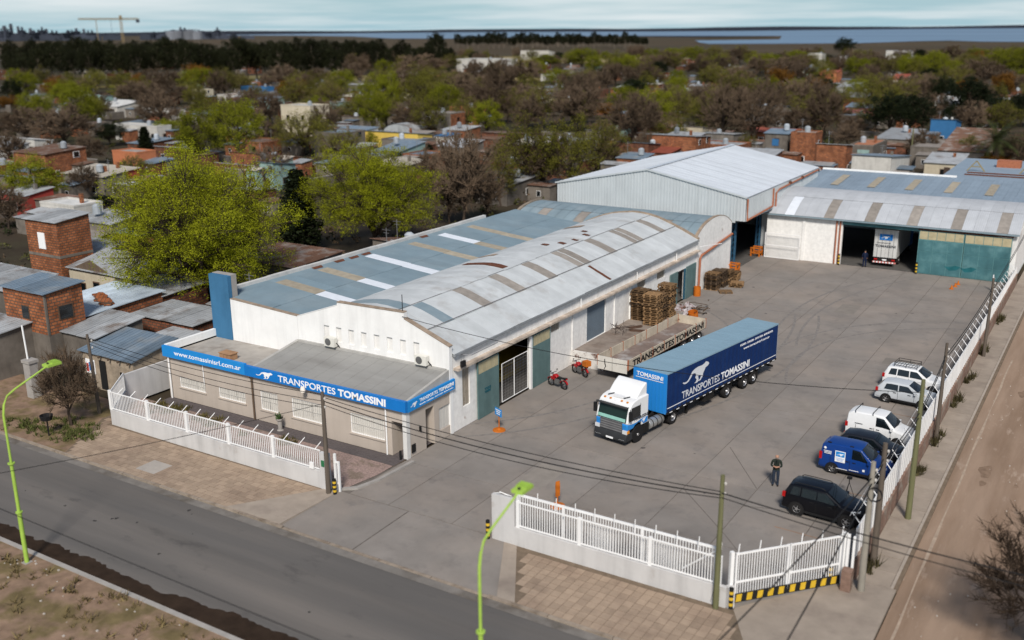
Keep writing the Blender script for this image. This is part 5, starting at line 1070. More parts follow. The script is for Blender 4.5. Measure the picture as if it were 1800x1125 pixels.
# loading dock
dk = thing('loading_dock', 'concrete loading dock with whitewashed end wall beneath the roller shutter', 'dock')
box_ob('deck', M('dock_deck', (.255, .215, .185), .9, var=.2, scale=1.2, col2=(.18, .14, .115), mix2=(.5, .65), scale2=.5), dk, -32.6, -29.75, 60.5, 74.2, 0, 1.02)
box_ob('end_wall', M('whitewashed_worn_brick', (.62, .60, .57), .9, var=.15, scale=3, col2=(.15, .085, .065), mix2=(.54, .62), scale2=1.6), dk, -32.6, -29.8, 60.28, 60.5, 0, 1.12)
box_ob('dock_edge', CONC, dk, -29.75, -29.68, 60.5, 74.2, .85, 1.03); settle(dk, (-31.2, 67, 0))
b = MB(); rng = random.Random(6)
for i in range(9):
    p = [(-31.6+rng.uniform(-.7, .9), 66.3+rng.uniform(-1, 1), 1.05+rng.uniform(0, .75)) for _ in range(4)]; b.tube(p, .018, 4)
tag(b.build('scrap_rods', M('scrap_dark', (.06, .045, .04), .8)), 'tangle of bent scrap rods on the loading dock', 'scrap')
for i, (x, y, a) in enumerate(((-30.7, 67.4, .3), (-31.2, 68.2, 1.0))): 
    t = tag(MB().box(-.6, .6, -.12, .12, 0, .08).box(-.5, .4, -.3, -.16, 0, .06).build('timber_offcut', M('dark_timber', (.09, .055, .04), .9, var=.3), None, (x, y, 1.02), a), ('dark timber offcut lying nearer the scrap rods', 'dark timber offcut lying nearer the pallet stacks')[i], 'timber', 'timber offcuts')
# ---------------- pallets
PALW = [M('pallet_wood_%d' % i, c, .9, var=.25, scale=5, rnd=.35, world=False) for i, c in enumerate(((.235, .145, .075), (.14, .088, .048), (.08, .055, .037)))]
pb = MB()
for y in (-.5, 0, .5):
    pb.box(-.6, .6, y-.05, y+.05, 0, .018)
    for x in (-.53, 0, .53): pb.box(x-.07, x+.07, y-.05, y+.05, .018, .108)
for x in (-.53, 0, .53): pb.box(x-.07, x+.07, -.5, .5, .108, .125)
for i in range(6): pb.box(-.6, .6, -.5+i*.185, -.5+i*.185+.105, .125, .143)
PME = [pb.mesh('pallet', m) for m in PALW]
ORD = ['bottom', 'second', 'third', 'fourth', 'fifth', 'sixth', 'seventh', 'eighth', 'ninth', 'tenth', 'eleventh', 'twelfth', 'thirteenth', 'fourteenth', 'fifteenth', 'sixteenth', 'seventeenth', 'eighteenth', 'nineteenth']
def stack(x, y, z, n, rz, where, seed, mi=0):
    rng = random.Random(seed)
    for i in range(n):
        m = mi if rng.random() < .7 else rng.choice((0, 1, 2)); o = put('pallet', PME[m], None, (x+rng.gauss(0, .05), y+rng.gauss(0, .05), z+i*.146), rz+rng.gauss(0, .04))
        tag(o, 'wooden pallet, '+('topmost' if i == n-1 else ORD[i]+(' from the ground up' if i else ' one'))+' in the '+where, 'pallet', 'stacked wooden pallets')
stack(-30.45, 69.7, 1.02, 17, .05, 'tall front stack on the dock', 1); stack(-31.85, 70.5, 1.02, 17, -.03, 'dock stack against the warehouse wall', 2, 1); stack(-30.6, 71.1, 1.02, 15, .02, 'lower middle stack on the dock', 3, 1); stack(-30.5, 72.5, 1.02, 18, .0, 'dock stack closest to the rubble heap', 4, 0); stack(-31.9, 72.2, 1.02, 13, .04, 'hidden rear stack on the dock', 5, 2)
stack(-31.7, 86.2, 0, 11, .02, 'ground stack next to the orange drum', 6, 2); stack(-31.6, 87.6, 0, 11, -.04, 'middle ground stack at the brick gable', 7, 2); stack(-31.5, 89.0, 0, 9, .03, 'ground stack third from the drum', 8, 1); stack(-31.3, 90.5, 0, 6, .08, 'low ground stack nearest the hangar', 9, 0)
stack(-30.2, 85.6, 0, 1, .5, 'open yard lying flat alone', 10, 1); stack(-30.1, 88.3, 0, 3, .25, 'small loose pile on the yard', 11, 0)
# rubble heap with film, drums
t = thing('rubble_heap', 'heap of broken pallets and crumpled plastic film beside the dock', 'rubble')
rng = random.Random(9); b = MB()
for i in range(26):
    x, y, z = -30.4+rng.gauss(0, .8), 77.2+rng.gauss(0, 1.0), rng.uniform(.05, .75); a = rng.uniform(0, 3.1); b.bar((x-.5*math.cos(a), y-.5*math.sin(a), max(.03, z-rng.uniform(-.2, .3))), (x+.5*math.cos(a), y+.5*math.sin(a), max(.03, z)), .11, .03)
b.build('broken_boards', PALW[2], t)
for k in range(3):
    b = MB(); cx, cy_ = -30.5+rng.gauss(0, .5), 77.3+rng.gauss(0, .7); nn = 9
    vs = [(cx+(i-4)*.16+rng.gauss(0, .05), cy_+(j-4)*.2+rng.gauss(0, .05), max(.05, .85-.11*math.hypot(i-4, j-4)+rng.gauss(0, .1))) for i in range(nn) for j in range(nn)]
    b.add(vs, [(i*nn+j, i*nn+j+1, (i+1)*nn+j+1, (i+1)*nn+j) for i in range(nn-1) for j in range(nn-1)]); b.build('plastic_film', M('grey_plastic_film', (.36, .33, .34), .35, var=.3, scale=5, col2=(.17, .09, .07), mix2=(.5, .6), scale2=2), t)
settle(t, (-30.4, 77.3, 0))
def drum(x, y, lab, tilt=0, r=.32, h=.85):
    t = thing('orange_drum', lab, 'drum', (x, y, 0), 0, 'orange drums'); t.rotation_euler = (tilt, 0, 0)
    MB().lathe([(0, .03), (r, 0), (r, h*.33), (r+.015, h*.34), (r, h*.36), (r, h*.66), (r+.015, h*.67), (r, h*.69), (r, h), (r-.03, h), (r-.03, .08), (0, .08)], 18).build('shell', ORANGE, t, smooth=35)
drum(-32.05, 83.2, 'orange open drum under the rusty drain pipe'); drum(-29.6, 76.2, 'orange tub half buried in the rubble heap', .25, .42, .6)
# ---------------- motorcycles
def moto(x, y, rz, lab, box):
    t = thing('motorcycle', lab, 'motorcycle', (x, y, 0), rz, 'red motorcycles at the warehouse wall'); RD = paint('red_moto_paint', (.35, .012, .015), .35)
    for xx in (-.6, .6):
        w_ = MB().lathe([(.24, -.045), (.28, -.05), (.30, -.02), (.30, .02), (.28, .05), (.24, .045)], 20, (xx, 0, .30), 'y').build('wheel', RUBBER, t, smooth=40); MB().lathe([(.05, -.05), (.05, .05)], 8, (xx, 0, .3), 'y').build('hub', ALU, w_)
        for k in range(8): MB().bar((xx, 0, .3), (xx+.25*math.cos(k*pi/4), 0, .3+.25*math.sin(k*pi/4)), .01, .01).build('spoke', ALU, w_)
        a = [(xx+.34*math.cos(R(d)), .30+.34*math.sin(R(d))) for d in range(20, 165, 20)]; MB().prism(a+[(xx+.36*math.cos(R(d)), .30+.36*math.sin(R(d))) for d in range(20, 165, 20)][::-1], 'y', -.07, .07).build('mudguard', RD, t)
    MB().tube([(.6, 0, .3), (.42, 0, .88), (.4, 0, .98)], .035, 6).build('fork', ALU, t); MB().tube([(.36, -.33, 1.02), (.42, -.15, .98), (.42, .15, .98), (.36, .33, 1.02)], .02, 6).build('handlebar', BLACKP, t)
    MB().tube([(.4, 0, .8), (.1, 0, .55), (-.1, 0, .45), (-.6, 0, .32)], .04, 6).tube([(.35, 0, .75), (-.1, 0, .72), (-.75, 0, .72)], .035, 6).build('frame', CHAS, t)
    o = MB().prism([(.36, .72), (.34, .90), (.1, .92), (-.05, .78), (-.05, .68)], 'y', -.14, .14).build('fuel_tank', RD, t); bevel(o, .05)
    o = MB().prism([(-.05, .72), (-.05, .80), (-.35, .78), (-.8, .86), (-.82, .78), (-.4, .70)], 'y', -.13, .13).build('seat', BLACKP, t); bevel(o, .03)
    MB().box(-.18, .2, -.13, .13, .28, .62).build('engine', M('engine_grey', (.12, .12, .12), .5), t); MB().tube([(.15, -.12, .35), (-.2, -.18, .25), (-.75, -.18, .4)], .04, 6).build('exhaust', ALU, t)
    MB().lathe([(0, .09), (.09, .05), (.1, -.02), (0, -.05)], 10, (.52, 0, .9), 'x').build('headlight', CLEARL, t); MB().box(-.88, -.82, -.06, .06, .74, .82).build('tail_light', REDL, t)
    MB().box(.15, .5, -.16, .16, .55, .72).build('leg_shield', RD, t)
    for sg in (-.3, .3): MB().box(.34, .37, sg-.05, sg+.05, 1.1, 1.18).build('mirror', BLACKP, t)
    if box: MB().box(-1.0, -.55, -.22, .22, .88, 1.25).build('cargo_box', ORANGE, t)
moto(-31.1, 55.7, R(165), 'red motorcycle parked by the open teal door', False); moto(-31.0, 58.7, R(155), 'red motorcycle with orange cargo box near the dock end wall', True)
# ---------------- box lorry in the hangar bay
bl = thing('box_lorry', 'white box lorry seen from behind inside the dark hangar bay', 'lorry', (-20.1, 103.3, 0), R(2))
wb = M('dirty_white_box', (.56, .56, .55), .6, var=.1, streak=.2)
box_ob('cargo_box', wb, bl, -1.12, 1.12, .04, 8.2, .95, 3.72); box_ob('roof_cap', wb, bl, -1.15, 1.15, 0, 8.25, 3.72, 3.8)
for x0, x1 in ((-1.1, -.01), (.01, 1.1)):
    d = box_ob('rear_door', wb, bl, x0, x1, 0, .04, .98, 3.68)
    for x in (x0+.35, x0+.75): MB().tube([(x, -.03, 1.0), (x, -.03, 3.65)], .02, 5).build('lock_rod', ALU, d)
MB().box(-.62, .62, -.045, -.035, 2.75, 3.35).build('panel', BLUE, bl); cheetah('cheetah_logo', .8, .36, LETTER, bl, (-.5, -.05, 2.86), (pi/2, 0, 0))
text('lettering', 'TOMASSINI', .34, M('grey_black_letters', (0, 0, 0)), bl, (-.98, -.045, 2.02), (pi/2, 0, 0), .004, fit=1.95); text('lettering', 'TRANSPORTES', .14, MATS['grey_black_letters'], bl, (-.9, -.045, 2.42), (pi/2, 0, 0), 0, 1.5)
box_ob('rear_bumper', M('red_white_bumper', (.55, .2, .18), .6), bl, -1.12, 1.12, -.05, .05, .4, .55)
for i in range(7): box_ob('chevron', LETTER, bl, -1.05+i*.3, -.92+i*.3, -.06, -.05, .41, .54)
box_ob('chassis', CHAS, bl, -1.0, 1.0, .1, 9.6, .55, .95); o = box_ob('cab', CABB, bl, -1.1, 1.1, 8.4, 10.2, .7, 2.8)
for sg in (-1, 1):
    twheel(bl, sg*.9, 1.9, .46, .45, sg); twheel(bl, sg*.95, 8.9, .46, .28, sg); box_ob('tail_light', REDL, bl, sg*.85-.16, sg*.85+.16, -.03, .02, .68, .82)
box_ob('licence_plate', LETTER, bl, -.2, .2, -.02, .0, .66, .8)
# ================================================================ PEOPLE
def person(lab, loc, rz, cols, arms, stance=.1, h=1.0):
    """one continuous skinned figure, facing local -y; cols = (hair/skin head, jacket, trousers, shoes)"""
    J = [(0, 0, .94), (0, .01, 1.14), (0, .01, 1.36), (0, -.005, 1.50), (0, -.02, 1.59), (0, -.03, 1.67), (0, -.015, 1.755)]; rad = [.145, .14, .155, .062, .075, .095, .07]; E_ = [(i, i+1) for i in range(6)]
    def add(par, pts, rs):
        for q, r_ in zip(pts, rs): J.append(q); rad.append(r_); E_.append((par, len(J)-1)); par = len(J)-1
        return par
    add(5, [(0, -.13, 1.655)], [.018])                                   # nose
    for s in (-1, 1):
        add(5, [(s*.095, -.01, 1.66)], [.022])                           # ear
        hip = add(0, [(s*.10, 0, .88), (s*stance*1.1, -.02, .50), (s*stance*1.2, .02, .10), (s*stance*1.3, -.08, .05), (s*stance*1.35, -.17, .04)], [.11, .08, .06, .05, .035])
        sh, el, wr = arms(s); hand = add(2, [(s*.13, 0, 1.42), sh, el, wr], [.09, .075, .055, .04])
        d = (Vector(wr)-Vector(el)).normalized(); up_ = Vector((0, 0, 1)); side = d.cross(up_).normalized()
        palm = Vector(wr)+d*.05; J.append(tuple(palm)); rad.append(.035); E_.append((hand, len(J)-1)); pi_ = len(J)-1
        for k in range(4):
            q = palm+d*(.045+.008*(k in (1, 2)))+up_*(.024-.016*k); add(pi_, [tuple(q), tuple(q+d*.03-side*s*.008-up_*.012)], [.010, .008])
        add(pi_, [tuple(palm+up_*.035-d*.01), tuple(palm+up_*.05+d*.025)], [.012, .009])
    me = bpy.data.meshes.new('person'); me.from_pydata([Vector(q)*h for q in J], E_, []); o = bpy.data.objects.new('person', me); COL.objects.link(o)
    sk = o.modifiers.new('skin', 'SKIN'); sk.use_smooth_shade = True
    for i, r_ in enumerate(rad): me.skin_vertices[0].data[i].radius = (r_*h*(1.12 if i < 3 else 1), r_*h*(.8 if i < 3 else 1))
    me.skin_vertices[0].data[0].use_root = True
    o.modifiers.new('sub', 'SUBSURF').levels = 2; o.modifiers['sub'].render_levels = 2
    bpy.context.view_layer.update(); ev = o.evaluated_get(bpy.context.evaluated_depsgraph_get()); m2 = bpy.data.meshes.new_from_object(ev); bpy.data.objects.remove(o)
    for c in cols: m2.materials.append(c)
    wr = [Vector(arms(s)[2])*h for s in (-1, 1)]; el = [Vector(arms(s)[1])*h for s in (-1, 1)]
    for p in m2.polygons:
        c = p.center; k = 1
        if c.z > 1.53*h: k = 0
        elif min((c-q).length for q in wr) < .13 and min((c-q).length for q in wr) < min((c-q).length for q in el)*.9 and any((c-q).dot(q-e) > -.002 for q, e in zip(wr, el)): k = 0
        elif c.z < .09*h: k = 3
        elif c.z < .90*h: k = 2
        p.material_index = k; p.use_smooth = True
    r = thing('person', lab, 'person', loc, rz); b = put('body', m2, r)
    return r
SKIN = M('skin', (.42, .235, .16), .55, var=.05, world=False); HAIRG = M('grey_beard', (.22, .19, .17), .8, var=.1)
man = person('bald man in dark jacket and jeans with hands clasped, standing in the yard', (-13.8, 48.4, 0), R(14), (SKIN, M('dark_green_jacket', (.022, .030, .024), .75, var=.2, scale=8, world=False), M('blue_jeans', (.028, .038, .058), .8, var=.2, scale=8, world=False), BLACKP), lambda s: ((s*.205, .0, 1.40), (s*.27, -.02, 1.12), (s*.055, -.23, 1.15)))
MB().lathe([(0, -.06), (.05, -.05), (.066, -.02), (.06, .03)], 10, (0, -.065, 1.61)).build('beard', HAIRG, man, smooth=60); MB().prism([(-.035, 1.50), (.035, 1.50), (.012, 1.28)], 'y', -.165, -.155).build('shirt', M('shirt_dark', (.012, .012, .015), .8), man)
for s in (-1, 1): MB().lathe([(0, -.008), (.011, 0), (0, .008)], 8, (s*.034, -.118, 1.685), 'y').build('eye', BLK, man)
w2 = person('worker in navy overalls standing behind the box lorry at the hangar', (-21.75, 102.2, 0), R(200), (SKIN, M('navy_overalls', (.012, .018, .045), .8, var=.2), M('navy_overalls', (0, 0, 0)), BLACKP), lambda s: ((s*.205, .0, 1.40), (s*.26, -.03, 1.12), (s*.22, -.12, .90)))
MB().lathe([(.098, -.03), (.1, .02), (.075, .075), (0, .095)], 12, (0, -.01, 1.69)).build('hair', M('dark_hair', (.015, .012, .01), .7), w2, smooth=60)

# ================================================================ TREES
BARK = M('grey_brown_bark', (.06, .045, .035), .95, var=.25, scale=3, world=False); TWIG = M('bare_twigs', (.115, .082, .056), .95, var=.2, scale=.6, rnd=.22, world=False); TWIGD = M('dark_bare_twigs', (.040, .028, .020), .95, var=.2, world=False)
LEAFY = M('spring_yellow_green_leaves', (.235, .25, .012), .75, var=.35, scale=.35, island=.45, trans=.22, world=False, rnd=.12); LEAFT = M('town_spring_leaves', (.155, .165, .012), .7, var=.35, scale=.35, island=.45, trans=.2, world=False, rnd=.25)
LEAFG = M('olive_sparse_leaves', (.135, .13, .02), .7, var=.3, scale=.5, island=.45, trans=.2, world=False, rnd=.25)
LEAFD = M('dark_evergreen_leaves', (.013, .018, .007), .6, var=.35, scale=.5, island=.5, trans=.1, world=False, rnd=.3); LEAFE = M('eucalyptus_leaves', (.017, .019, .008), .6, var=.35, scale=.4, island=.5, trans=.15, world=False, rnd=.3)
LEAFO = M('rust_orange_leaves', (.16, .075, .014), .7, var=.3, scale=.6, island=.4, trans=.2, world=False, rnd=.2); EBARK = M('pale_eucalyptus_bark', (.20, .165, .13), .9, var=.3, scale=1, world=False)
def struct_tree(seed, nl=26, ns=12, nt=9, H=10, cz=.58, rz=.40, rr=.40, lr=.14, trunk=.22, upb=.35, zlow=1.55):
    """trunk, limbs to lobes spread over a dome, branches and twigs inside every lobe"""
    rng = random.Random(seed); thick = []; subs = []; twigs = []
    top = Vector((rng.uniform(-.03, .03)*H, rng.uniform(-.03, .03)*H, trunk*H)); thick.append((Vector((0, 0, 0)), Vector((0, 0, 0)).lerp(top, .5)+Vector((.015*H*rng.uniform(-1, 1), 0, 0)), top, .026*H, .02*H))
    lead = Vector((top.x, top.y, (cz+.1)*H)); thick.append((top, top.lerp(lead, .5)+Vector((.03*H*rng.uniform(-1, 1), .03*H*rng.uniform(-1, 1), 0)), lead, .018*H, .008*H))
    for i in range(nl):
        z = 1-zlow*(i+.5)/nl; a = i*2.39996+rng.uniform(-.4, .4); q = math.sqrt(max(0, 1-z*z)); f = rng.uniform(.62, .95)*(.8+.2*math.sin(i*1.7+seed))
        d = Vector((q*math.cos(a), q*math.sin(a), z)); c = Vector((d.x*rr*H*f, d.y*rr*H*f, cz*H+d.z*rz*H*f)); L_ = lr*H*rng.uniform(.75, 1.3)
        s0 = top.lerp(lead, rng.uniform(0, .75)); mid = s0.lerp(c, .5)+Vector((0, 0, -.04*H if z > 0 else .06*H))+Vector((rng.gauss(0, .02), rng.gauss(0, .02), 0))*H
        thick.append((s0, mid, c, .010*H, .005*H))
        for k in range(ns):
            e = (d*.55+Vector((rng.gauss(0, .6), rng.gauss(0, .6), rng.gauss(upb, .55)))).normalized(); st = mid.lerp(c, rng.uniform(.45, 1)); p = c+e*L_*rng.uniform(.55, 1.15); subs.append((st, st.lerp(p, .5)+Vector((0, 0, -.02*L_)), p, .0035*H, .0018*H))
            for j in range(nt):
                t = rng.uniform(.3, 1); w0 = st.lerp(p, t); g = (e*.7+Vector((rng.gauss(0, .6), rng.gauss(0, .6), rng.gauss(upb, .5)))).normalized(); twigs.append((w0, w0+g*L_*.2, w0+g*L_*rng.uniform(.3, .62), .001*H, .0006*H))
    return thick, subs, twigs
def seg_mesh(name, segs, m, n=3, taper=1, minr=.008):
    b = MB()
    for p, mid, e, r0, r1 in segs: b.tube([p, mid, e], [max(r0, minr), max((r0+r1)/2, minr), max(r1*taper, minr*.7)], n, 0, False)
    return b.mesh(name, m)
def strips(name, segs, m, wd):
    b = MB()
    for p, mid, e, r0, r1 in segs:
        d = (e-p).normalized(); s1 = d.cross(Vector((.3, .5, .8))).normalized()*wd; s2 = d.cross(s1).normalized()*wd
        b.v += [tuple(q) for q in (p+s1, p-s1*.5+s2*.86, p-s1*.5-s2*.86, e)]; k = len(b.v)-4; b.f += [(k, k+1, k+3), (k+1, k+2, k+3), (k+2, k, k+3)]; b.m += [0]*3
    return b.mesh(name, m)
def leaf_pts(b, rng, c, n, rad, size, flat=.8, asp=.5):
    for i in range(n):
        p = c+Vector((rng.gauss(0, rad), rng.gauss(0, rad), rng.gauss(0, rad*flat))); u = Vector((rng.gauss(0, 1), rng.gauss(0, 1), rng.gauss(0, .8))).normalized(); v = u.cross(Vector((rng.gauss(0, 1), rng.gauss(0, 1), rng.gauss(0, 1)))).normalized(); s = size*rng.uniform(.6, 1.3); u = u*s; v = v*s*asp
        k = len(b.v); b.v += [tuple(p-u), tuple(p+v), tuple(p+u), tuple(p-v)]; b.f.append((k, k+1, k+2, k+3)); b.m.append(0)
def tree_kind(kind, seed):
    """(trunk mesh, crown mesh, height, radius) of a model tree"""
    rng = random.Random(seed)
    if kind == 'b' or kind == 'k':
        th, sb_, tw = struct_tree(seed, 26, 12, 16, 10, .54, .45, .41, .16, .18, .45, 1.72)
        tm = seg_mesh('trunk', th, BARK, 5); cm = strips('crown', [(p, m_, e, r0, .03) for p, m_, e, r0, r1 in sb_]+tw, TWIG if kind == 'b' else TWIGD, .04 if kind == 'b' else .024)
    elif kind in 'gG':
        th, sb_, tw = struct_tree(seed, 30, 9, 9, 10, .54, .45, .41, .145, .17, .4, 1.75); tm = seg_mesh('trunk', th, BARK, 4); b = MB()
        for p, m_, e, r0, r1 in tw:
            for q in ((.5, 1) if kind == 'g' else (1,)): leaf_pts(b, rng, p.lerp(e, q), 5 if kind == 'g' else 6, .12, .085, .9)
        if kind == 'G':
            for p, m_, e, r0, r1 in tw+sb_: k = len(b.v); s = Vector((.02, .02, 0)); b.v += [tuple(p+s), tuple(p-s), tuple(e)]; b.f.append((k, k+1, k+2)); b.m.append(1)
        cm = b.mesh('crown', [LEAFT] if kind == 'g' else [LEAFG, TWIG])
    elif kind in 'do':
        th, sb_, tw = struct_tree(seed, 24, 9, 8, 10, .54, .44, .42, .16, .14, .3); tm = seg_mesh('trunk', th, BARK, 5); b = MB()
        for p, m_, e, r0, r1 in tw: leaf_pts(b, rng, e, 8, .16, .14)
        cm = b.mesh('crown', LEAFD if kind == 'd' else LEAFO)
    elif kind == 'e':
        th, sb_, tw = struct_tree(seed, 24, 9, 8, 10, .56, .42, .27, .13, .3, .3, 1.75); tm = seg_mesh('trunk', th, EBARK, 5); b = MB()
        for p, m_, e, r0, r1 in tw: leaf_pts(b, rng, e, 7, .16, .13, 1.0)
        cm = b.mesh('crown', LEAFE)
    elif kind == 'c':
        b = MB()
        for i in range(420):
            z = .6+9.4*(i/420)**.9; rr = 1.9*(1-z/10.3)**.6*(.75+.4*rng.random())*(.6+min(1, z/2)*.4); a = i*2.4+rng.uniform(-.4, .4)
            for q in (.45, .75, 1.0): leaf_pts(b, rng, Vector((rr*q*math.cos(a), rr*q*math.sin(a), z+.15*q)), 8, .16, .17, .8)
        tm = MB().tube([(0, 0, 0), (0, 0, 9.5)], [.28, .03], 6).mesh('trunk', BARK); cm = b.mesh('crown', LEAFD)
    elif kind == 'p':
        tm = MB().tube([(0, 0, 0), (.1, 0, 3), (.05, 0, 6.6)], [.45, .38, .42], 10).mesh('trunk', BARK); b = MB()
        for i in range(52):
            a = i*2.4; el = R(75-i*2.1); L_ = 4.2; pts = []; p = Vector((0, 0, 6.6)); d = Vector((math.cos(a)*math.cos(el), math.sin(a)*math.cos(el), math.sin(el)))
            for k in range(9): pts.append(p); p = p+d*L_/8; d.z -= .13; d.normalize()
            for k in range(1, 9):
                dd = (pts[k]-pts[k-1]).normalized(); sd_ = dd.cross(Vector((0, 0, 1))).normalized()
                for s in (-1, 1):
                    for f in (0, .33, .66): q = pts[k-1].lerp(pts[k], f); l_ = .75*(1-abs(k-4)/9); b.add([q, q+dd*.09, q+sd_*s*l_+dd*.35+Vector((0, 0, -.12))], [(0, 1, 2)])
        cm = b.mesh('crown', M('palm_fronds', (.045, .055, .018), .6, var=.2, island=.4, trans=.15, world=False))
    vs = cm.vertices; h = max(v.co.z for v in vs); xs = sorted(math.hypot(v.co.x, v.co.y) for v in vs); return tm, cm, h, xs[int(len(xs)*.965)]
KN = {'b': 3, 'g': 3, 'G': 3, 'd': 2, 'o': 2, 'e': 3, 'c': 1, 'p': 1, 'k': 1}; TM = {}
def tree(x, y, h, r, kind, lab, group, i=0, rot=None):
    key = (kind, i % KN[kind])
    if key not in TM: TM[key] = tree_kind(kind, 100+sum(map(ord, kind))*7+key[1]*13)
    tm, cm, h0, r0 = TM[key]; nm = {'b': 'bare_tree', 'k': 'bare_tree', 'g': 'spring_tree', 'G': 'olive_tree', 'd': 'evergreen_tree', 'o': 'orange_leaved_tree', 'e': 'eucalyptus_tree', 'c': 'cypress_tree', 'p': 'palm_tree'}[kind]
    t = thing(nm, lab, 'tree', (x, y, -.15), rot if rot is not None else i*2.39, group); t.scale = (r/r0, r/r0, h/h0); put('trunk', tm, t); put('crown', cm, t); return t
def big_tree(x, y, H, Rr, seed, lab, per, size, nl=90, ns=12, nt=6, lr=.125):
    th, sb_, tw = struct_tree(seed, nl, ns, nt, 10, .52, .45, .42, lr, .11, .4, 1.84); rng = random.Random(seed); b = MB()
    sx, sz = Rr/4.55, H/10.6; sc = lambda v: Vector((v.x*sx, v.y*sx, v.z*sz))
    seg = [(sc(p), sc(m_), sc(e), r_*H/10, q*H/10) for p, m_, e, r_, q in th]; t = thing('spring_tree', lab, 'tree', (x, y, -.15), 0, 'large spring-green trees')
    tr_ = put('trunk', seg_mesh('trunk', seg, BARK, 6), t); put('branches', seg_mesh('branches', [(sc(p), sc(m_), sc(e), .035, .02) for p, m_, e, r_, q in sb_], BARK, 3), t)
    for p, m_, e, r0, r1 in tw:
        cl = sc(p.lerp(e, rng.uniform(.6, 1.05))); leaf_pts(b, rng, cl, per*2, .17, size*.85, .9, .38)
    put('crown', b.mesh('crown', LEAFY), t); return t
big_tree(-65.2, 55.4, 15.6, 8.2, 5, 'huge yellow-green willow rising over the brick cottages', 12, .085)
big_tree(-70.6, 84.2, 12.8, 7.8, 17, 'second yellow-green willow behind the blue roofed bay', 12, .088, 56, 12, 6, .125)
tree(-53.7, 34.5, 5.6, 1.7, 'b', 'small bare tree on the verge before the stone cottage', 'bare verge trees', 1)
tree(-.4, 39.4, 6.0, 3.0, 'k', 'dark bare tree on the dirt road at the picture corner', 'bare verge trees', 0)
tree(-19.9, 183.6, 8.6, 4.8, 'p', 'stout date palm beyond the rear hangar', 'palms', 0)
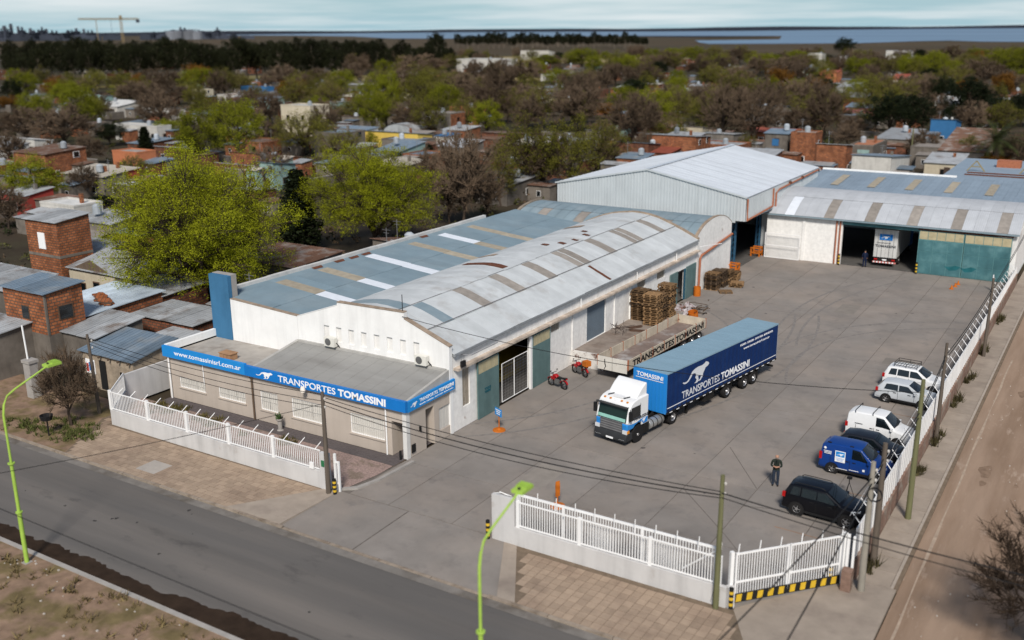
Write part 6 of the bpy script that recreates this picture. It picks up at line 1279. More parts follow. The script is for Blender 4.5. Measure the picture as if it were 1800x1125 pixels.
HOUSES=[
(-120.9, 159.5, 13.5, 4.7, 3.2, 'y', 'm', 'm', 'yellow house with blue-grey metal roof and a blue awning'),(-132.8, 172.8, 7.8, 4, 3.6, 's', 's', 'a', 'grey arched corrugated barn behind the yellow house'),(-131.7, 186.1, 8.6, 5.6, 5.2, 'g', 'f', 'f', 'two-storey grey block house with an orange brick side'),(-118.1, 165.4, 2.7, 4, 2.8, 'w', 'b', 'm', 'small white house with blue roof beside the grey block house'),(-127.2, 294.6, 6.9, 4.4, 5.0, 'o', 's', 'm', 'orange brick house with three dark upper windows'),
(-121.2, 279.7, 6.8, 6.4, 2.8, 'g', 's', 'm', 'grey house with silver sheet roof below the orange brick house'),(-154.5, 263.4, 5.0, 5.8, 3, 'o', 'w', 'm', 'small orange brick shed with white roof among bare trees'),(-72.9, 162.7, 6.3, 8.0, 3, 'B', 'm', 'm', 'house with pale blue sheet roof and red roof annex'),(-75.0, 121.5, 5.9, 4, 3, 'B', 'm', 'm', 'low brick house with blue-grey roof by bare trees'),(-72.9, 115.9, 5.2, 11.0, 2.6, 'g', 's', 'm', 'long low shed under a pale silver roof by the big hangar'),
(-52.7, 177.3, 4.2, 4, 5.2, 'g', 'm', 'm', 'dark grey two-storey house with a blue window'),(-47.4, 175.5, 4.3, 4.3, 5.6, 'o', 'f', 'f', 'bare orange brick block beside the dark grey house'),(-49.7, 181.1, 5.7, 7.8, 3.0, 'B', 'R', 'm', 'brick annex with patched sheet roof in front of the orange block'),(-39.8, 166.2, 4.7, 4, 4.6, 'o', 's', 'm', 'unfinished brick house with exposed mortar and silver roof'),(-38.8, 180.7, 3.9, 11.1, 3.4, 'g', 'o', 'f', 'grey house with pale teal curtain behind the white building'),
(-31.4, 159.3, 5.8, 14.5, 3.0, 'w', 'm', 'm', 'long white building with pale blue roof behind the rear hangar'),(-35.8, 197.0, 6.1, 13.8, 3.2, 'g', 's', 'm', 'house with silver sheet roof and brick chimney stack'),(-28.6, 186.2, 5.1, 14.9, 3.0, 'g', 'f', 'f', 'low grey flat house between chimney house and palm'),(-21.6, 184.3, 7.1, 18, 3.0, 'g', 'R', 'm', 'long low shed with weathered roof under the palm'),(-144.1, 111.3, 6.4, 4, 3.6, 'O', 'f', 'f', 'bright orange wall house behind the big willow'),
(-126.7, 91.6, 9.3, 4, 3.2, 'g', 'c', 'm', 'grey house with one white window behind the brick tower'),(-127.2, 94.4, 10.0, 4, 3.4, 'r', 'c', 'm', 'red painted house with cream roof slab'),(-184.3, 148.4, 14.5, 4, 3.2, 'w', 'w', 'f', 'white flat-roofed warehouse among trees'),(-248.8, 187.3, 10.7, 8.8, 3.0, 'w', 'w', 'm', 'long white roofed house row, left end'),(-226.6, 188.7, 13.0, 4, 3.0, 'w', 's', 'm', 'long white roofed house row, right end'),
(-163.8, 175.4, 9.3, 6.4, 6.5, 'c', 'w', 'f', 'cream two-storey building with stepped white roof'),(-190.3, 214.5, 3.3, 6.7, 4.0, 't', 's', 'm', 'turquoise house beside the cream building'),(-287.9, 211.7, 9.6, 4, 3.4, 't', 's', 'm', 'pale teal house with silver roof'),(-275.6, 272.6, 13.2, 4, 3.5, 'b', 'b', 'f', 'bright blue low building before the eucalyptus row'),(-249.4, 173.1, 23.9, 4, 3.0, 'g', 'm', 'm', 'long low house with blue-grey roofs left of the white roof rows'),
(-113.4, 108.8, 2.2, 8.0, 3.0, 't', 'c', 'm', 'pale green house with white slab roof behind the willow'),(-111.3, 110.2, 3.0, 4.9, 3.4, 't', 'm', 'm', 'pale green lean-to with dark metal roof'),(-96.8, 91.5, 3.6, 4.6, 3.2, 'B', 's', 'm', 'brick house with silver roof edge beside the cypress'),(-313.2, 492.8, 30.6, 18, 7, 'w', 'w', 'f', 'long white two-storey building before the open fields'),(-402.5, 704.0, 26.1, 9.1, 6, 'w', 'w', 'm', 'white gabled shed near the marsh'),
(-226.7, 309.0, 40.9, 6.0, 4, 'g', 's', 'm', 'grey house with silver hip roof'),(-241.9, 293.8, 12.6, 4, 4, 'g', 's', 'm', 'small house with blue-white roof under bare trees'),(-166.9, 618.3, 8.4, 8.7, 8, 'w', 's', 'm', 'tall white box building near the water'),(-150.8, 794.3, 16.8, 10.4, 6, 'w', 'b', 'm', 'blue and white hall near the shore'),(-158.5, 674.1, 12.5, 4, 5, 'w', 'w', 'm', 'white low hall below the tall pine'),
(-122.7, 317.6, 5.9, 4, 5, 'g', 's', 'm', 'grey house among bare trees'),(-148.2, 405.4, 3.7, 10.2, 4, 'w', 'r', 'm', 'white cottage with red roof in the trees'),(-109.3, 359.7, 5.1, 4, 4, 'w', 'r', 'm', 'white house with orange roof trim'),(-111.0, 435.3, 7.1, 9.2, 5, 'O', 'r', 'm', 'bright orange house right of the tall pine'),(-77.1, 346.9, 11.0, 12.3, 4, 'w', 's', 'm', 'white terrace house with silver roof'),
(-66.9, 298.6, 6.6, 6.9, 4, 'o', 's', 'm', 'brick row house with pale roof'),(-56.9, 261.0, 6.6, 6.2, 4, 'p', 'm', 'm', 'pink house with blue-grey roof'),(-77.4, 373.5, 8.7, 14.0, 4, 'o', 's', 'm', 'orange brick house behind the white terrace'),(-78.5, 408.4, 5.2, 10.7, 4, 'c', 'r', 'm', 'cream house with orange wall'),(-89.9, 317.1, 7.7, 9.4, 3.5, 'g', 's', 'm', 'long grey house with silver roof left of the white terrace'),
(-41.4, 283.6, 5.5, 9.2, 4, 'w', 'w', 'm', 'white block with pale roof right of dark tree'),(-32.0, 222.3, 4.8, 7.2, 4, 'b', 'm', 'm', 'blue-walled house beside the dark tree'),(-102.2, 149.1, 6.3, 5.6, 3, 'g', 's', 'm', 'grey house with white wall behind bare trees'),(-155.4, 197.3, 10.8, 4.6, 3, 'g', 'm', 'm', 'low house with blue roof left of the barn'),(-139.4, 165.2, 7.9, 4.7, 3, 'w', 'm', 'm', 'white house with blue metal roof left of the yellow house'),
(-138.5, 257.0, 9.4, 5.2, 4, 'c', 's', 'm', 'pale house deep among bare trees'),(-91.1, 181.2, 3.8, 5.1, 3.2, 'g', 's', 'm', 'grey house under the orange-leaved tree'),(-71.6, 179.3, 6.4, 7.3, 3.2, 'B', 's', 'm', 'brick house with sheet roof behind the hangar ridge'),(-83.8, 198.4, 7.9, 6.2, 3.2, 'B', 'R', 'm', 'brown brick house with rusty roof'),(-66.4, 187.9, 5.8, 6.5, 3.2, 'g', 's', 'm', 'grey house with pale roof at hangar ridge'),
(-134.5, 83.7, 4.8, 4, 3, 'g', 'm', 'm', 'grey house with blue-white roof at the left picture edge'),(-123.0, 77.1, 5.7, 4, 2.8, 'r', 's', 'm', 'reddish house with silver roof at the left picture edge'),(-182.3, 117.6, 11.2, 4, 3, 'w', 'w', 'm', 'white house among bare trees at the left picture edge'),(-108.4, 73.9, 6.8, 4, 3, 'w', 'w', 'f', 'white walled patio house behind the brick tower'),(-94.0, 68.3, 5.9, 4, 3.2, 'g', 's', 'm', 'grey shed with pale green-blue sheet roof next to brick tower')]
TREES=[
(-349.1, 224.5, 10.5, 5.9, 'g'),(-301.5, 207.2, 9.1, 5.8, 'g'),(-297.7, 226.5, 7.4, 4.3, 'g'),(-306.7, 269.4, 11.0, 8.8, 'g'),(-288.0, 263.6, 11.8, 6.9, 'G'),
(-145.2, 125.4, 11.4, 4.4, 'g'),(-137.0, 128.0, 12.8, 4.8, 'g'),(-139.0, 146.3, 9.2, 6.6, 'G'),(-128.1, 81.2, 8.3, 4.4, 'g'),(-302.7, 188.1, 5.2, 4.1, 'o'),
(-205.0, 130.8, 9.1, 6.9, 'b'),(-190.2, 130.1, 10.0, 7.3, 'b'),(-188.6, 139.4, 5.2, 3.8, 'd'),(-160.8, 126.4, 6.4, 1.6, 'c'),(-172.1, 139.7, 2.6, 1.0, 'c'),
(-162.4, 138.1, 4.5, 2.2, 'd'),(-155.7, 139.5, 5.4, 2.2, 'd'),(-278.0, 232.9, 7.6, 5.5, 'b'),(-118.2, 84.8, 2.6, 2.3, 'd'),(-189.5, 187.8, 9.4, 4.0, 'b'),
(-295.7, 343.1, 12.3, 6.3, 'b'),(-303.2, 406.3, 13.2, 13.4, 'b'),(-175.3, 217.6, 14.3, 4.8, 'g'),(-167.6, 221.5, 15.7, 5.6, 'G'),(-133.4, 180.1, 11.1, 4.5, 'G'),
(-178.9, 261.4, 12.0, 7.0, 'b'),(-124.8, 190.1, 9.3, 3.9, 'g'),(-157.6, 247.7, 16.2, 6.6, 'b'),(-192.2, 345.1, 9.8, 7.2, 'g'),(-311.3, 541.0, 10.0, 9.2, 'g'),
(-290.1, 548.8, 13.2, 12.4, 'g'),(-120.4, 226.6, 14.6, 5.8, 'b'),(-123.7, 247.5, 4.5, 3.8, 'o'),(-140.8, 247.3, 4.4, 2.9, 'd'),(-86.7, 185.2, 12.6, 5.2, 'b'),
(-74.6, 123.9, 12.6, 4.8, 'G'),(-68.0, 124.7, 12.8, 4.3, 'G'),(-69.0, 99.6, 13.2, 3.7, 'b'),(-117.0, 132.1, 8.5, 3.8, 'G'),(-100.8, 118.8, 6.9, 3.0, 'b'),
(-91.0, 114.8, 6.2, 2.8, 'G'),(-88.2, 119.4, 7.6, 3.2, 'b'),(-73.9, 115.9, 8.2, 3.0, 'G'),(-77.2, 153.7, 9.5, 4.4, 'G'),(-89.9, 197.8, 10.3, 4.7, 'b'),
(-113.2, 111.9, 6.9, 2.8, 'b'),(-132.2, 101.4, 5.6, 3.2, 'G'),(-129.6, 90.3, 5.8, 2.4, 'b'),(-79.6, 188.9, 7.4, 3.9, 'G'),(-64.8, 224.2, 7.2, 4.4, 'b'),
(-48.9, 205.2, 6.1, 2.9, 'b'),(-33.2, 195.2, 5.9, 3.2, 'b'),(-24.9, 190.6, 5.7, 3.2, 'G'),(-16.4, 186.9, 7.1, 4.0, 'b'),(-192.3, 209.0, 6.9, 4.2, 'g'),
(-132.7, 160.6, 4.3, 2.4, 'g'),(-72.2, 101.2, 8.4, 2.4, 'b'),(-72.4, 125.1, 10.0, 4.1, 'b'),(-69.7, 105.8, 7.2, 2.4, 'b'),(-113.3, 152.0, 3.4, 1.8, 'd'),
(-105.3, 252.8, 9.2, 4.1, 'g'),(-267.4, 663.5, 12.8, 9.0, 'g'),(-175.6, 541.0, 11.2, 9.7, 'g'),(-140.3, 457.0, 11.5, 7.8, 'b'),(-128.9, 362.5, 11.1, 7.7, 'G'),
(-190.6, 484.8, 9.6, 8.5, 'b'),(-116.3, 350.6, 5.8, 4.6, 'g'),(-70.6, 193.7, 14.4, 4.7, 'b'),(-65.2, 196.6, 13.8, 5.2, 'b'),(-56.7, 215.3, 12.9, 5.3, 'b'),
(-97.7, 366.1, 6.5, 5.6, 'd'),(-46.0, 227.3, 10.8, 5.3, 'd'),(-42.2, 231.9, 10.2, 4.9, 'd'),(-109.6, 470.0, 11.8, 7.7, 'g'),(-83.3, 445.7, 14.0, 6.7, 'g'),
(-76.6, 458.2, 14.5, 6.9, 'g'),(-57.8, 406.2, 5.1, 4.2, 'g'),(-54.6, 435.8, 12.9, 9.1, 'b'),(-62.0, 556.6, 14.0, 8.3, 'g'),(-51.6, 541.1, 15.3, 8.1, 'g'),
(-40.4, 403.1, 8.4, 6.1, 'b'),(-29.3, 264.9, 7.9, 5.2, 'd'),(-24.5, 272.2, 8.6, 5.6, 'd'),(-39.7, 271.2, 5.3, 3.1, 'd'),(-31.4, 208.1, 3.0, 3.4, 'o'),
(-19.7, 185.1, 3.6, 3.2, 'o'),(-45.2, 172.8, 2.1, 1.4, 'd'),(-64.5, 190.4, 3.8, 1.9, 'G'),(-76.7, 79.3, 9.3, 2.3, 'c'),(-213.7, 855.1, 16.5, 9.0, 'd'),
(-151.1, 165.6, 8.5, 3.7, 'b'),(-179.8, 171.6, 6.9, 4.1, 'b'),(-241.8, 174.2, 8.8, 4.9, 'b'),(-168.8, 103.8, 7.5, 4.5, 'b'),(-315.7, 344.4, 8.6, 5.9, 'b'),
(-204.4, 447.4, 10.9, 8.6, 'G'),(-225.0, 521.9, 12.5, 8.6, 'b'),(-194.7, 397.1, 10.4, 7.8, 'b'),(-270.9, 556.0, 12.2, 7.8, 'G'),(-230.8, 381.4, 11.1, 8.4, 'b'),
(-146.6, 242.2, 9.9, 5.0, 'b'),(-246.9, 374.4, 10.6, 7.3, 'b'),(-206.7, 291.6, 10.1, 5.4, 'G'),(-216.2, 256.9, 8.1, 4.2, 'g'),(-180.7, 205.1, 6.0, 3.8, 'G'),
(-105.3, 273.6, 9.1, 6.3, 'b'),(-83.4, 273.8, 7.9, 5.4, 'G'),(-72.1, 251.3, 7.2, 4.3, 'b'),(-88.0, 205.3, 6.4, 3.4, 'b'),(-93.5, 186.1, 6.2, 3.4, 'b'),
(-76.0, 167.4, 6.5, 2.1, 'b'),(-55.3, 236.2, 4.4, 3.1, 'b'),(-46.3, 282.5, 7.6, 4.3, 'b'),(-31.8, 255.8, 6.7, 3.9, 'b'),(-79.8, 563.5, 10.4, 9.3, 'G'),
(-114.4, 549.9, 9.2, 8.5, 'b'),(-142.3, 524.6, 10.4, 8.2, 'G'),(-183.9, 626.0, 10.7, 8.9, 'g'),(-252.9, 668.4, 13.0, 9.9, 'G'),(-236.8, 673.7, 12.1, 9.8, 'b'),
(-299.7, 705.1, 10.5, 7.9, 'g'),(-323.7, 697.5, 13.2, 8.7, 'b'),(-97.5, 743.6, 10.2, 10.3, 'g'),(-110.6, 715.7, 12.4, 10.0, 'b'),(-214.2, 278.6, 8.4, 5.3, 'b'),
(-232.8, 257.6, 6.9, 4.4, 'b'),(-259.7, 266.7, 6.9, 3.8, 'g'),(-331.3, 269.6, 6.3, 4.8, 'b'),(-349.6, 249.5, 7.0, 4.9, 'b'),(-412.9, 276.6, 7.3, 5.1, 'd'),
(-383.7, 555.0, 8.4, 5.9, 'G'),(-217.4, 341.8, 8.1, 5.1, 'G'),(-82.3, 151.0, 6.7, 2.6, 'b'),(-76.3, 154.2, 5.6, 2.4, 'b'),(-92.2, 145.6, 6.7, 2.8, 'b'),
(-152.2, 150.3, 6.3, 3.2, 'b'),(-186.5, 153.6, 5.1, 3.6, 'g'),(-108.2, 136.8, 3.7, 1.4, 'd'),(-161.6, 107.8, 5.8, 3.7, 'b'),(-118.6, 71.5, 5.8, 2.6, 'b'),
(-163.0, 115.7, 6.6, 3.3, 'b'),(-185.0, 755.8, 9.5, 4.1, 'b'),(-79.0, 613.6, 9.3, 5.4, 'G'),(-307.7, 545.2, 10.1, 4.5, 'b'),(-140.6, 224.5, 9.5, 4.5, 'G'),
(-108.7, 403.8, 11.4, 6.1, 'G'),(-201.9, 163.8, 10.5, 5.7, 'b'),(-178.2, 341.7, 10.1, 5.0, 'G'),(-118.5, 525.3, 10.7, 5.6, 'b'),(-36.9, 418.3, 9.1, 5.2, 'g'),
(-416.4, 493.1, 8.1, 3.7, 'G'),(-319.6, 406.7, 8.8, 3.9, 'G'),(-164.9, 227.5, 9.2, 4.2, 'G'),(-339.0, 528.3, 9.9, 5.1, 'b'),(-134.1, 195.8, 9.3, 4.6, 'G'),
(-143.5, 185.5, 9.0, 3.9, 'b'),(-182.8, 388.6, 8.6, 4.1, 'b'),(-254.7, 392.7, 9.7, 5.1, 'G'),(-121.1, 202.5, 9.9, 4.2, 'b'),(-125.4, 215.6, 11.6, 5.5, 'G'),
(-241.4, 512.1, 11.2, 6.0, 'g'),(-54.4, 584.3, 11.8, 5.8, 'G'),(-32.6, 247.9, 8.0, 3.9, 'b'),(-454.4, 519.4, 10.4, 5.7, 'G'),(-143.9, 220.4, 11.8, 6.3, 'b'),
(-329.6, 489.3, 8.1, 3.6, 'b'),(-77.1, 467.6, 9.1, 4.6, 'G'),(-272.0, 466.2, 8.4, 3.9, 'g'),(-220.6, 229.6, 11.3, 4.8, 'G'),(-89.2, 275.4, 11.5, 5.0, 'g'),
(-172.4, 261.5, 9.9, 4.9, 'G'),(-151.5, 525.3, 11.0, 5.5, 'b'),(-114.0, 212.8, 11.9, 6.1, 'b'),(-265.2, 230.7, 8.6, 4.3, 'G'),(-102.6, 535.2, 8.1, 3.6, 'g'),
(-476.4, 676.0, 8.9, 3.9, 'b'),(-81.0, 284.0, 11.5, 6.6, 'b'),(-285.7, 258.4, 10.5, 4.8, 'b'),(-120.8, 334.0, 8.9, 4.8, 'b'),(-415.6, 522.1, 11.6, 5.3, 'b'),
(-148.6, 771.4, 8.1, 3.9, 'b'),(-90.1, 563.8, 9.8, 4.9, 'G'),(-490.6, 671.7, 7.9, 4.4, 'g'),(-324.1, 220.3, 9.4, 5.3, 'o'),(-337.8, 732.1, 8.7, 3.9, 'o'),
(-86.7, 611.2, 9.8, 4.4, 'b'),(-577.4, 672.9, 9.8, 5.6, 'b'),(-176.0, 293.1, 10.0, 5.6, 'G'),(-78.0, 709.4, 11.2, 6.0, 'b'),(-271.0, 610.3, 7.6, 3.9, 'g'),
(-97.0, 515.7, 10.5, 4.9, 'g'),(-45.6, 431.9, 8.3, 3.9, 'b'),(-441.8, 719.9, 10.1, 4.9, 'b'),(-95.0, 228.4, 10.7, 5.4, 'G'),(-177.0, 531.5, 10.1, 5.7, 'g'),
(-212.9, 546.9, 10.4, 5.9, 'b'),(-434.3, 537.0, 10.6, 5.3, 'G'),(-137.8, 539.0, 10.4, 5.1, 'b'),(-52.8, 244.7, 10.3, 5.4, 'G'),(-391.7, 272.3, 8.1, 4.0, 'G'),
(-288.9, 450.9, 8.8, 4.4, 'G'),(-372.0, 554.3, 7.9, 3.9, 'b'),(-236.7, 244.9, 9.2, 5.2, 'o'),(-71.7, 503.1, 8.1, 4.5, 'd'),(-286.5, 471.0, 11.4, 5.5, 'G'),
(-270.2, 286.9, 9.0, 4.2, 'b'),(-473.3, 541.7, 11.6, 5.4, 'G'),(-450.2, 551.7, 9.4, 4.4, 'G'),(-244.8, 159.9, 8.2, 4.7, 'G'),(-155.8, 217.6, 11.2, 5.8, 'g'),
(-85.2, 539.5, 10.8, 5.3, 'b'),(-179.3, 572.4, 10.0, 4.5, 'd'),(-250.5, 334.8, 8.6, 4.3, 'G'),(-289.1, 712.4, 11.6, 5.8, 'b'),(-181.9, 163.7, 10.0, 4.6, 'G'),
(-326.3, 271.4, 10.1, 5.7, 'b'),(-200.3, 632.5, 9.0, 3.9, 'G'),(-336.2, 240.0, 8.9, 4.9, 'G'),(-39.5, 365.1, 9.7, 4.2, 'o'),(-46.3, 330.8, 8.6, 3.8, 'o'),
(-243.2, 193.9, 11.0, 4.6, 'b'),(-37.6, 334.9, 8.0, 3.5, 'G'),(-315.9, 538.7, 7.5, 3.8, 'g'),(-64.0, 724.0, 8.6, 3.9, 'G'),(-70.3, 598.3, 11.5, 6.0, 'b'),
(-327.9, 228.9, 7.7, 3.6, 'b'),(-264.4, 357.8, 9.8, 4.4, 'G'),(-411.0, 613.0, 9.7, 4.4, 'd'),(-120.4, 792.8, 10.7, 4.8, 'G'),(-48.0, 556.3, 9.9, 4.9, 'G'),
(-178.8, 192.8, 8.0, 3.5, 'G'),(-120.3, 268.9, 7.7, 3.3, 'b'),(-470.5, 566.0, 10.7, 5.0, 'b'),(-332.5, 209.0, 9.2, 4.3, 'd'),(-390.0, 539.0, 11.7, 5.5, 'b'),
(-147.5, 390.3, 11.0, 5.7, 'G'),(-236.3, 391.3, 7.7, 3.9, 'b'),(-51.2, 546.8, 10.3, 5.4, 'G'),(-167.6, 527.1, 8.8, 4.1, 'G'),(-308.6, 306.5, 8.6, 3.8, 'b'),
(-70.5, 386.1, 8.6, 4.3, 'b'),(-306.3, 715.5, 9.6, 5.3, 'b'),(-116.6, 518.4, 7.7, 4.0, 'b'),(-171.4, 719.5, 8.7, 4.7, 'G'),(-39.9, 315.9, 9.2, 4.1, 'b'),
(-365.5, 310.5, 7.8, 3.4, 'G'),(-402.2, 516.8, 9.3, 4.3, 'G'),(-57.8, 612.2, 10.0, 4.8, 'b'),(-267.5, 616.3, 8.2, 3.6, 'G'),(-101.3, 608.0, 11.4, 5.9, 'G'),
(-315.7, 671.9, 11.7, 5.2, 'b'),(-523.6, 625.3, 10.0, 5.4, 'b'),(-187.9, 340.5, 8.6, 4.2, 'b'),(-429.7, 521.4, 9.7, 4.4, 'G'),(-164.2, 544.1, 9.3, 4.0, 'g'),
(-466.4, 556.1, 8.1, 4.6, 'b'),(-52.6, 598.5, 11.5, 5.4, 'b'),(-139.6, 550.1, 9.1, 4.9, 'b'),(-348.4, 281.5, 9.8, 5.5, 'b'),(-230.9, 282.3, 11.5, 5.2, 'G'),
(-86.2, 310.6, 9.5, 4.8, 'o'),(-146.3, 383.3, 9.2, 4.4, 'G'),(-516.5, 629.0, 8.3, 4.5, 'G'),(-404.6, 266.7, 10.9, 4.9, 'G'),(-132.5, 756.5, 7.5, 3.6, 'b'),
(-392.0, 287.5, 8.4, 4.4, 'G'),(-433.3, 660.5, 9.5, 4.1, 'G'),(-356.3, 280.5, 7.8, 4.3, 'o'),(-54.3, 313.3, 11.6, 4.9, 'b'),(-338.2, 586.4, 8.0, 4.1, 'd'),
(-135.4, 323.8, 8.3, 3.9, 'g'),(-175.7, 185.1, 7.5, 4.2, 'G'),(-83.0, 261.0, 12.0, 5.5, 'b'),(-104.8, 295.2, 11.6, 6.7, 'G'),(-100.5, 450.3, 9.2, 4.8, 'b'),
(-154.0, 190.5, 9.9, 4.2, 'G'),(-423.7, 268.4, 9.3, 4.8, 'g'),(-356.1, 669.1, 11.7, 5.6, 'b'),(-177.5, 475.6, 11.8, 6.0, 'b'),(-101.6, 248.6, 8.4, 3.7, 'b'),
(-141.8, 589.9, 11.1, 5.8, 'b'),(-297.3, 311.2, 8.8, 4.7, 'b'),(-152.5, 184.2, 10.3, 4.4, 'g'),(-161.6, 214.7, 7.7, 3.9, 'G'),(-102.4, 290.8, 7.5, 3.4, 'b'),
(-160.2, 528.4, 10.6, 5.9, 'b'),(-26.5, 250.7, 8.2, 4.5, 'G'),(-100.1, 728.7, 12.0, 6.1, 'G'),(-102.3, 576.3, 8.9, 4.3, 'G'),(-371.3, 664.4, 8.1, 4.2, 'd'),
(-188.7, 494.1, 11.4, 5.6, 'G'),(-161.2, 294.9, 8.1, 4.0, 'G'),(-80.6, 441.8, 11.2, 5.8, 'G'),(-89.4, 261.7, 9.0, 4.0, 'b'),(-62.6, 595.5, 8.2, 3.6, 'b'),
(-173.5, 393.4, 7.6, 4.2, 'G'),(-168.9, 250.4, 8.6, 4.8, 'b'),(-212.4, 575.6, 10.4, 5.8, 'G'),(-246.6, 564.0, 9.5, 4.5, 'G'),(-143.7, 317.7, 10.3, 4.8, 'G'),
(-177.6, 241.5, 10.5, 5.9, 'G'),(-96.0, 548.8, 8.0, 3.7, 'd'),(-406.1, 684.2, 9.8, 5.1, 'G'),(-93.7, 279.1, 9.3, 3.9, 'b'),(-177.5, 346.4, 9.9, 4.5, 'd'),
(-171.3, 649.4, 7.8, 4.3, 'd'),(-171.1, 200.7, 8.8, 4.5, 'G'),(-94.8, 242.2, 10.4, 4.9, 'b'),(-271.7, 423.2, 8.9, 4.3, 'b'),(-349.0, 603.9, 7.8, 3.7, 'b'),
(-266.6, 558.1, 9.1, 4.0, 'G'),(-94.6, 568.3, 11.5, 6.3, 'G'),(-164.1, 720.6, 9.5, 5.3, 'G'),(-346.3, 634.8, 10.0, 5.0, 'G'),(-97.4, 589.0, 11.4, 4.8, 'G'),
(-68.9, 310.3, 9.2, 4.5, 'g'),(-93.9, 791.9, 7.7, 4.1, 'b'),(-43.4, 512.6, 11.5, 4.9, 'G'),(-124.3, 356.5, 11.0, 5.6, 'b'),(-60.4, 384.7, 11.2, 5.2, 'G'),
(-76.0, 323.4, 9.1, 4.1, 'g'),(-235.9, 373.5, 11.9, 5.2, 'b'),(-27.8, 332.6, 7.7, 3.6, 'G'),(-243.2, 534.6, 10.5, 5.2, 'b'),(-224.7, 740.4, 8.0, 4.5, 'G'),
(-184.3, 343.9, 7.6, 3.9, 'b'),(-247.5, 480.4, 11.0, 5.4, 'g'),(-232.5, 469.2, 9.4, 4.1, 'G'),(-292.2, 673.1, 7.5, 4.0, 'G'),(-54.3, 569.2, 7.6, 4.1, 'b'),
(-385.9, 466.6, 7.9, 4.1, 'G'),(-80.8, 226.6, 7.7, 3.3, 'd'),(-190.5, 240.7, 8.9, 5.1, 'G'),(-208.0, 611.8, 10.4, 5.4, 'G'),(-167.7, 597.9, 10.4, 5.7, 'G'),
(-240.6, 493.2, 10.2, 4.8, 'g'),(-217.1, 298.7, 11.5, 6.3, 'G'),(-301.3, 308.5, 11.6, 6.3, 'b'),(-191.4, 677.8, 11.3, 6.2, 'b'),(-194.2, 501.7, 9.7, 4.7, 'G'),
(-62.2, 228.2, 10.5, 5.2, 'G'),(-217.4, 191.1, 7.9, 4.3, 'G'),(-86.3, 297.3, 9.8, 4.9, 'g'),(-335.2, 668.5, 8.8, 4.5, 'g'),(-384.7, 458.6, 12.0, 5.8, 'b'),
(-227.6, 161.8, 8.5, 4.8, 'G'),(-346.7, 429.8, 9.6, 5.5, 'g'),(-49.0, 310.9, 10.7, 4.6, 'd'),(-107.4, 794.6, 7.7, 4.2, 'g'),(-202.5, 563.1, 8.9, 3.8, 'b'),
(-247.9, 215.3, 8.0, 3.8, 'G'),(-333.1, 471.7, 11.6, 6.4, 'G'),(-136.4, 752.1, 9.2, 3.9, 'd'),(-337.7, 517.5, 8.3, 4.1, 'G'),(-82.9, 463.3, 8.2, 3.8, 'G'),
(-83.1, 803.0, 11.3, 4.9, 'G'),(-102.9, 332.8, 11.7, 5.1, 'o'),(-300.3, 235.7, 9.5, 5.2, 'G'),(-94.3, 711.2, 8.5, 4.3, 'd'),(-217.1, 712.1, 8.4, 3.6, 'G'),
(-211.0, 630.3, 9.1, 4.2, 'G'),(-198.1, 450.4, 9.6, 5.4, 'd'),(-362.9, 430.2, 10.7, 5.9, 'b'),(-55.6, 281.2, 11.5, 5.4, 'G'),(-318.7, 551.2, 8.3, 3.6, 'b'),
(-60.6, 417.6, 10.7, 4.7, 'G'),(-114.6, 578.4, 10.1, 5.5, 'G'),(-62.9, 310.5, 11.2, 6.4, 'b'),(-432.4, 548.3, 11.7, 6.4, 'G'),(-259.0, 295.7, 10.0, 5.8, 'g'),
(-216.8, 238.5, 11.8, 6.7, 'G'),(-225.2, 215.1, 8.3, 3.9, 'b'),(-349.6, 305.7, 11.0, 6.3, 'o'),(-228.9, 511.9, 10.4, 4.8, 'b'),(-260.5, 660.1, 8.6, 4.3, 'G'),
(-235.1, 327.1, 8.3, 3.5, 'b'),(-65.3, 551.5, 9.9, 4.4, 'G'),(-355.9, 269.4, 8.7, 4.7, 'G'),(-218.6, 669.1, 8.4, 4.5, 'G'),(-193.2, 781.2, 9.2, 4.7, 'G'),
(-124.2, 259.1, 9.1, 4.9, 'g'),(-269.2, 455.2, 10.5, 4.6, 'G'),(-492.1, 656.5, 11.8, 6.1, 'G'),(-349.8, 471.1, 9.5, 4.7, 'G'),(-116.9, 340.5, 7.5, 4.1, 'G'),
(-37.4, 411.7, 9.5, 4.5, 'g'),(-89.0, 742.4, 8.7, 4.9, 'b'),(-279.7, 295.8, 9.8, 5.2, 'G'),(-484.8, 704.4, 9.2, 4.4, 'b'),(-116.5, 217.2, 9.5, 4.9, 'G'),
(-62.2, 703.0, 8.9, 5.1, 'b'),(-82.0, 216.7, 9.9, 5.4, 'G'),(-251.1, 556.9, 7.5, 3.2, 'G'),(-135.4, 604.5, 11.0, 5.6, 'b'),(-106.1, 540.7, 9.3, 4.1, 'G'),
(-310.4, 214.6, 11.1, 4.8, 'G'),(-522.1, 616.8, 11.8, 5.1, 'g'),(-42.0, 242.3, 8.6, 3.9, 'b'),(-67.2, 396.7, 9.7, 5.6, 'd'),(-419.8, 560.4, 8.6, 3.8, 'g'),
(-237.8, 305.5, 10.4, 6.0, 'b'),(-187.8, 254.7, 8.8, 4.0, 'b'),(-313.6, 574.9, 9.1, 4.9, 'b'),(-279.9, 345.7, 8.5, 4.2, 'G'),(-365.7, 280.6, 9.2, 4.2, 'G'),
(-317.6, 664.7, 7.9, 4.4, 'G'),(-201.3, 695.4, 11.6, 6.4, 'b'),(-217.1, 705.2, 8.1, 4.3, 'b'),(-51.4, 379.7, 7.6, 4.1, 'd'),(-297.7, 441.4, 8.0, 4.5, 'b'),
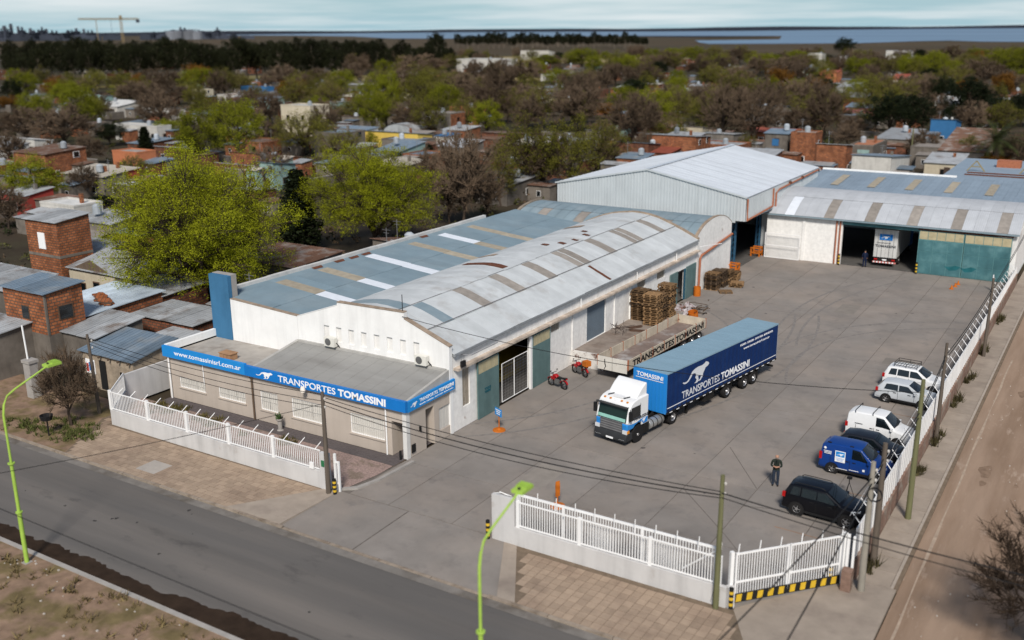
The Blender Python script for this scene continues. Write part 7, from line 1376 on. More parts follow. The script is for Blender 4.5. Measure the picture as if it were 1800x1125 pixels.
(-184.1, 552.9, 9.4, 5.1, 'G'),(-153.3, 287.8, 10.5, 5.4, 'd'),(-37.4, 279.5, 11.4, 5.9, 'd'),(-193.5, 706.1, 10.8, 6.3, 'G'),(-134.8, 288.1, 9.4, 5.4, 'd'),
(-90.3, 239.7, 10.5, 4.8, 'G'),(-251.9, 449.7, 7.9, 4.1, 'b'),(-290.9, 225.2, 8.6, 4.3, 'b'),(-216.5, 308.7, 10.7, 5.5, 'b'),(-96.2, 427.5, 9.7, 4.1, 'b'),
(-84.1, 485.4, 8.0, 3.8, 'G'),(-388.5, 583.9, 9.6, 5.5, 'b'),(-206.2, 321.5, 9.7, 4.7, 'b'),(-94.5, 219.0, 7.9, 4.2, 'G'),(-358.5, 260.6, 10.4, 5.0, 'G'),
(-188.4, 173.1, 7.7, 3.9, 'b'),(-85.1, 648.6, 10.2, 5.3, 'o'),(-140.7, 783.0, 8.2, 3.9, 'd'),(-369.2, 524.8, 9.9, 5.0, 'G'),(-383.6, 528.3, 11.8, 6.1, 'o'),
(-70.5, 281.5, 9.4, 4.5, 'G'),(-295.3, 703.1, 8.5, 4.6, 'g'),(-108.3, 286.7, 8.6, 4.2, 'G'),(-111.7, 262.3, 9.6, 4.8, 'b'),(-201.9, 540.3, 10.6, 5.8, 'g'),
(-154.4, 655.3, 11.0, 4.9, 'G'),(-116.2, 403.9, 10.7, 6.1, 'b'),(-449.1, 662.0, 11.4, 5.8, 'G'),(-70.4, 458.6, 10.8, 4.6, 'g'),(-246.1, 238.3, 7.7, 4.0, 'G'),
(-416.1, 267.3, 9.5, 5.3, 'b'),(-355.2, 694.4, 8.7, 3.8, 'b'),(-79.2, 556.0, 8.6, 5.0, 'G'),(-207.0, 679.7, 8.2, 4.1, 'b'),(-109.1, 560.7, 10.4, 5.4, 'G'),
(-61.8, 282.1, 11.4, 5.9, 'G'),(-200.9, 401.0, 9.0, 4.5, 'G'),(-52.7, 390.7, 7.6, 3.7, 'b'),(-78.6, 809.3, 8.7, 4.4, 'b'),(-75.3, 815.2, 11.0, 5.7, 'g'),
(-277.4, 622.3, 11.7, 6.2, 'g'),(-431.4, 505.8, 10.5, 5.9, 'G'),(-173.5, 614.0, 8.2, 3.7, 'o'),(-64.1, 360.3, 8.9, 4.0, 'G'),(-373.8, 254.4, 8.4, 4.7, 'b'),
(-167.4, 330.7, 11.0, 5.4, 'b'),(-155.4, 776.3, 8.7, 3.7, 'b'),(-235.6, 153.6, 10.4, 4.7, 'g'),(-167.1, 501.9, 11.2, 5.7, 'b'),(-269.6, 770.6, 11.7, 5.3, 'G'),
(-200.6, 223.2, 11.1, 5.0, 'G'),(-100.2, 493.2, 11.9, 5.8, 'G'),(-73.5, 546.4, 11.9, 5.1, 'G'),(-247.4, 525.8, 8.4, 4.3, 'b'),(-82.0, 367.3, 10.1, 5.2, 'G'),
(-146.0, 349.5, 9.6, 4.1, 'g'),(-150.8, 279.6, 7.5, 3.7, 'b'),(-220.4, 523.7, 11.9, 6.8, 'G'),(-169.1, 514.0, 9.1, 4.8, 'G'),(-251.3, 355.7, 9.3, 4.2, 'd'),
(-214.4, 777.0, 10.4, 5.0, 'b'),(-111.2, 675.7, 7.6, 4.1, 'b'),(-298.0, 281.5, 8.8, 5.1, 'G'),(-94.9, 766.5, 9.7, 5.4, 'b'),(-257.6, 208.4, 7.7, 4.2, 'b'),
(-110.9, 516.6, 11.4, 6.6, 'b'),(-288.1, 221.4, 8.3, 4.4, 'b'),(-221.5, 156.2, 11.9, 5.1, 'g'),(-256.2, 754.3, 8.0, 4.0, 'g'),(-93.5, 210.2, 11.8, 5.1, 'g'),
(-61.8, 567.4, 8.7, 3.9, 'G'),(-392.7, 518.2, 7.7, 3.8, 'b'),(-447.6, 580.1, 9.2, 4.5, 'G'),(-298.3, 724.0, 7.7, 4.1, 'd'),(-190.4, 277.6, 10.2, 5.9, 'G'),
(-211.2, 195.9, 7.8, 4.5, 'b'),(-173.9, 384.8, 11.3, 6.3, 'b'),(-425.5, 496.2, 10.9, 5.2, 'b'),(-173.5, 190.9, 8.2, 3.8, 'b'),(-236.0, 170.7, 7.9, 3.8, 'G'),
(-30.4, 361.7, 8.3, 4.2, 'G')]
EUCS=[
(-521.7, 328.4, 15.2, 4.6, 'e'),(-470.4, 299.9, 12.3, 3.7, 'e'),(-457.5, 295.7, 15.2, 4.6, 'e'),(-508.9, 334.2, 21.4, 6.4, 'e'),(-482.0, 320.9, 19.3, 5.8, 'e'),
(-480.7, 325.4, 21.4, 6.4, 'e'),(-458.6, 314.5, 19.7, 5.9, 'e'),(-482.2, 334.8, 15.8, 4.7, 'e'),(-436.1, 306.3, 16.7, 5.0, 'e'),(-457.1, 326.2, 23.0, 6.9, 'e'),
(-417.2, 302.1, 20.3, 6.1, 'e'),(-456.2, 335.6, 21.4, 6.4, 'e'),(-460.0, 343.9, 18.3, 5.5, 'e'),(-411.2, 312.4, 19.1, 5.7, 'e'),(-446.8, 343.6, 16.5, 4.9, 'e'),
(-428.3, 333.2, 20.2, 6.1, 'e'),(-397.2, 313.0, 18.6, 5.6, 'e'),(-441.1, 353.5, 18.6, 5.6, 'e'),(-401.2, 326.7, 19.9, 6.0, 'e'),(-427.0, 354.0, 22.5, 6.8, 'e'),
(-425.7, 357.7, 17.1, 5.1, 'e'),(-416.6, 354.0, 21.4, 6.4, 'e'),(-375.1, 323.2, 20.9, 6.3, 'e'),(-400.0, 349.4, 19.5, 5.8, 'e'),(-372.7, 329.3, 18.9, 5.7, 'e'),
(-387.8, 346.7, 16.6, 5.0, 'e'),(-386.7, 350.1, 16.7, 5.0, 'e'),(-389.8, 357.5, 16.3, 4.9, 'e'),(-364.7, 339.3, 16.8, 5.0, 'e'),(-378.9, 356.9, 22.4, 6.7, 'e'),
(-379.4, 363.0, 21.3, 6.4, 'e'),(-382.0, 372.0, 18.6, 5.6, 'e'),(-383.5, 379.0, 19.7, 5.9, 'e'),(-368.0, 369.4, 19.7, 5.9, 'e'),(-345.0, 352.2, 20.4, 6.1, 'e'),
(-356.1, 368.4, 19.3, 5.8, 'e'),(-356.0, 374.0, 21.6, 6.5, 'e'),(-336.3, 357.9, 15.9, 4.8, 'e'),(-330.0, 356.8, 21.5, 6.5, 'e'),(-342.4, 377.0, 19.1, 5.7, 'e'),
(-323.9, 362.4, 17.3, 5.2, 'e'),(-348.6, 395.0, 15.0, 4.5, 'e'),(-454.9, 525.0, 18.8, 5.6, 'e'),(-436.2, 510.9, 19.0, 5.7, 'e'),(-400.1, 477.2, 17.9, 5.4, 'e'),
(-424.2, 514.8, 19.0, 5.7, 'e'),(-375.2, 461.3, 20.0, 6.0, 'e'),(-370.1, 461.1, 15.2, 4.6, 'e'),(-425.3, 538.3, 14.6, 4.4, 'e'),(-408.1, 525.6, 18.7, 5.6, 'e'),
(-363.8, 476.6, 15.1, 4.5, 'e'),(-397.9, 529.9, 14.3, 4.3, 'e'),(-368.5, 499.4, 17.1, 5.1, 'e'),(-392.9, 540.1, 19.8, 5.9, 'e'),(-341.9, 476.6, 15.8, 4.7, 'e'),
(-361.5, 512.1, 14.0, 4.2, 'e'),(-681.9, 430.4, 20.2, 6.1, 'e'),(-633.1, 408.2, 16.0, 4.8, 'e'),(-578.2, 380.7, 16.3, 4.9, 'e'),(-587.3, 395.3, 16.6, 5.0, 'e'),
(-622.9, 428.9, 19.4, 5.8, 'e'),(-587.4, 413.2, 19.8, 5.9, 'e'),(-540.2, 388.2, 17.1, 5.1, 'e'),(-605.6, 445.3, 13.9, 4.2, 'e'),(-585.9, 440.3, 19.9, 6.0, 'e'),
(-581.2, 446.6, 16.2, 4.9, 'e'),(-532.2, 417.8, 19.8, 5.9, 'e'),(-579.5, 465.4, 19.4, 5.8, 'e'),(-551.1, 452.4, 18.0, 5.4, 'e'),(-574.0, 482.0, 18.0, 5.4, 'e'),
(-504.1, 432.6, 19.4, 5.8, 'e'),(-496.4, 435.6, 17.3, 5.2, 'e'),(-543.7, 488.3, 16.8, 5.0, 'e'),(-540.7, 496.7, 14.5, 4.4, 'e'),(-455.0, 427.1, 14.9, 4.5, 'e'),
(-505.3, 485.7, 18.4, 5.5, 'e'),(-487.7, 479.5, 16.3, 4.9, 'e'),(-442.9, 445.5, 19.2, 5.8, 'e'),(-457.5, 471.1, 15.1, 4.5, 'e'),(-427.5, 450.5, 14.6, 4.4, 'e'),
(-433.7, 467.9, 18.3, 5.5, 'e'),(-426.1, 470.7, 19.6, 5.9, 'e'),(-464.8, 525.9, 18.4, 5.5, 'e'),(-443.7, 514.1, 17.8, 5.3, 'e'),(-434.0, 515.2, 17.4, 5.2, 'e'),
(-374.9, 517.5, 23.5, 6, 'e'),(-799.6, 1150.8, 20.1, 6, 'e'),(-831.9, 1209.9, 15.6, 6, 'e'),(-745.6, 1095.9, 17.9, 6, 'e'),(-827.1, 1228.8, 17.2, 5, 'e'),
(-755.5, 1134.5, 19.2, 5, 'e'),(-818.5, 1242.4, 16.7, 6, 'e'),(-735.0, 1127.7, 21.7, 7, 'e'),(-707.2, 1096.8, 22.4, 7, 'e'),(-718.8, 1127.0, 21.4, 5, 'e'),
(-711.7, 1128.1, 21.9, 5, 'e'),(-682.1, 1099.9, 16.5, 6, 'e'),(-733.4, 1195.7, 19.7, 5, 'e'),(-664.9, 1096.1, 21.9, 6, 'e'),(-722.1, 1203.9, 17.3, 6, 'e'),
(-692.8, 1168.1, 20.7, 7, 'e'),(-733.8, 1251.2, 18.9, 5, 'e'),(-698.2, 1204.2, 17.1, 5, 'e'),(-628.7, 1096.9, 17.5, 7, 'e'),(-660.7, 1166.0, 15.2, 5, 'e'),
(-695.6, 1241.7, 20.5, 7, 'e'),(-640.0, 1155.9, 16.8, 5, 'e'),(-682.6, 1247.2, 19.4, 6, 'e'),(-588.6, 1088.2, 19.6, 7, 'e'),(-624.3, 1168.0, 19.4, 5, 'e'),
(-660.5, 1250.3, 16.1, 5, 'e'),(-636.8, 1220.1, 15.0, 7, 'e'),(-586.9, 1138.1, 21.4, 5, 'e'),(-639.5, 1255.1, 17.8, 5, 'e'),(-635.4, 1262.3, 15.5, 7, 'e'),
(-614.9, 1236.8, 18.3, 5, 'e'),(-552.9, 1125.8, 18.6, 5, 'e'),(-616.5, 1270.9, 12.8, 6, 'e'),(-542.0, 1131.6, 21.5, 5, 'e'),(-589.1, 1245.3, 16.5, 5, 'e'),
(-581.8, 1245.5, 17.7, 5, 'e'),(-570.1, 1236.3, 13.5, 7, 'e'),(-552.4, 1213.4, 13.5, 5, 'e')]
FILL=[
(-117.6, 427.0, 9.0, 7.0, 2.4, 'g', 'c', 'm'),(-141.2, 629.6, 7.4, 7.2, 2.8, 'o', 'f', 'm'),(-144.3, 140.5, 8.2, 7.3, 2.4, 'o', 'R', 'f'),(-196.0, 460.1, 8.5, 4.0, 2.8, 'B', 'm', 'm'),(-91.1, 472.2, 6.8, 5.3, 2.5, 'g', 's', 'f'),
(-46.2, 258.9, 5.1, 6.7, 2.3, 'o', 's', 'f'),(-97.9, 515.5, 9.3, 6.0, 2.5, 'g', 'R', 'f'),(-506.3, 491.0, 5.2, 7.0, 2.6, 'o', 'R', 'm'),(-279.1, 464.6, 6.3, 6.6, 2.8, 'B', 'c', 'm'),(-78.7, 203.2, 8.1, 7.0, 2.3, 'c', 'f', 'm'),
(-157.9, 95.1, 7.4, 6.3, 2.3, 'o', 's', 'f'),(-145.5, 332.0, 8.4, 4.1, 4.4, 'o', 'c', 'm'),(-123.8, 471.4, 8.0, 5.1, 2.4, 'B', 'f', 'm'),(-71.7, 264.9, 5.3, 7.0, 2.4, 'o', 's', 'm'),(-161.7, 320.6, 9.3, 4.7, 2.6, 'B', 's', 'f'),
(-454.0, 503.8, 6.3, 5.3, 2.8, 'w', 'm', 'm'),(-67.2, 447.6, 7.7, 7.1, 2.7, 'g', 's', 'm'),(-124.8, 402.1, 8.3, 5.1, 2.7, 'g', 'R', 'f'),(-155.4, 603.6, 8.4, 4.2, 2.6, 'c', 'r', 'm'),(-229.1, 227.2, 8.3, 6.7, 2.8, 't', 'm', 'm'),
(-284.1, 233.7, 8.4, 5.6, 2.7, 'o', 'R', 'f'),(-230.7, 567.0, 7.9, 7.7, 2.4, 'B', 'm', 'f'),(-178.8, 438.0, 8.4, 6.7, 2.4, 'g', 's', 'm'),(-176.2, 284.3, 8.9, 4.5, 2.8, 'B', 's', 'm'),(-59.3, 203.3, 9.0, 5.2, 2.7, 'o', 'r', 'm'),
(-447.5, 536.3, 5.6, 5.8, 2.4, 'B', 's', 'f'),(-228.9, 153.7, 4.7, 7.3, 2.4, 'B', 's', 'm'),(-111.7, 247.2, 5.6, 7.2, 2.5, 'w', 'r', 'f'),(-197.9, 552.6, 6.6, 4.3, 2.6, 'g', 'm', 'f'),(-30.4, 341.3, 7.8, 5.0, 2.8, 'B', 's', 'f'),
(-215.9, 314.1, 5.5, 6.5, 2.4, 'o', 's', 'm'),(-114.9, 373.5, 6.7, 4.8, 2.5, 't', 's', 'm'),(-90.5, 168.0, 9.1, 6.9, 2.3, 'g', 's', 'm'),(-239.8, 323.3, 7.3, 6.5, 2.7, 'c', 's', 'm'),(-325.8, 214.4, 8.5, 5.8, 2.4, 'c', 'm', 'm'),
(-108.2, 129.5, 9.1, 7.2, 2.8, 'g', 'm', 'f'),(-268.9, 502.3, 7.8, 7.8, 2.5, 'g', 's', 'f'),(-286.1, 401.5, 5.2, 4.1, 2.5, 'g', 'r', 'f'),(-282.1, 350.8, 6.8, 4.2, 4.4, 'g', 's', 'm'),(-68.8, 151.0, 4.5, 4.8, 2.7, 'o', 'm', 'm'),
(-256.5, 513.0, 7.4, 7.7, 2.8, 't', 'm', 'f'),(-146.5, 424.4, 7.8, 7.4, 2.5, 'g', 'c', 'f'),(-216.1, 566.6, 7.5, 4.3, 2.5, 't', 's', 'm'),(-111.7, 141.9, 5.7, 7.6, 2.5, 't', 'm', 'm'),(-141.7, 211.7, 8.4, 4.2, 4.4, 'o', 'r', 'f'),
(-260.8, 257.6, 8.3, 7.5, 2.4, 'g', 's', 'f'),(-565.5, 465.4, 9.1, 4.0, 2.3, 'B', 'c', 'm'),(-107.7, 174.4, 8.0, 6.6, 2.6, 'B', 'R', 'm'),(-277.0, 513.1, 5.5, 6.8, 2.5, 'o', 'R', 'm'),(-163.1, 344.8, 4.9, 5.0, 2.4, 'g', 's', 'm'),
(-445.2, 476.8, 8.3, 4.0, 2.4, 'g', 'm', 'f'),(-205.6, 184.3, 9.1, 6.9, 2.4, 'g', 'm', 'm'),(-133.0, 328.6, 5.4, 7.8, 2.8, 'w', 's', 'm'),(-186.8, 665.0, 5.0, 5.8, 2.8, 't', 'r', 'm'),(-174.4, 302.5, 6.6, 5.3, 2.4, 'B', 'm', 'f'),
(-323.4, 316.5, 7.7, 6.5, 2.4, 'o', 'm', 'f'),(-240.7, 164.5, 7.2, 4.3, 2.4, 'g', 'R', 'm'),(-142.8, 411.2, 9.1, 5.8, 2.4, 'w', 's', 'f'),(-118.0, 155.4, 8.8, 5.8, 2.7, 'g', 'm', 'f'),(-80.8, 339.8, 7.9, 5.1, 2.3, 'g', 'm', 'm'),
(-355.8, 289.1, 5.4, 4.6, 2.4, 'g', 'R', 'm'),(-23.1, 169.4, 5.2, 7.2, 2.6, 'c', 's', 'm'),(-186.9, 317.5, 5.9, 5.5, 2.3, 'g', 'c', 'm'),(-267.3, 376.4, 5.0, 4.5, 2.8, 'g', 's', 'f'),(-394.8, 558.6, 6.7, 5.0, 2.7, 'B', 'm', 'm'),
(-296.2, 487.6, 5.1, 7.8, 4.4, 'g', 's', 'f'),(-83.5, 622.8, 7.7, 4.4, 2.6, 'o', 's', 'm'),(-288.8, 320.4, 8.0, 4.1, 2.8, 'g', 'm', 'f'),(-335.5, 304.2, 8.7, 5.2, 2.7, 'B', 's', 'm'),(-451.5, 589.8, 5.7, 5.9, 4.4, 'g', 'f', 'm'),
(-159.9, 392.9, 5.7, 7.3, 2.4, 'B', 's', 'f'),(-123.1, 178.9, 5.8, 6.2, 2.6, 'o', 's', 'm'),(-32.9, 375.6, 5.3, 5.7, 2.4, 'B', 'f', 'f'),(-162.2, 156.3, 9.3, 5.1, 2.8, 'g', 'm', 'f'),(-113.1, 699.4, 4.9, 7.0, 2.4, 'g', 'R', 'm'),
(-85.3, 147.1, 6.7, 6.0, 4.4, 'B', 'c', 'm'),(-264.8, 655.4, 6.2, 7.0, 2.4, 'B', 's', 'm'),(-520.1, 401.0, 5.1, 6.0, 2.8, 'B', 'R', 'm'),(-283.9, 427.6, 6.2, 7.0, 2.7, 'g', 'f', 'm'),(-66.1, 167.7, 9.3, 7.1, 4.4, 'o', 's', 'm'),
(-281.1, 199.2, 5.8, 6.8, 2.5, 'g', 'm', 'm'),(-559.2, 397.2, 6.2, 6.1, 2.7, 'w', 'R', 'f'),(-64.4, 331.8, 5.3, 4.4, 2.3, 'g', 's', 'm'),(-133.7, 484.9, 5.2, 6.4, 4.4, 't', 'm', 'm'),(-56.3, 249.2, 5.6, 7.2, 2.8, 'g', 'm', 'f'),
(-400.4, 322.3, 8.5, 4.9, 2.4, 'o', 'f', 'f'),(-256.3, 358.6, 5.0, 6.5, 2.5, 't', 's', 'f'),(-317.6, 281.2, 5.2, 4.2, 2.8, 't', 's', 'm'),(-327.8, 423.0, 4.9, 4.2, 4.4, 'g', 's', 'm'),(-448.3, 331.9, 4.8, 7.2, 4.4, 'g', 'f', 'm'),
(-100.8, 464.9, 7.2, 7.1, 2.7, 'B', 'm', 'm'),(-59.8, 366.5, 6.0, 4.3, 2.7, 'o', 'R', 'm'),(-164.6, 128.9, 4.7, 7.6, 2.4, 'B', 'm', 'm'),(-72.0, 240.3, 9.0, 5.8, 4.4, 'g', 'm', 'm'),(-125.3, 259.4, 8.2, 4.5, 2.5, 'B', 'm', 'f'),
(-376.3, 432.3, 8.6, 6.8, 2.7, 'c', 's', 'm'),(-179.4, 109.3, 9.3, 5.3, 2.7, 'w', 's', 'm'),(-100.6, 239.3, 5.7, 6.9, 2.3, 'c', 's', 'm'),(-68.1, 356.9, 8.5, 7.4, 2.8, 'c', 'f', 'f'),(-155.3, 543.5, 6.3, 4.3, 2.4, 'c', 'm', 'm'),
(-200.2, 260.7, 7.7, 7.5, 2.8, 'c', 's', 'm'),(-108.4, 565.4, 7.2, 7.7, 2.4, 'o', 'r', 'm'),(-213.2, 440.2, 5.3, 6.5, 2.4, 'o', 's', 'm'),(-196.3, 208.6, 7.0, 7.0, 2.3, 'o', 's', 'f'),(-163.7, 297.3, 4.8, 4.2, 4.4, 'g', 'R', 'm'),
(-83.0, 136.9, 5.3, 5.8, 2.3, 'o', 's', 'f'),(-412.0, 297.1, 8.2, 4.9, 2.6, 'g', 'R', 'm'),(-262.8, 244.7, 8.2, 6.8, 2.5, 'w', 'R', 'f'),(-150.2, 98.4, 8.8, 7.6, 4.4, 'o', 'R', 'm'),(-402.7, 445.7, 6.5, 6.9, 2.5, 'g', 's', 'f'),
(-161.6, 191.3, 6.7, 4.6, 2.7, 'g', 'R', 'm'),(-389.6, 332.3, 6.9, 5.1, 4.4, 'g', 'f', 'f'),(-291.3, 479.1, 8.0, 7.9, 2.8, 'g', 's', 'f'),(-129.4, 146.4, 6.8, 7.3, 4.4, 'g', 'm', 'f'),(-219.1, 258.9, 9.3, 6.5, 2.4, 'B', 'c', 'm'),
(-119.5, 301.6, 7.8, 5.1, 2.4, 't', 'm', 'f'),(-92.3, 194.3, 6.4, 5.6, 2.7, 't', 'c', 'f'),(-549.6, 343.4, 5.3, 6.8, 2.3, 'g', 's', 'm'),(-165.2, 110.1, 5.6, 5.7, 2.4, 'g', 'm', 'm'),(-51.6, 164.1, 7.6, 6.8, 2.4, 'B', 's', 'm'),
(-398.1, 259.8, 6.1, 6.8, 2.4, 'g', 'f', 'm'),(-151.0, 210.4, 6.9, 4.1, 2.4, 'g', 's', 'm'),(-104.0, 381.0, 7.2, 6.7, 2.3, 't', 'f', 'f'),(-99.1, 126.7, 7.0, 6.8, 2.4, 'g', 'c', 'm'),(-166.0, 453.6, 6.2, 5.9, 2.4, 'c', 'R', 'm'),
(-121.1, 119.8, 9.5, 6.8, 2.7, 'o', 'R', 'm'),(-107.6, 404.8, 9.3, 7.4, 2.4, 'B', 'm', 'm'),(-282.6, 389.3, 7.4, 5.7, 2.3, 'g', 'r', 'm'),(-603.3, 445.1, 6.7, 6.9, 2.6, 'g', 'f', 'm'),(-209.1, 150.6, 4.8, 5.0, 2.7, 'g', 'R', 'f'),
(-38.8, 436.1, 6.8, 7.5, 2.8, 'o', 'f', 'm'),(-342.7, 226.6, 4.8, 8.0, 4.4, 'g', 's', 'm'),(-61.9, 178.5, 9.3, 6.6, 2.4, 'o', 's', 'f'),(-441.7, 427.5, 9.4, 7.1, 2.8, 'B', 'r', 'f'),(-366.3, 329.5, 7.9, 7.0, 2.5, 'o', 'f', 'f'),
(-207.5, 387.6, 5.3, 7.5, 2.7, 'o', 'm', 'm'),(-439.3, 390.0, 7.3, 7.8, 2.7, 'B', 'c', 'm'),(-189.5, 337.5, 5.4, 4.8, 2.6, 'g', 's', 'f'),(-421.6, 288.9, 7.1, 6.7, 2.5, 'o', 'm', 'm'),(-269.2, 191.2, 7.1, 5.4, 4.4, 'g', 'm', 'f'),
(-270.8, 238.6, 5.6, 4.5, 4.4, 'c', 'c', 'f'),(-418.9, 550.7, 5.1, 7.0, 2.6, 'B', 's', 'f'),(-133.1, 314.0, 6.3, 7.6, 2.6, 'B', 's', 'm'),(-298.5, 242.1, 5.3, 6.0, 2.4, 'B', 'f', 'f'),(-91.3, 295.3, 8.4, 7.3, 2.8, 'o', 's', 'f'),
(-91.4, 304.0, 6.8, 6.0, 2.3, 'B', 's', 'm'),(-107.9, 345.3, 5.7, 4.6, 2.6, 'o', 's', 'm'),(-214.4, 140.8, 7.1, 4.7, 2.5, 'o', 's', 'f'),(-327.8, 433.1, 6.2, 5.1, 2.7, 'g', 'm', 'f'),(-103.2, 137.9, 4.9, 6.2, 2.6, 'o', 'm', 'f'),
(-306.9, 497.3, 7.3, 5.8, 2.4, 'B', 'f', 'm'),(-201.4, 157.3, 8.0, 6.3, 2.3, 't', 'm', 'm'),(-144.7, 543.6, 6.2, 6.8, 2.7, 'o', 's', 'm'),(-306.4, 287.4, 8.1, 4.5, 2.8, 'g', 'c', 'm'),(-519.1, 319.2, 9.5, 5.3, 4.4, 'B', 'f', 'f'),
(-286.7, 498.6, 5.1, 5.4, 4.4, 'B', 's', 'f'),(-327.0, 332.8, 6.6, 6.4, 2.3, 'B', 's', 'm'),(-418.8, 317.1, 7.1, 5.0, 4.4, 'B', 'R', 'f'),(-275.1, 286.7, 6.9, 6.9, 2.5, 'g', 'f', 'm'),(-219.7, 606.0, 8.2, 4.8, 2.5, 't', 'R', 'm'),
(-196.9, 276.4, 8.5, 4.9, 2.7, 'B', 'm', 'm'),(-291.8, 457.5, 4.7, 4.5, 2.7, 'o', 'f', 'm'),(-168.4, 228.2, 8.1, 5.4, 2.3, 'o', 's', 'm'),(-705.8, 462.2, 5.5, 7.1, 2.7, 'B', 'm', 'm'),(-146.7, 123.9, 8.3, 5.3, 2.3, 'B', 's', 'm'),
(-407.4, 257.5, 5.0, 6.8, 2.5, 'g', 'f', 'f'),(-176.4, 595.7, 7.1, 7.4, 2.4, 'B', 'f', 'm'),(-245.3, 230.5, 4.6, 4.9, 2.7, 'o', 's', 'f'),(-257.2, 320.7, 7.2, 5.5, 2.4, 'w', 'f', 'm'),(-237.4, 420.5, 7.5, 6.2, 2.6, 'w', 'm', 'f')]
LOTWALLS=[
(-30.0, 249.8, 4.8, 'y', 1.6, 'B'),(-152.6, 174.1, 10.7, 'y', 1.7, 'B'),(-154.0, 124.4, 8.7, 'y', 1.8, 'o'),(-129.0, 118.9, 7.2, 'y', 2.1, 'B'),(-77.6, 195.8, 7.3, 'x', 1.9, 'B'),
(-70.9, 164.4, 5.8, 'x', 2.0, 'B'),(-146.5, 151.6, 9.0, 'x', 1.6, 'o'),(-201.8, 214.2, 10.8, 'x', 2.0, 'o'),(-79.9, 150.8, 6.5, 'y', 1.9, 'B'),(-44.3, 185.2, 4.7, 'x', 1.9, 'g'),
(-84.9, 250.3, 9.9, 'x', 2.1, 'g'),(-184.7, 115.3, 5.6, 'x', 2.1, 'g'),(-78.8, 137.0, 5.4, 'y', 1.9, 'B'),(-228.7, 260.8, 4.5, 'x', 1.5, 'o'),(-94.6, 235.3, 9.1, 'x', 2.1, 'g'),
(-64.1, 132.8, 7.9, 'x', 2.1, 'o'),(-255.0, 235.3, 10.5, 'y', 1.9, 'B'),(-35.0, 152.4, 5.5, 'y', 2.0, 'g'),(-135.8, 129.0, 6.8, 'x', 1.6, 'g'),(-30.3, 250.0, 7.6, 'y', 1.5, 'o'),
(-184.0, 239.2, 7.5, 'y', 1.6, 'B'),(-172.2, 235.3, 10.8, 'x', 2.1, 'B'),(-104.3, 246.6, 8.0, 'x', 1.7, 'o'),(-86.2, 194.3, 6.6, 'x', 1.7, 'B'),(-50.1, 257.5, 9.6, 'x', 1.9, 'g'),
(-72.7, 136.2, 8.9, 'x', 1.7, 'B'),(-40.4, 178.0, 7.1, 'x', 1.6, 'B'),(-156.3, 257.4, 5.5, 'y', 1.8, 'B'),(-157.5, 113.1, 9.9, 'x', 1.8, 'g'),(-150.6, 129.0, 7.4, 'x', 1.5, 'B'),
(-89.9, 127.6, 8.5, 'x', 1.9, 'B'),(-79.2, 176.3, 10.6, 'x', 2.0, 'o'),(-147.4, 106.5, 10.9, 'x', 2.0, 'B'),(-123.9, 118.6, 9.6, 'x', 2.1, 'B'),(-228.7, 199.0, 5.8, 'x', 1.7, 'B'),
(-192.8, 185.2, 7.2, 'y', 1.7, 'g'),(-246.4, 183.6, 4.1, 'y', 2.0, 'g'),(-58.7, 158.6, 11.0, 'x', 1.7, 'o'),(-67.6, 219.9, 10.5, 'y', 1.7, 'g'),(-119.2, 119.2, 10.3, 'y', 1.6, 'B'),
(-102.6, 190.2, 8.0, 'x', 2.2, 'g'),(-67.4, 331.3, 6.6, 'y', 2.2, 'B'),(-158.8, 154.6, 5.1, 'x', 1.8, 'B'),(-43.4, 227.4, 8.4, 'x', 1.6, 'g'),(-71.0, 170.0, 4.2, 'y', 2.0, 'g'),
(-107.3, 218.5, 4.9, 'x', 1.7, 'o'),(-142.2, 151.6, 9.7, 'x', 1.6, 'B'),(-23.7, 272.1, 9.5, 'y', 2.0, 'g'),(-130.4, 166.9, 6.9, 'x', 1.6, 'g'),(-105.2, 110.4, 6.7, 'y', 2.1, 'g'),
(-28.7, 263.1, 8.5, 'y', 1.8, 'g'),(-233.1, 237.2, 4.3, 'y', 1.7, 'B'),(-197.4, 157.7, 8.3, 'y', 1.6, 'g'),(-253.1, 209.9, 5.9, 'x', 1.6, 'B'),(-212.9, 285.7, 7.1, 'y', 2.1, 'g'),
(-114.0, 317.2, 10.5, 'x', 1.8, 'g'),(-119.5, 337.9, 6.6, 'x', 2.1, 'B'),(-298.8, 186.3, 5.6, 'x', 2.1, 'g'),(-167.2, 144.0, 5.0, 'y', 1.8, 'g'),(-123.3, 115.4, 4.3, 'x', 1.9, 'g')]
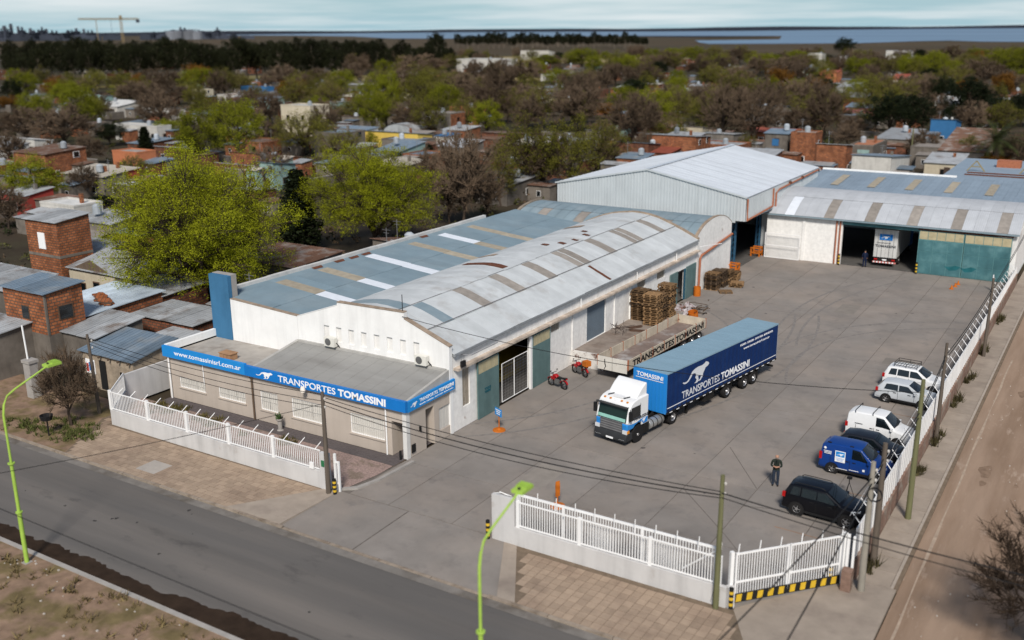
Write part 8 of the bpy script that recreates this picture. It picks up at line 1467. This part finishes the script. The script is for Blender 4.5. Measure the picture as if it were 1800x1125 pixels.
INDUSTRY=[(-3046, 1918, 42.2, 6.2, 'chimney'), (-3036, 1934, 47.2, 5.1, 'chimney'), (-3020, 1960, 38.5, 9.2, 'tower'), (-3013, 1971, 31.6, 16.4, 'block'), (-3002, 1987, 29.7, 12.3, 'tower'), (-2988, 2007, 38.1, 8.2, 'tower'), (-2977, 2024, 25.9, 22.6, 'block'), (-2965, 2041, 27.5, 8.2, 'tower'), (-2946, 2069, 29.0, 14.4, 'tower'), (-2932, 2089, 34.0, 11.3, 'tower'), (-2922, 2103, 25.1, 26.7, 'block'), (-2912, 2117, 28.5, 7.2, 'tower'), (-2899, 2134, 24.8, 12.3, 'block'), (-2808, 2253, 23.6, 12.3, 'block'), (-2757, 2315, 24.8, 12.3, 'silo'), (-2743, 2331, 26.4, 14.4, 'silo'), (-2728, 2349, 33.5, 9.2, 'tower'), (-2719, 2360, 28.0, 16.4, 'silo'), (-2705, 2376, 24.2, 16.4, 'silo'), (-2689, 2394, 22.2, 10.3, 'block'), (-2659, 2427, 34.5, 8.2, 'tower'), (-2751, 2322, 28.3, 5.1, 'chimney'), (-2870, 2173, 22.7, 20.5, 'block'), (-2593, 2497, 14.6, 16.4, 'block'), (-3030, 1944, 26.7, 14.4, 'block'), (-2956, 2055, 23.9, 14.4, 'block'), (-3052, 1910, 35.5, 6.2, 'tower'), (-3041, 1926, 33.7, 8.2, 'tower'), (-3026, 1951, 40.3, 4.1, 'chimney'), (-3007, 1979, 34.9, 5.1, 'chimney'), (-2995, 1998, 31.3, 8.2, 'tower'), (-2982, 2017, 32.9, 5.1, 'chimney'), (-2973, 2031, 29.3, 8.2, 'tower'), (-2940, 2078, 30.6, 6.2, 'tower'), (-2919, 2107, 32.1, 4.1, 'chimney'), (-2905, 2126, 28.4, 8.2, 'tower'), (-2791, 2274, 23.4, 8.2, 'tower'), (-2774, 2294, 23.2, 14.4, 'block'), (-2736, 2339, 35.4, 4.1, 'chimney'), (-2699, 2383, 27.7, 7.2, 'tower'), (-2679, 2404, 23.9, 9.2, 'tower'), (-2644, 2443, 19.8, 10.3, 'block'), (-2625, 2464, 21.4, 6.2, 'tower')]
# ================================================================ THE TOWN BEHIND
def brick_mat(name, c1, c2, mortar, sc=1.0):
    if name in MATS: return MATS[name]
    m = M(name, c1, .92, var=0); t = m.node_tree; n = t.nodes; l = t.links; b = n['Principled BSDF']
    g = n.new('ShaderNodeNewGeometry'); sp = n.new('ShaderNodeSeparateXYZ'); l.new(g.outputs['Position'], sp.inputs[0]); ad = n.new('ShaderNodeMath'); l.new(sp.outputs[0], ad.inputs[0]); l.new(sp.outputs[1], ad.inputs[1])
    cb = n.new('ShaderNodeCombineXYZ'); l.new(ad.outputs[0], cb.inputs[0]); l.new(sp.outputs[2], cb.inputs[1]); br = n.new('ShaderNodeTexBrick'); l.new(cb.outputs[0], br.inputs[0])
    br.inputs['Color1'].default_value = (*c1, 1); br.inputs['Color2'].default_value = (*c2, 1); br.inputs['Mortar'].default_value = (*mortar, 1); br.inputs['Scale'].default_value = sc
    br.inputs['Brick Width'].default_value = .42; br.inputs['Row Height'].default_value = .23; br.inputs['Mortar Size'].default_value = .035
    nz = n.new('ShaderNodeTexNoise'); nz.inputs['Scale'].default_value = 1.1; nz.inputs['Detail'].default_value = 5; l.new(g.outputs['Position'], nz.inputs[0]); mr = n.new('ShaderNodeMapRange'); mr.inputs[1].default_value = .3; mr.inputs[2].default_value = .7; mr.inputs[3].default_value = .65; mr.inputs[4].default_value = 1.25; l.new(nz.outputs[0], mr.inputs[0])
    vm_ = n.new('ShaderNodeVectorMath'); vm_.operation = 'SCALE'; l.new(br.outputs[0], vm_.inputs[0]); l.new(mr.outputs[0], vm_.inputs[3]); l.new(vm_.outputs[0], b.inputs['Base Color']); return m
BRO = brick_mat('orange_hollow_brick', (.40, .145, .062), (.23, .078, .036), (.115, .075, .055)); BRB = brick_mat('dark_red_brick', (.25, .092, .05), (.12, .048, .03), (.075, .055, .042))
PLG = M('grey_render', (.165, .145, .125), .92, var=.3, scale=.8, streak=.25, rnd=.15)
WALLS = {'w': M('town_white_render', (.52, .505, .47), .9, var=.12, streak=.2, rnd=.1), 'c': M('town_cream_render', (.52, .46, .35), .9, var=.12, streak=.2, rnd=.1), 'y': M('town_yellow_render', (.62, .44, .10), .9, var=.08), 'o': BRO, 'B': BRB, 'g': PLG, 't': M('town_teal_render', (.26, .38, .36), .9, var=.12, streak=.2), 'b': M('town_blue_render', (.04, .14, .30), .9, var=.1), 'p': M('town_pink_render', (.36, .13, .14), .9, var=.1), 'O': M('town_orange_render', (.46, .17, .085), .9, var=.08), 'r': M('town_red_render', (.30, .05, .04), .9, var=.1), 's': M('town_zinc_wall', (.40, .42, .43), .6, metal=.2, var=.15, streak=.2)}
RF = lambda n, c, r=.6, **k: M(n, c, r, var=.2, scale=.9, rnd=.2, **k)
ROOFS = {'m': RF('town_blue_metal', (.15, .20, .255), .55, metal=.1, col2=(.22, .235, .245), mix2=(.5, .7), scale2=.5), 's': RF('town_silver_sheet', (.34, .355, .37), .55, metal=.1, col2=(.18, .155, .14), mix2=(.52, .68), scale2=.5), 'w': RF('town_white_roof', (.50, .50, .49), .8), 'f': RF('town_flat_slab', (.26, .235, .215), .9), 'R': RF('town_rust_sheet', (.15, .085, .06), .9, col2=(.25, .22, .20), mix2=(.5, .65), scale2=.6), 'r': RF('town_red_roof', (.26, .075, .05), .8), 'c': RF('town_cream_slab', (.44, .40, .34), .9), 'b': RF('town_bright_blue_roof', (.03, .12, .26), .6), 'W': RF('new_zinc_sheet', (.50, .58, .66), .45), 'o': RF('town_orange_slab', (.32, .14, .08), .9)}
wm = MB().box(-.5, .5, -.04, 0, 0, 1, 0).box(-.42, .42, -.06, -.04, .06, .94, 1).mesh('window', [WSTEEL, GLASS]); wdm = MB().box(-.5, .5, -.04, 0, 0, 1, 0).box(-.42, .42, -.06, -.04, .06, .94, 1).mesh('window', [M('wood_frame', (.12, .075, .05), .8), GLASS]); drm = MB().box(-.5, .5, -.05, 0, 0, 1, 0).box(.3, .36, -.08, -.05, .48, .52, 1).mesh('door', [M('town_door', (.10, .07, .055), .7, rnd=.5), ALU]); tkm = MB().lathe([(0, 0), (.5, 0), (.5, .9), (.25, 1.1), (0, 1.15)], 12).mesh('water_tank', M('tank_grey', (.30, .33, .36), .6, rnd=.4))
def house(x, y, wd, dp, z, wl, rf, ty, lab, seed, group=None, windows=None, cat='house', lower=None, extra=True, pitch=None, wmesh=None, doors=True):
    """corner nearest the camera at (x, y); wd to the left along the street, dp in depth"""
    rng = random.Random(seed); t = thing({'a': 'barn'}.get(ty, 'house'), lab, cat, (x, y, -.2), 0, group); z += .2; W = WALLS[wl]; RM = ROOFS[rf]; ov = .22; pt = pitch if pitch is not None else rng.uniform(.05, .16)*dp*rng.choice((1, -1))
    if ty == 'a':
        arc = [(-wd/2+wd/2*math.cos(R(a)), z*.45+z*.62*math.sin(R(a))) for a in range(0, 181, 18)]; MB().prism([(-wd, 0), (0, 0)]+arc, 'y', .05, dp-.05).build('wall', W, t); k = len(arc)
        MB().add([(p[0]*1.02+.02, yy, p[1]*1.02+.03) for yy in (0, dp) for p in arc], [(i, i+1, k+i+1, k+i) for i in range(k-1)]).build('roof', RM, t, smooth=30); zf = z*.5
    elif ty == 'f':
        if lower: box_ob('lower_wall', WALLS[lower], t, -wd, 0, 0, dp, 0, z*.5); box_ob('wall', W, t, -wd+.01, -.01, .01, dp-.01, z*.5, z)
        else: box_ob('wall', W, t, -wd, 0, 0, dp, 0, z)
        box_ob('roof', RM, t, -wd+.15, -.15, .15, dp-.15, z, z+.04)
        MB().box(-wd-.03, .03, -.03, .15, z, z+.25).box(-wd-.03, .03, dp-.15, dp+.03, z, z+.25).box(-wd-.03, -wd+.15, .15, dp-.15, z, z+.25).box(-.15, .03, .15, dp-.15, z, z+.25).build('parapet', W, t); zf = z
    else:
        z0, z1 = (z, z+pt) if pt > 0 else (z-pt, z)
        if lower: box_ob('lower_wall', WALLS[lower], t, -wd-.01, .01, -.01, dp+.01, 0, z*.5)
        MB().prism([(0, z*.5 if lower else 0), (dp, z*.5 if lower else 0), (dp, z1), (0, z0)], 'x', -wd, 0).build('wall', W, t)
        sl = (z1-z0)/dp; ns_ = max(1, round((wd+2*ov)/1.1)); sw = (wd+2*ov)/ns_
        near = math.hypot(x, y) < 130
        if near and ns_ < 14:
            me = MB().prism([(-ov, z0-ov*sl+.02), (dp+ov, z1+ov*sl+.02), (dp+ov, z1+ov*sl+.07), (-ov, z0-ov*sl+.07)], 'x', 0, sw-.015)
            for q in (.25, .6, .95): me.bar((sw*q, -ov, z0-ov*sl+.08), (sw*q, dp+ov, z1+ov*sl+.08), .05, .03)
            me = me.mesh('roof_sheet', RM)
            for i in range(ns_): put('roof_sheet', me, t, (-wd-ov+i*sw, 0, rng.uniform(-.012, .012)))
        else: MB().prism([(-ov, z0-ov*sl+.02), (dp+ov, z1+ov*sl+.02), (dp+ov, z1+ov*sl+.09), (-ov, z0-ov*sl+.09)], 'x', -wd-ov, ov).build('roof', RM, t)
        zf = min(z0, z1)
    if extra and math.hypot(x, y) > 100 and wd > 3:      # lean-to annexes with roofs of their own
        for k in range(rng.choice((1, 2, 2, 3))):
            aw, ad, az = rng.uniform(2, 5), rng.uniform(2, 4), rng.uniform(1.9, 2.5); m1 = WALLS[rng.choice('gBogg')]; m2 = ROOFS[rng.choice('ssmRRfm')]; tl = rng.uniform(.1, .4)
            if rng.random() < .5: ax0, ay0 = -rng.uniform(0, wd*.7), -ad
            else: ax0, ay0 = aw, rng.uniform(-1, dp-1)
            if ax0 > 0 and ay0 < 0: ay0 = .3
            box_ob('annex_wall', m1, t, ax0-aw+.02, ax0-.02, ay0+.02, ay0+ad-.02, 0, az); MB().prism([(ay0-.2, az+.02), (ay0+ad-.03, az+tl), (ay0+ad-.03, az+tl+.06), (ay0-.2, az+.08)], 'x', ax0-aw-.15, ax0+.15).build('annex_roof', m2, t)
            if rng.random() < .6: o = put('window', wm, t, (ax0-aw*.5, ay0+.018, .8)); o.scale = (.7, 1, .8)
    wme = wmesh or (wm if rng.random() < .6 else wdm)
    if windows is None:
        windows = []
        for fl in range(1 if z < 4.6 else 2):
            zb = .9+fl*2.7
            n = max(1, int(wd/3.2)); windows += [('f', -wd*(k+.5)/n+rng.uniform(-.3, .3), zb, rng.uniform(.8, 1.3), 1.05) for k in range(n) if rng.random() < .8]; n = max(1, int(dp/3.5)); windows += [('s', dp*(k+.5)/n, zb, rng.uniform(.7, 1.2), 1.0) for k in range(n) if rng.random() < .7]
        if doors: o = put('door', drm, t, (-wd*rng.uniform(.3, .7)-.0, -.02, .2)); o.scale = (.9, 1, 2.05)
    for f, a, zb, ww, hh in windows:
        if zb+hh > z: continue
        o = put('window', wme, t, (a, -.002, zb) if f == 'f' else (.002, a, zb), 0 if f == 'f' else pi/2); o.scale = (ww, 1, hh)
    if extra and rng.random() < .55 and ty != 'a': put('water_tank', tkm, t, (-wd*rng.uniform(.2, .8), dp*rng.uniform(.3, .7), zf+(pt if ty == 'm' and pt > 0 else 0)+.05))
    if extra and rng.random() < .3 and ty != 'a': box_ob('chimney', rng.choice((BRO, PLG, WALLS['w'])), t, -wd*.3-.2, -wd*.3+.2, dp*.6, dp*.6+.4, zf, zf+1.2)
    if extra and rng.random() < .45: q = (-wd*rng.uniform(.1, .9), dp*.5); MB().bar((*q, zf-.3), (*q, zf+2.4), .05, .05).bar((q[0]-.5, q[1], zf+2.2), (q[0]+.5, q[1], zf+2.2), .03, .03).bar((q[0]-.35, q[1], zf+1.9), (q[0]+.35, q[1], zf+1.9), .03, .03).build('aerial', ALU, t)
    return t
# ---- cottages beside the depot, left
h = house(-81.3, 53.4, 4.6, 3.4, 7.0, 'o', 's', 'm', 'tall narrow orange brick tower house with white window', 1, None, [('f', -2.4, 4.6, 1.0, 1.5)], 'house', None, False, .35, MB().box(-.5, .5, -.05, 0, 0, 1).mesh('window', LETTER))
box_ob('ring_beam', PLG, h, -4.62, .02, -.02, 3.42, 3.9, 4.15)
h = house(-63.4, 40.0, 4.9, 3.0, 5.8, 'o', 'm', 'm', 'two-storey brick house with grey lower wall and blue-grey roof', 2, None, [('f', -2.4, 3.9, .9, 1.0), ('s', 1.5, 3.9, 1.2, 1.05), ('s', 1.6, 1.5, .5, .7)], 'house', 'g', False, .25)
box_ob('corner_column', PLG, h, -.12, .03, -.03, .12, 3.0, 5.9)
house(-65.4, 36.8, 9.5, 3.2, 3.2, 'g', 's', 'm', 'dark grey lean-to house at the foot of the brick house', 3, None, [('f', -4.0, 1.0, 1.0, 1.0)], 'house', None, False, .3)
h = house(-63.9, 43.3, 5.8, 7.0, 3.3, 'o', 'W', 'm', 'brick house under pale blue sheets with loose bricks on its roof', 4, None, [('s', 3.2, 1.6, 1.7, .5)], 'house', None, False, .35)
rng = random.Random(12)
bk = MB().box(-.2, .2, -.11, .11, 0, .13).mesh('loose_brick', BRO)
for i in range(90):
    u = rng.uniform(0, 3.6); o = put('loose_brick', bk, h, (-3.2+u*.72+rng.gauss(0, .2), 3.6-u*.30+rng.gauss(0, .16), 3.80+.04*rng.random()+.09*rng.choice((0, 0, 1)) - .02*u), rng.uniform(0, 3))
house(-64.0, 50.4, 4.5, 4.5, 3.2, 'B', 's', 'm', 'timber-walled shed with grey roof under the big willow', 5, None, [], 'shed', None, False, .2)
h = house(-73.5, 53.1, 6.3, 4.0, 3.2, 'c', 's', 'm', 'cream cottage with wooden gable and dark windows below the willow', 6, None, [('f', -4.6, .9, 1.0, 1.3), ('f', -2.6, .9, .9, 1.6), ('f', -1.0, .9, .9, 1.3)], 'cottage', None, False, .8, wdm)
MB().prism([(-6.3, 3.2), (0, 3.2), (-3.1, 4.4)], 'y', -.06, .0).build('gable_boards', M('weathered_boards', (.13, .095, .07), .9, var=.3, scale=3, stretch=(4, 4, .4)), h)
h = house(-54.3, 39.8, 5.3, 3.5, 2.45, 'g', 'm', 'm', 'small stone cottage with mural panel and dark door on the verge', 7, None, [], 'cottage', None, False, .6)
STN = M('cottage_stone', (.33, .27, .205), .95, var=.3, scale=3, bump=.4)
for c in h.children:
    if c.name.startswith('wall'): c.data.materials[0] = STN
box_ob('door', BLK, h, -3.5, -2.85, -.05, .0, .15, 2.2); box_ob('window', GLASS, h, -1.4, -1.15, -.04, .0, 1.0, 1.7)
mu = box_ob('mural_panel', LETTER, h, -4.95, -4.0, -.06, -.01, 1.1, 2.1)
for k, c in enumerate(((.45, .06, .05), (.05, .16, .4), (.05, .05, .06))): box_ob('mural_patch', M('mural_%d' % k, c, .7), mu, -4.9+.3*k, -4.65+.3*k, -.07, -.06, 1.2+.1*k, 1.8+.1*k)
for k in range(6): MB().bar((-5.2+k*1.0, -.3, 2.5), (-5.2+k*1.0, .1, 2.55), .1, .12).build('rafter_end', M('weathered_boards', (0, 0, 0)), h)
house(-59.7, 41.0, 3.6, 4.0, 2.9, 'g', 's', 'm', 'stone outbuilding with weighted silver sheets behind the cottage', 8, None, [], 'shed', None, False, .5)
house(-56.2, 46.6, 6.5, 3.6, 2.9, 'B', 's', 'm', 'low brick shed with grey roof behind the blue pylon', 9, None, [], 'shed', None, False, .15); house(-55.0, 44.9, 3.2, 1.6, 2.4, 'g', 's', 'm', 'narrow lean-to roof against the office parapet', 10, None, [], 'shed', None, False, .1)
house(-62.5, 63.6, 8.0, 6.4, 3.0, 'g', 'R', 'm', 'shed with brown sheet roof along the blue roofed bay', 11, None, [], 'shed', None, False, .3); house(-81.9, 56.0, 7.4, 5.0, 3.3, 'g', 's', 'm', 'pale sheet roofed house just behind the brick tower', 12, None, [], 'house', None, False, .4)
house(-68.5, 53.0, 4.5, 4.6, 3.2, 'g', 's', 'm', 'grey shed with hipped zinc roof half under the willow', 13, None, [], 'shed', None, False, .9); house(-75.8, 44.6, 9.5, 4.5, 3.4, 'g', 's', 'm', 'wide house with grey sheet roof left of the brick house', 14, None, None, 'house', None, False, .4)
for k, (x, y) in enumerate(((-56, 52), (-58, 58), (-56, 72), (-58, 76))): house(x, y, 4.5+k*.4, 4, 2.7, 'gBBg'[k], 'sRsR'[k], 'm', ('grey shack with silver roof left of the bay parapet', 'brick shack with rusty roof left of the bay parapet', 'brick shack with silver roof near the vault end', 'grey shack with rusty roof near the vault end')[k], 20+k, None, None, 'shed')
# ---- named houses, filler houses
LM = [(-125.0, 156.0, 'the yellow house'), (-148.0, 188.0, 'the arched grey barn'), (-139.0, 198.0, 'the grey block house'), (-336.0, 513.0, 'the long white field building'), (-403.0, 687.0, 'the marsh shed'), (-140.0, 317.0, 'the three-windowed house'), (-75.0, 165.0, 'the pale blue roofed house'), (-60.0, 196.0, 'the house with a blue window'), (-54.0, 199.0, 'the bare orange brick block'), (-44.0, 180.0, 'the unfinished brick house'), (-35.0, 169.0, 'the long white rear building'), (-22.0, 206.0, 'the palm'), (-51.0, 262.0, 'the big dark evergreens'), (-252.0, 1010.0, 'the tall lone pine'), (-158.0, 791.0, 'the blue and white hall'), (-184.0, 668.0, 'the tall white box building'), (-151.0, 114.0, 'the bright orange house'), (-188.0, 146.0, 'the white flat warehouse'), (-196.0, 207.0, 'the cream stepped building'), (-283.0, 273.0, 'the bright blue low building'), (-288.0, 208.0, 'the pale teal house'), (-93.0, 60.0, 'the brick tower house'), (-93.0, 78.0, 'the big willow'), (-89.0, 93.0, 'the black cypress'), (-86.0, 104.0, 'the smaller willow'), (-264.0, 175.0, 'the long blue-grey roofs'), (-564.0, 448.0, 'the eucalyptus row'), (-107.0, 195.0, 'the orange-leaved tree'), (-157.0, 267.0, 'the small orange shed'), (-68.0, 493.0, 'the woods near the shore'), (-63.0, 170.0, 'the big metal hangar'), (-80.0, 127.0, 'the low brick house'), (-68.0, 310.0, 'the pink house'), (-139.0, 97.0, 'the red painted house'), (-181.0, 446.0, 'the grey house among trees')]
def near_lm(x, y):
    def k(a, b): d = math.hypot(a, b); return math.atan2(a, b)*1.0, math.log(d)
    q = k(x, y); return min(LM, key=lambda l_: ((k(l_[0], l_[1])[0]-q[0])**2+(.5*(k(l_[0], l_[1])[1]-q[1]))**2))[2]
def nth(n): return str(n)+('th' if 10 <= n % 100 <= 20 else {1: 'st', 2: 'nd', 3: 'rd'}.get(n % 10, 'th'))
NTH = ['leftmost', 'second-from-left', 'third-from-left', 'fourth-from-left', 'fifth-from-left', 'sixth-from-left', 'seventh-from-left', 'eighth-from-left', 'ninth-from-left', 'tenth-from-left', 'eleventh-from-left', 'twelfth-from-left']
def autolabel(items, phrase, plural):
    """items: list of (x, y, key) -> labels that say which one, by look, landmark and order from the left"""
    grp = {}
    for i, (x, y, k) in enumerate(items): grp.setdefault((k, near_lm(x, y)), []).append(i)
    out = [None]*len(items)
    for (k, lm), ids in grp.items():
        ids.sort(key=lambda i: math.atan2(items[i][0], items[i][1]))
        for n, i in enumerate(ids): out[i] = (phrase(k)+' near '+lm) if len(ids) == 1 else ((NTH[n] if n < 12 else nth(n+1)+'-from-left')+' of the '+plural(k)+' near '+lm)
    return out
for i, (x, y, wd, dp, z, wl, rf, ty, lab) in enumerate(HOUSES):
    win = None
    if 'three dark' in lab: win = [('f', -wd*k, 3.2, 1.1, 1.2) for k in (.2, .5, .8)]
    h = house(x, y, wd, dp, z, wl, rf, ty, lab, 300+i, 'houses of the town', win, 'barn' if ty == 'a' else 'house')
    if 'blue awning' in lab:
        MB().prism([(-1.2, 2.3), (0, 2.9), (0, 2.8), (-1.2, 2.2)], 'x', -4.2, -1.2).build('awning', WALLS['b'], h); box_ob('front_wing', WALLS['y'], h, -wd-3, -wd, -.3, .0, 0, 3.0)
    if 'orange brick side' in lab: box_ob('brick_side', BRO, h, 0, .06, .05, dp-.05, .2, z+.2)
    if 'red roof annex' in lab: MB().prism([(0, 2.6), (5, 3.1), (5, 3.2), (0, 2.7)], 'x', .3, 4.2).build('annex_roof', ROOFS['r'], h); box_ob('annex_wall', WALLS['B'], h, .35, 4.0, .2, 4.8, 0, 2.6)
    if 'a blue window' in lab: box_ob('blue_window', WALLS['b'], h, -2.8, -1.6, -.08, -.03, 3.3, 4.5)
    if 'teal curtain' in lab: box_ob('curtain', WALLS['t'], h, -2.6, -.6, -.05, 0, .8, 3.0)
WN = {'w': 'white', 'c': 'cream', 'o': 'orange brick', 'B': 'dark brick', 'g': 'grey', 't': 'pale teal'}; RN = {'m': 'blue-grey', 's': 'silver', 'w': 'white', 'f': 'flat', 'R': 'rusty', 'r': 'red', 'c': 'cream'}
labs = autolabel([(f[0], f[1], (f[5], f[6])) for f in FILL], lambda k: WN[k[0]]+' house with '+RN[k[1]]+' roof', lambda k: WN[k[0]]+' houses with '+RN[k[1]]+' roofs')
for i, (x, y, wd, dp, z, wl, rf, ty) in enumerate(FILL): house(x, y, wd, dp, z, wl, rf, ty, labs[i], 500+i, 'houses of the town')
labs = autolabel([(q[0], q[1], q[5]) for q in LOTWALLS], lambda k: {'B': 'dark brick', 'o': 'orange brick', 'g': 'grey'}[k]+' lot wall', lambda k: {'B': 'dark brick', 'o': 'orange brick', 'g': 'grey'}[k]+' lot walls')
for i, (x, y, ln, ax, h, k) in enumerate(LOTWALLS):
    t = thing('lot_wall', labs[i], 'wall', (x, y, -.2), 0, 'lot walls of the town'); dx, dy = (ln, .2) if ax == 'x' else (.2, ln); box_ob('wall', WALLS[k], t, -dx, 0, 0, dy, 0, h); box_ob('coping', CONC, t, -dx-.03, .03, -.03, dy+.03, h, h+.07)
rng = random.Random(77); b = MB()                    # low scrub between the lots, a mass nobody could count
for i in range(2600):
    a = math.atan2(-math.sin(yaw), math.cos(yaw))*0+yaw+rng.uniform(-.52, .52); d = 75*(7**rng.random()); x, y = -math.sin(a)*d, math.cos(a)*d
    if x > -56 and y < 128 or (x > -70 and y < 66): continue
    s_ = rng.uniform(.4, 1.5); c = Vector((x, y, s_*.35))
    k0 = len(b.f); leaf_pts(b, rng, c, 26, s_*.45, .13+d*.0007, .6)
    q = rng.choice((0, 0, 1, 1, 2)); b.m[k0:] = [q]*(len(b.f)-k0)
tag(b.build('scrub', [M('brown_scrub', (.10, .07, .045), .9, var=.3, island=.4), M('olive_scrub', (.07, .07, .025), .9, var=.3, island=.4), M('dark_scrub', (.025, .03, .014), .9, var=.3, island=.4)]), 'low brown and olive scrub between the town lots', 'scrub', None, 'stuff')
# ---- trees of the town
KL = {'b': 'bare brown tree', 'g': 'yellow-green tree', 'G': 'olive half-bare tree', 'd': 'dark evergreen tree', 'o': 'rust-orange tree', 'c': 'black conifer'}
labs = autolabel([(q[0], q[1], q[4]) for q in TREES], lambda k: KL[k]+' standing', lambda k: KL[k]+'s')
for i, (x, y, h, r, k) in enumerate(TREES): tree(x, y, h, r, k, labs[i], 'trees of the town', i)
front = sorted([e for e in EUCS if e[1] < 420 and e[0] < -150], key=lambda e: math.atan2(e[0], e[1])); back = sorted([e for e in EUCS if not (e[1] < 420 and e[0] < -150)], key=lambda e: math.atan2(e[0], e[1]))
for nm, lst in (('front row of tall eucalyptus', front), ('farther belt of dark eucalyptus', back)):
    for n, (x, y, h, r, k) in enumerate(lst): tree(x, y, h, r, 'e', nth(n+1)+' tree counted from left in the '+nm, 'eucalyptus belt', n)
for i, (x, y, h, lab) in enumerate(((-118.5, 167.1, 4.8, 'pale pole beside the small white house with blue roof'), (-78, 168.2, 4.6, 'pale pole before the pale blue roofed house'), (-143, 173.8, 5.0, 'dark pole left of the arched grey barn'), (-33.9, 188.4, 6.2, 'green-grey pole behind the long white rear building'))): pole(x, y, h, .12, (PALEP, PALEP, WOODP, GREENP)[i], lab, None, (0, 0), 'town poles')
# ---- industry on the horizon
IND = M('industry_blue_grey', (.045, .052, .07), .8, var=.2, scale=.02, rnd=.3); INL = M('industry_pale', (.15, .16, .18), .8, var=.2, scale=.02, rnd=.3); CRN = M('crane_ochre', (.23, .17, .09), .7)
io = sorted(INDUSTRY, key=lambda e: math.atan2(e[0], e[1])); cnt = {}
for x, y, h, r, k in io:
    r *= 1.35; h *= 1.12 if k != 'block' else .82
    cnt[k] = cnt.get(k, 0)+1; lab = nth(cnt[k])+' '+{'chimney': 'slender chimney', 'tower': 'dark process tower', 'block': 'dark plant block', 'silo': 'pale grain silo'}[k]+' from the left on the industrial skyline'
    t = thing({'chimney': 'factory_chimney', 'tower': 'process_tower', 'block': 'plant_block', 'silo': 'grain_silo'}[k], lab, k if k != 'block' else 'plant', (x, y, 0), math.atan2(y, x), 'industrial skyline')
    if k == 'chimney': MB().tube([(0, 0, 0), (0, 0, h)], [r, r*.6], 8).build('shaft', IND, t); MB().tube([(0, 0, h*.8), (0, 0, h*.86)], [r*.9, r*.9], 8).build('band', INL, t)
    if k == 'tower':
        MB().tube([(0, 0, 0), (0, 0, h*.72), (0, 0, h*.75), (0, 0, h)], [r*.8, r*.8, r*.3, r*.25], 8).build('column', IND, t); MB().box(-r*.4, r*.4, -r*1.6, r*1.6, 0, h*.55).build('frame', IND, t)
        for z in (.4, .6, .74): MB().tube([(0, 0, h*z), (0, 0, h*z+1.2)], r*1.1, 8).build('platform', IND, t)
    if k == 'block': MB().box(-r*.5, r*.5, -r, r, 0, h*.8).box(-r*.3, r*.3, -r*.3, r*.5, h*.8, h).build('wall', IND, t); MB().tube([(0, r*.7, h*.7), (0, r*.7, h*1.12)], r*.07, 6).build('stack', IND, t)
    if k == 'silo': MB().tube([(0, 0, 0), (0, 0, h*.85), (0, 0, h)], [r, r, r*.15], 12).build('shell', INL, t); MB().box(-r*.2, r*.2, -r*1.2, r*1.2, h*.95, h*1.02).build('gantry', IND, t)
t = thing('tower_crane', 'ochre jib crane standing above the eucalyptus row on the horizon', 'crane', (-2059, 1588, 0), math.atan2(1588, -2059)-pi/2)
b = MB()
for dx in (-2.5, 2.5):
    for dy in (-2.5, 2.5): b.bar((dx, dy, 0), (dx, dy, 57), 1.2, 1.2)
for i in range(9): b.bar((-2.5, -2.5, i*6+2), (2.5, -2.5, i*6+8), .8, .8).bar((2.5, -2.5, i*6+2), (-2.5, -2.5, i*6+8), .8, .8)
b.build('mast', CRN, t); sgn = 1
b = MB().bar((-92, 0, 55.5), (40, 0, 55.5), 1.6, 1.4).bar((-92, 0, 53), (40, 0, 52.5), 1.6, 1.2)
for i in range(22): b.bar((-92+i*6, 0, 53), (-89+i*6, 0, 55.5), .8, .8).bar((-89+i*6, 0, 55.5), (-86+i*6, 0, 53), .8, .8)
b.build('jib', CRN, t); MB().box(33, 41, -2, 2, 46, 53).build('counterweight', IND, t); MB().box(-3, 3, -2.5, 2.5, 55.5, 62).build('cab_tower', CRN, t)
MB().bar((-54, 0, 53), (-54, 0, 5), 1.6, 1.6).build('trolley_leg', CRN, t); MB().bar((-22, 0, 53), (-22, 0, 25), .7, .7).build('hoist_cable', IND, t)
# ---- turn lettering curves into plain meshes
bpy.context.view_layer.update(); dg = bpy.context.evaluated_depsgraph_get()
for o in [q for q in scene.objects if q.type == 'FONT']:
    me = bpy.data.meshes.new_from_object(o.evaluated_get(dg)); n = put(o.name+'_', me, o.parent, o.location); n.rotation_euler = o.rotation_euler; n.scale = o.scale
    if 'fit' in o: xs = [v.co.x for v in me.vertices]; n.scale[0] = o['fit']/(max(xs)-min(xs)); n.location -= n.rotation_euler.to_matrix() @ Vector((min(xs)*n.scale[0], 0, 0))
    nm = o.name; bpy.data.objects.remove(o); n.name = nm
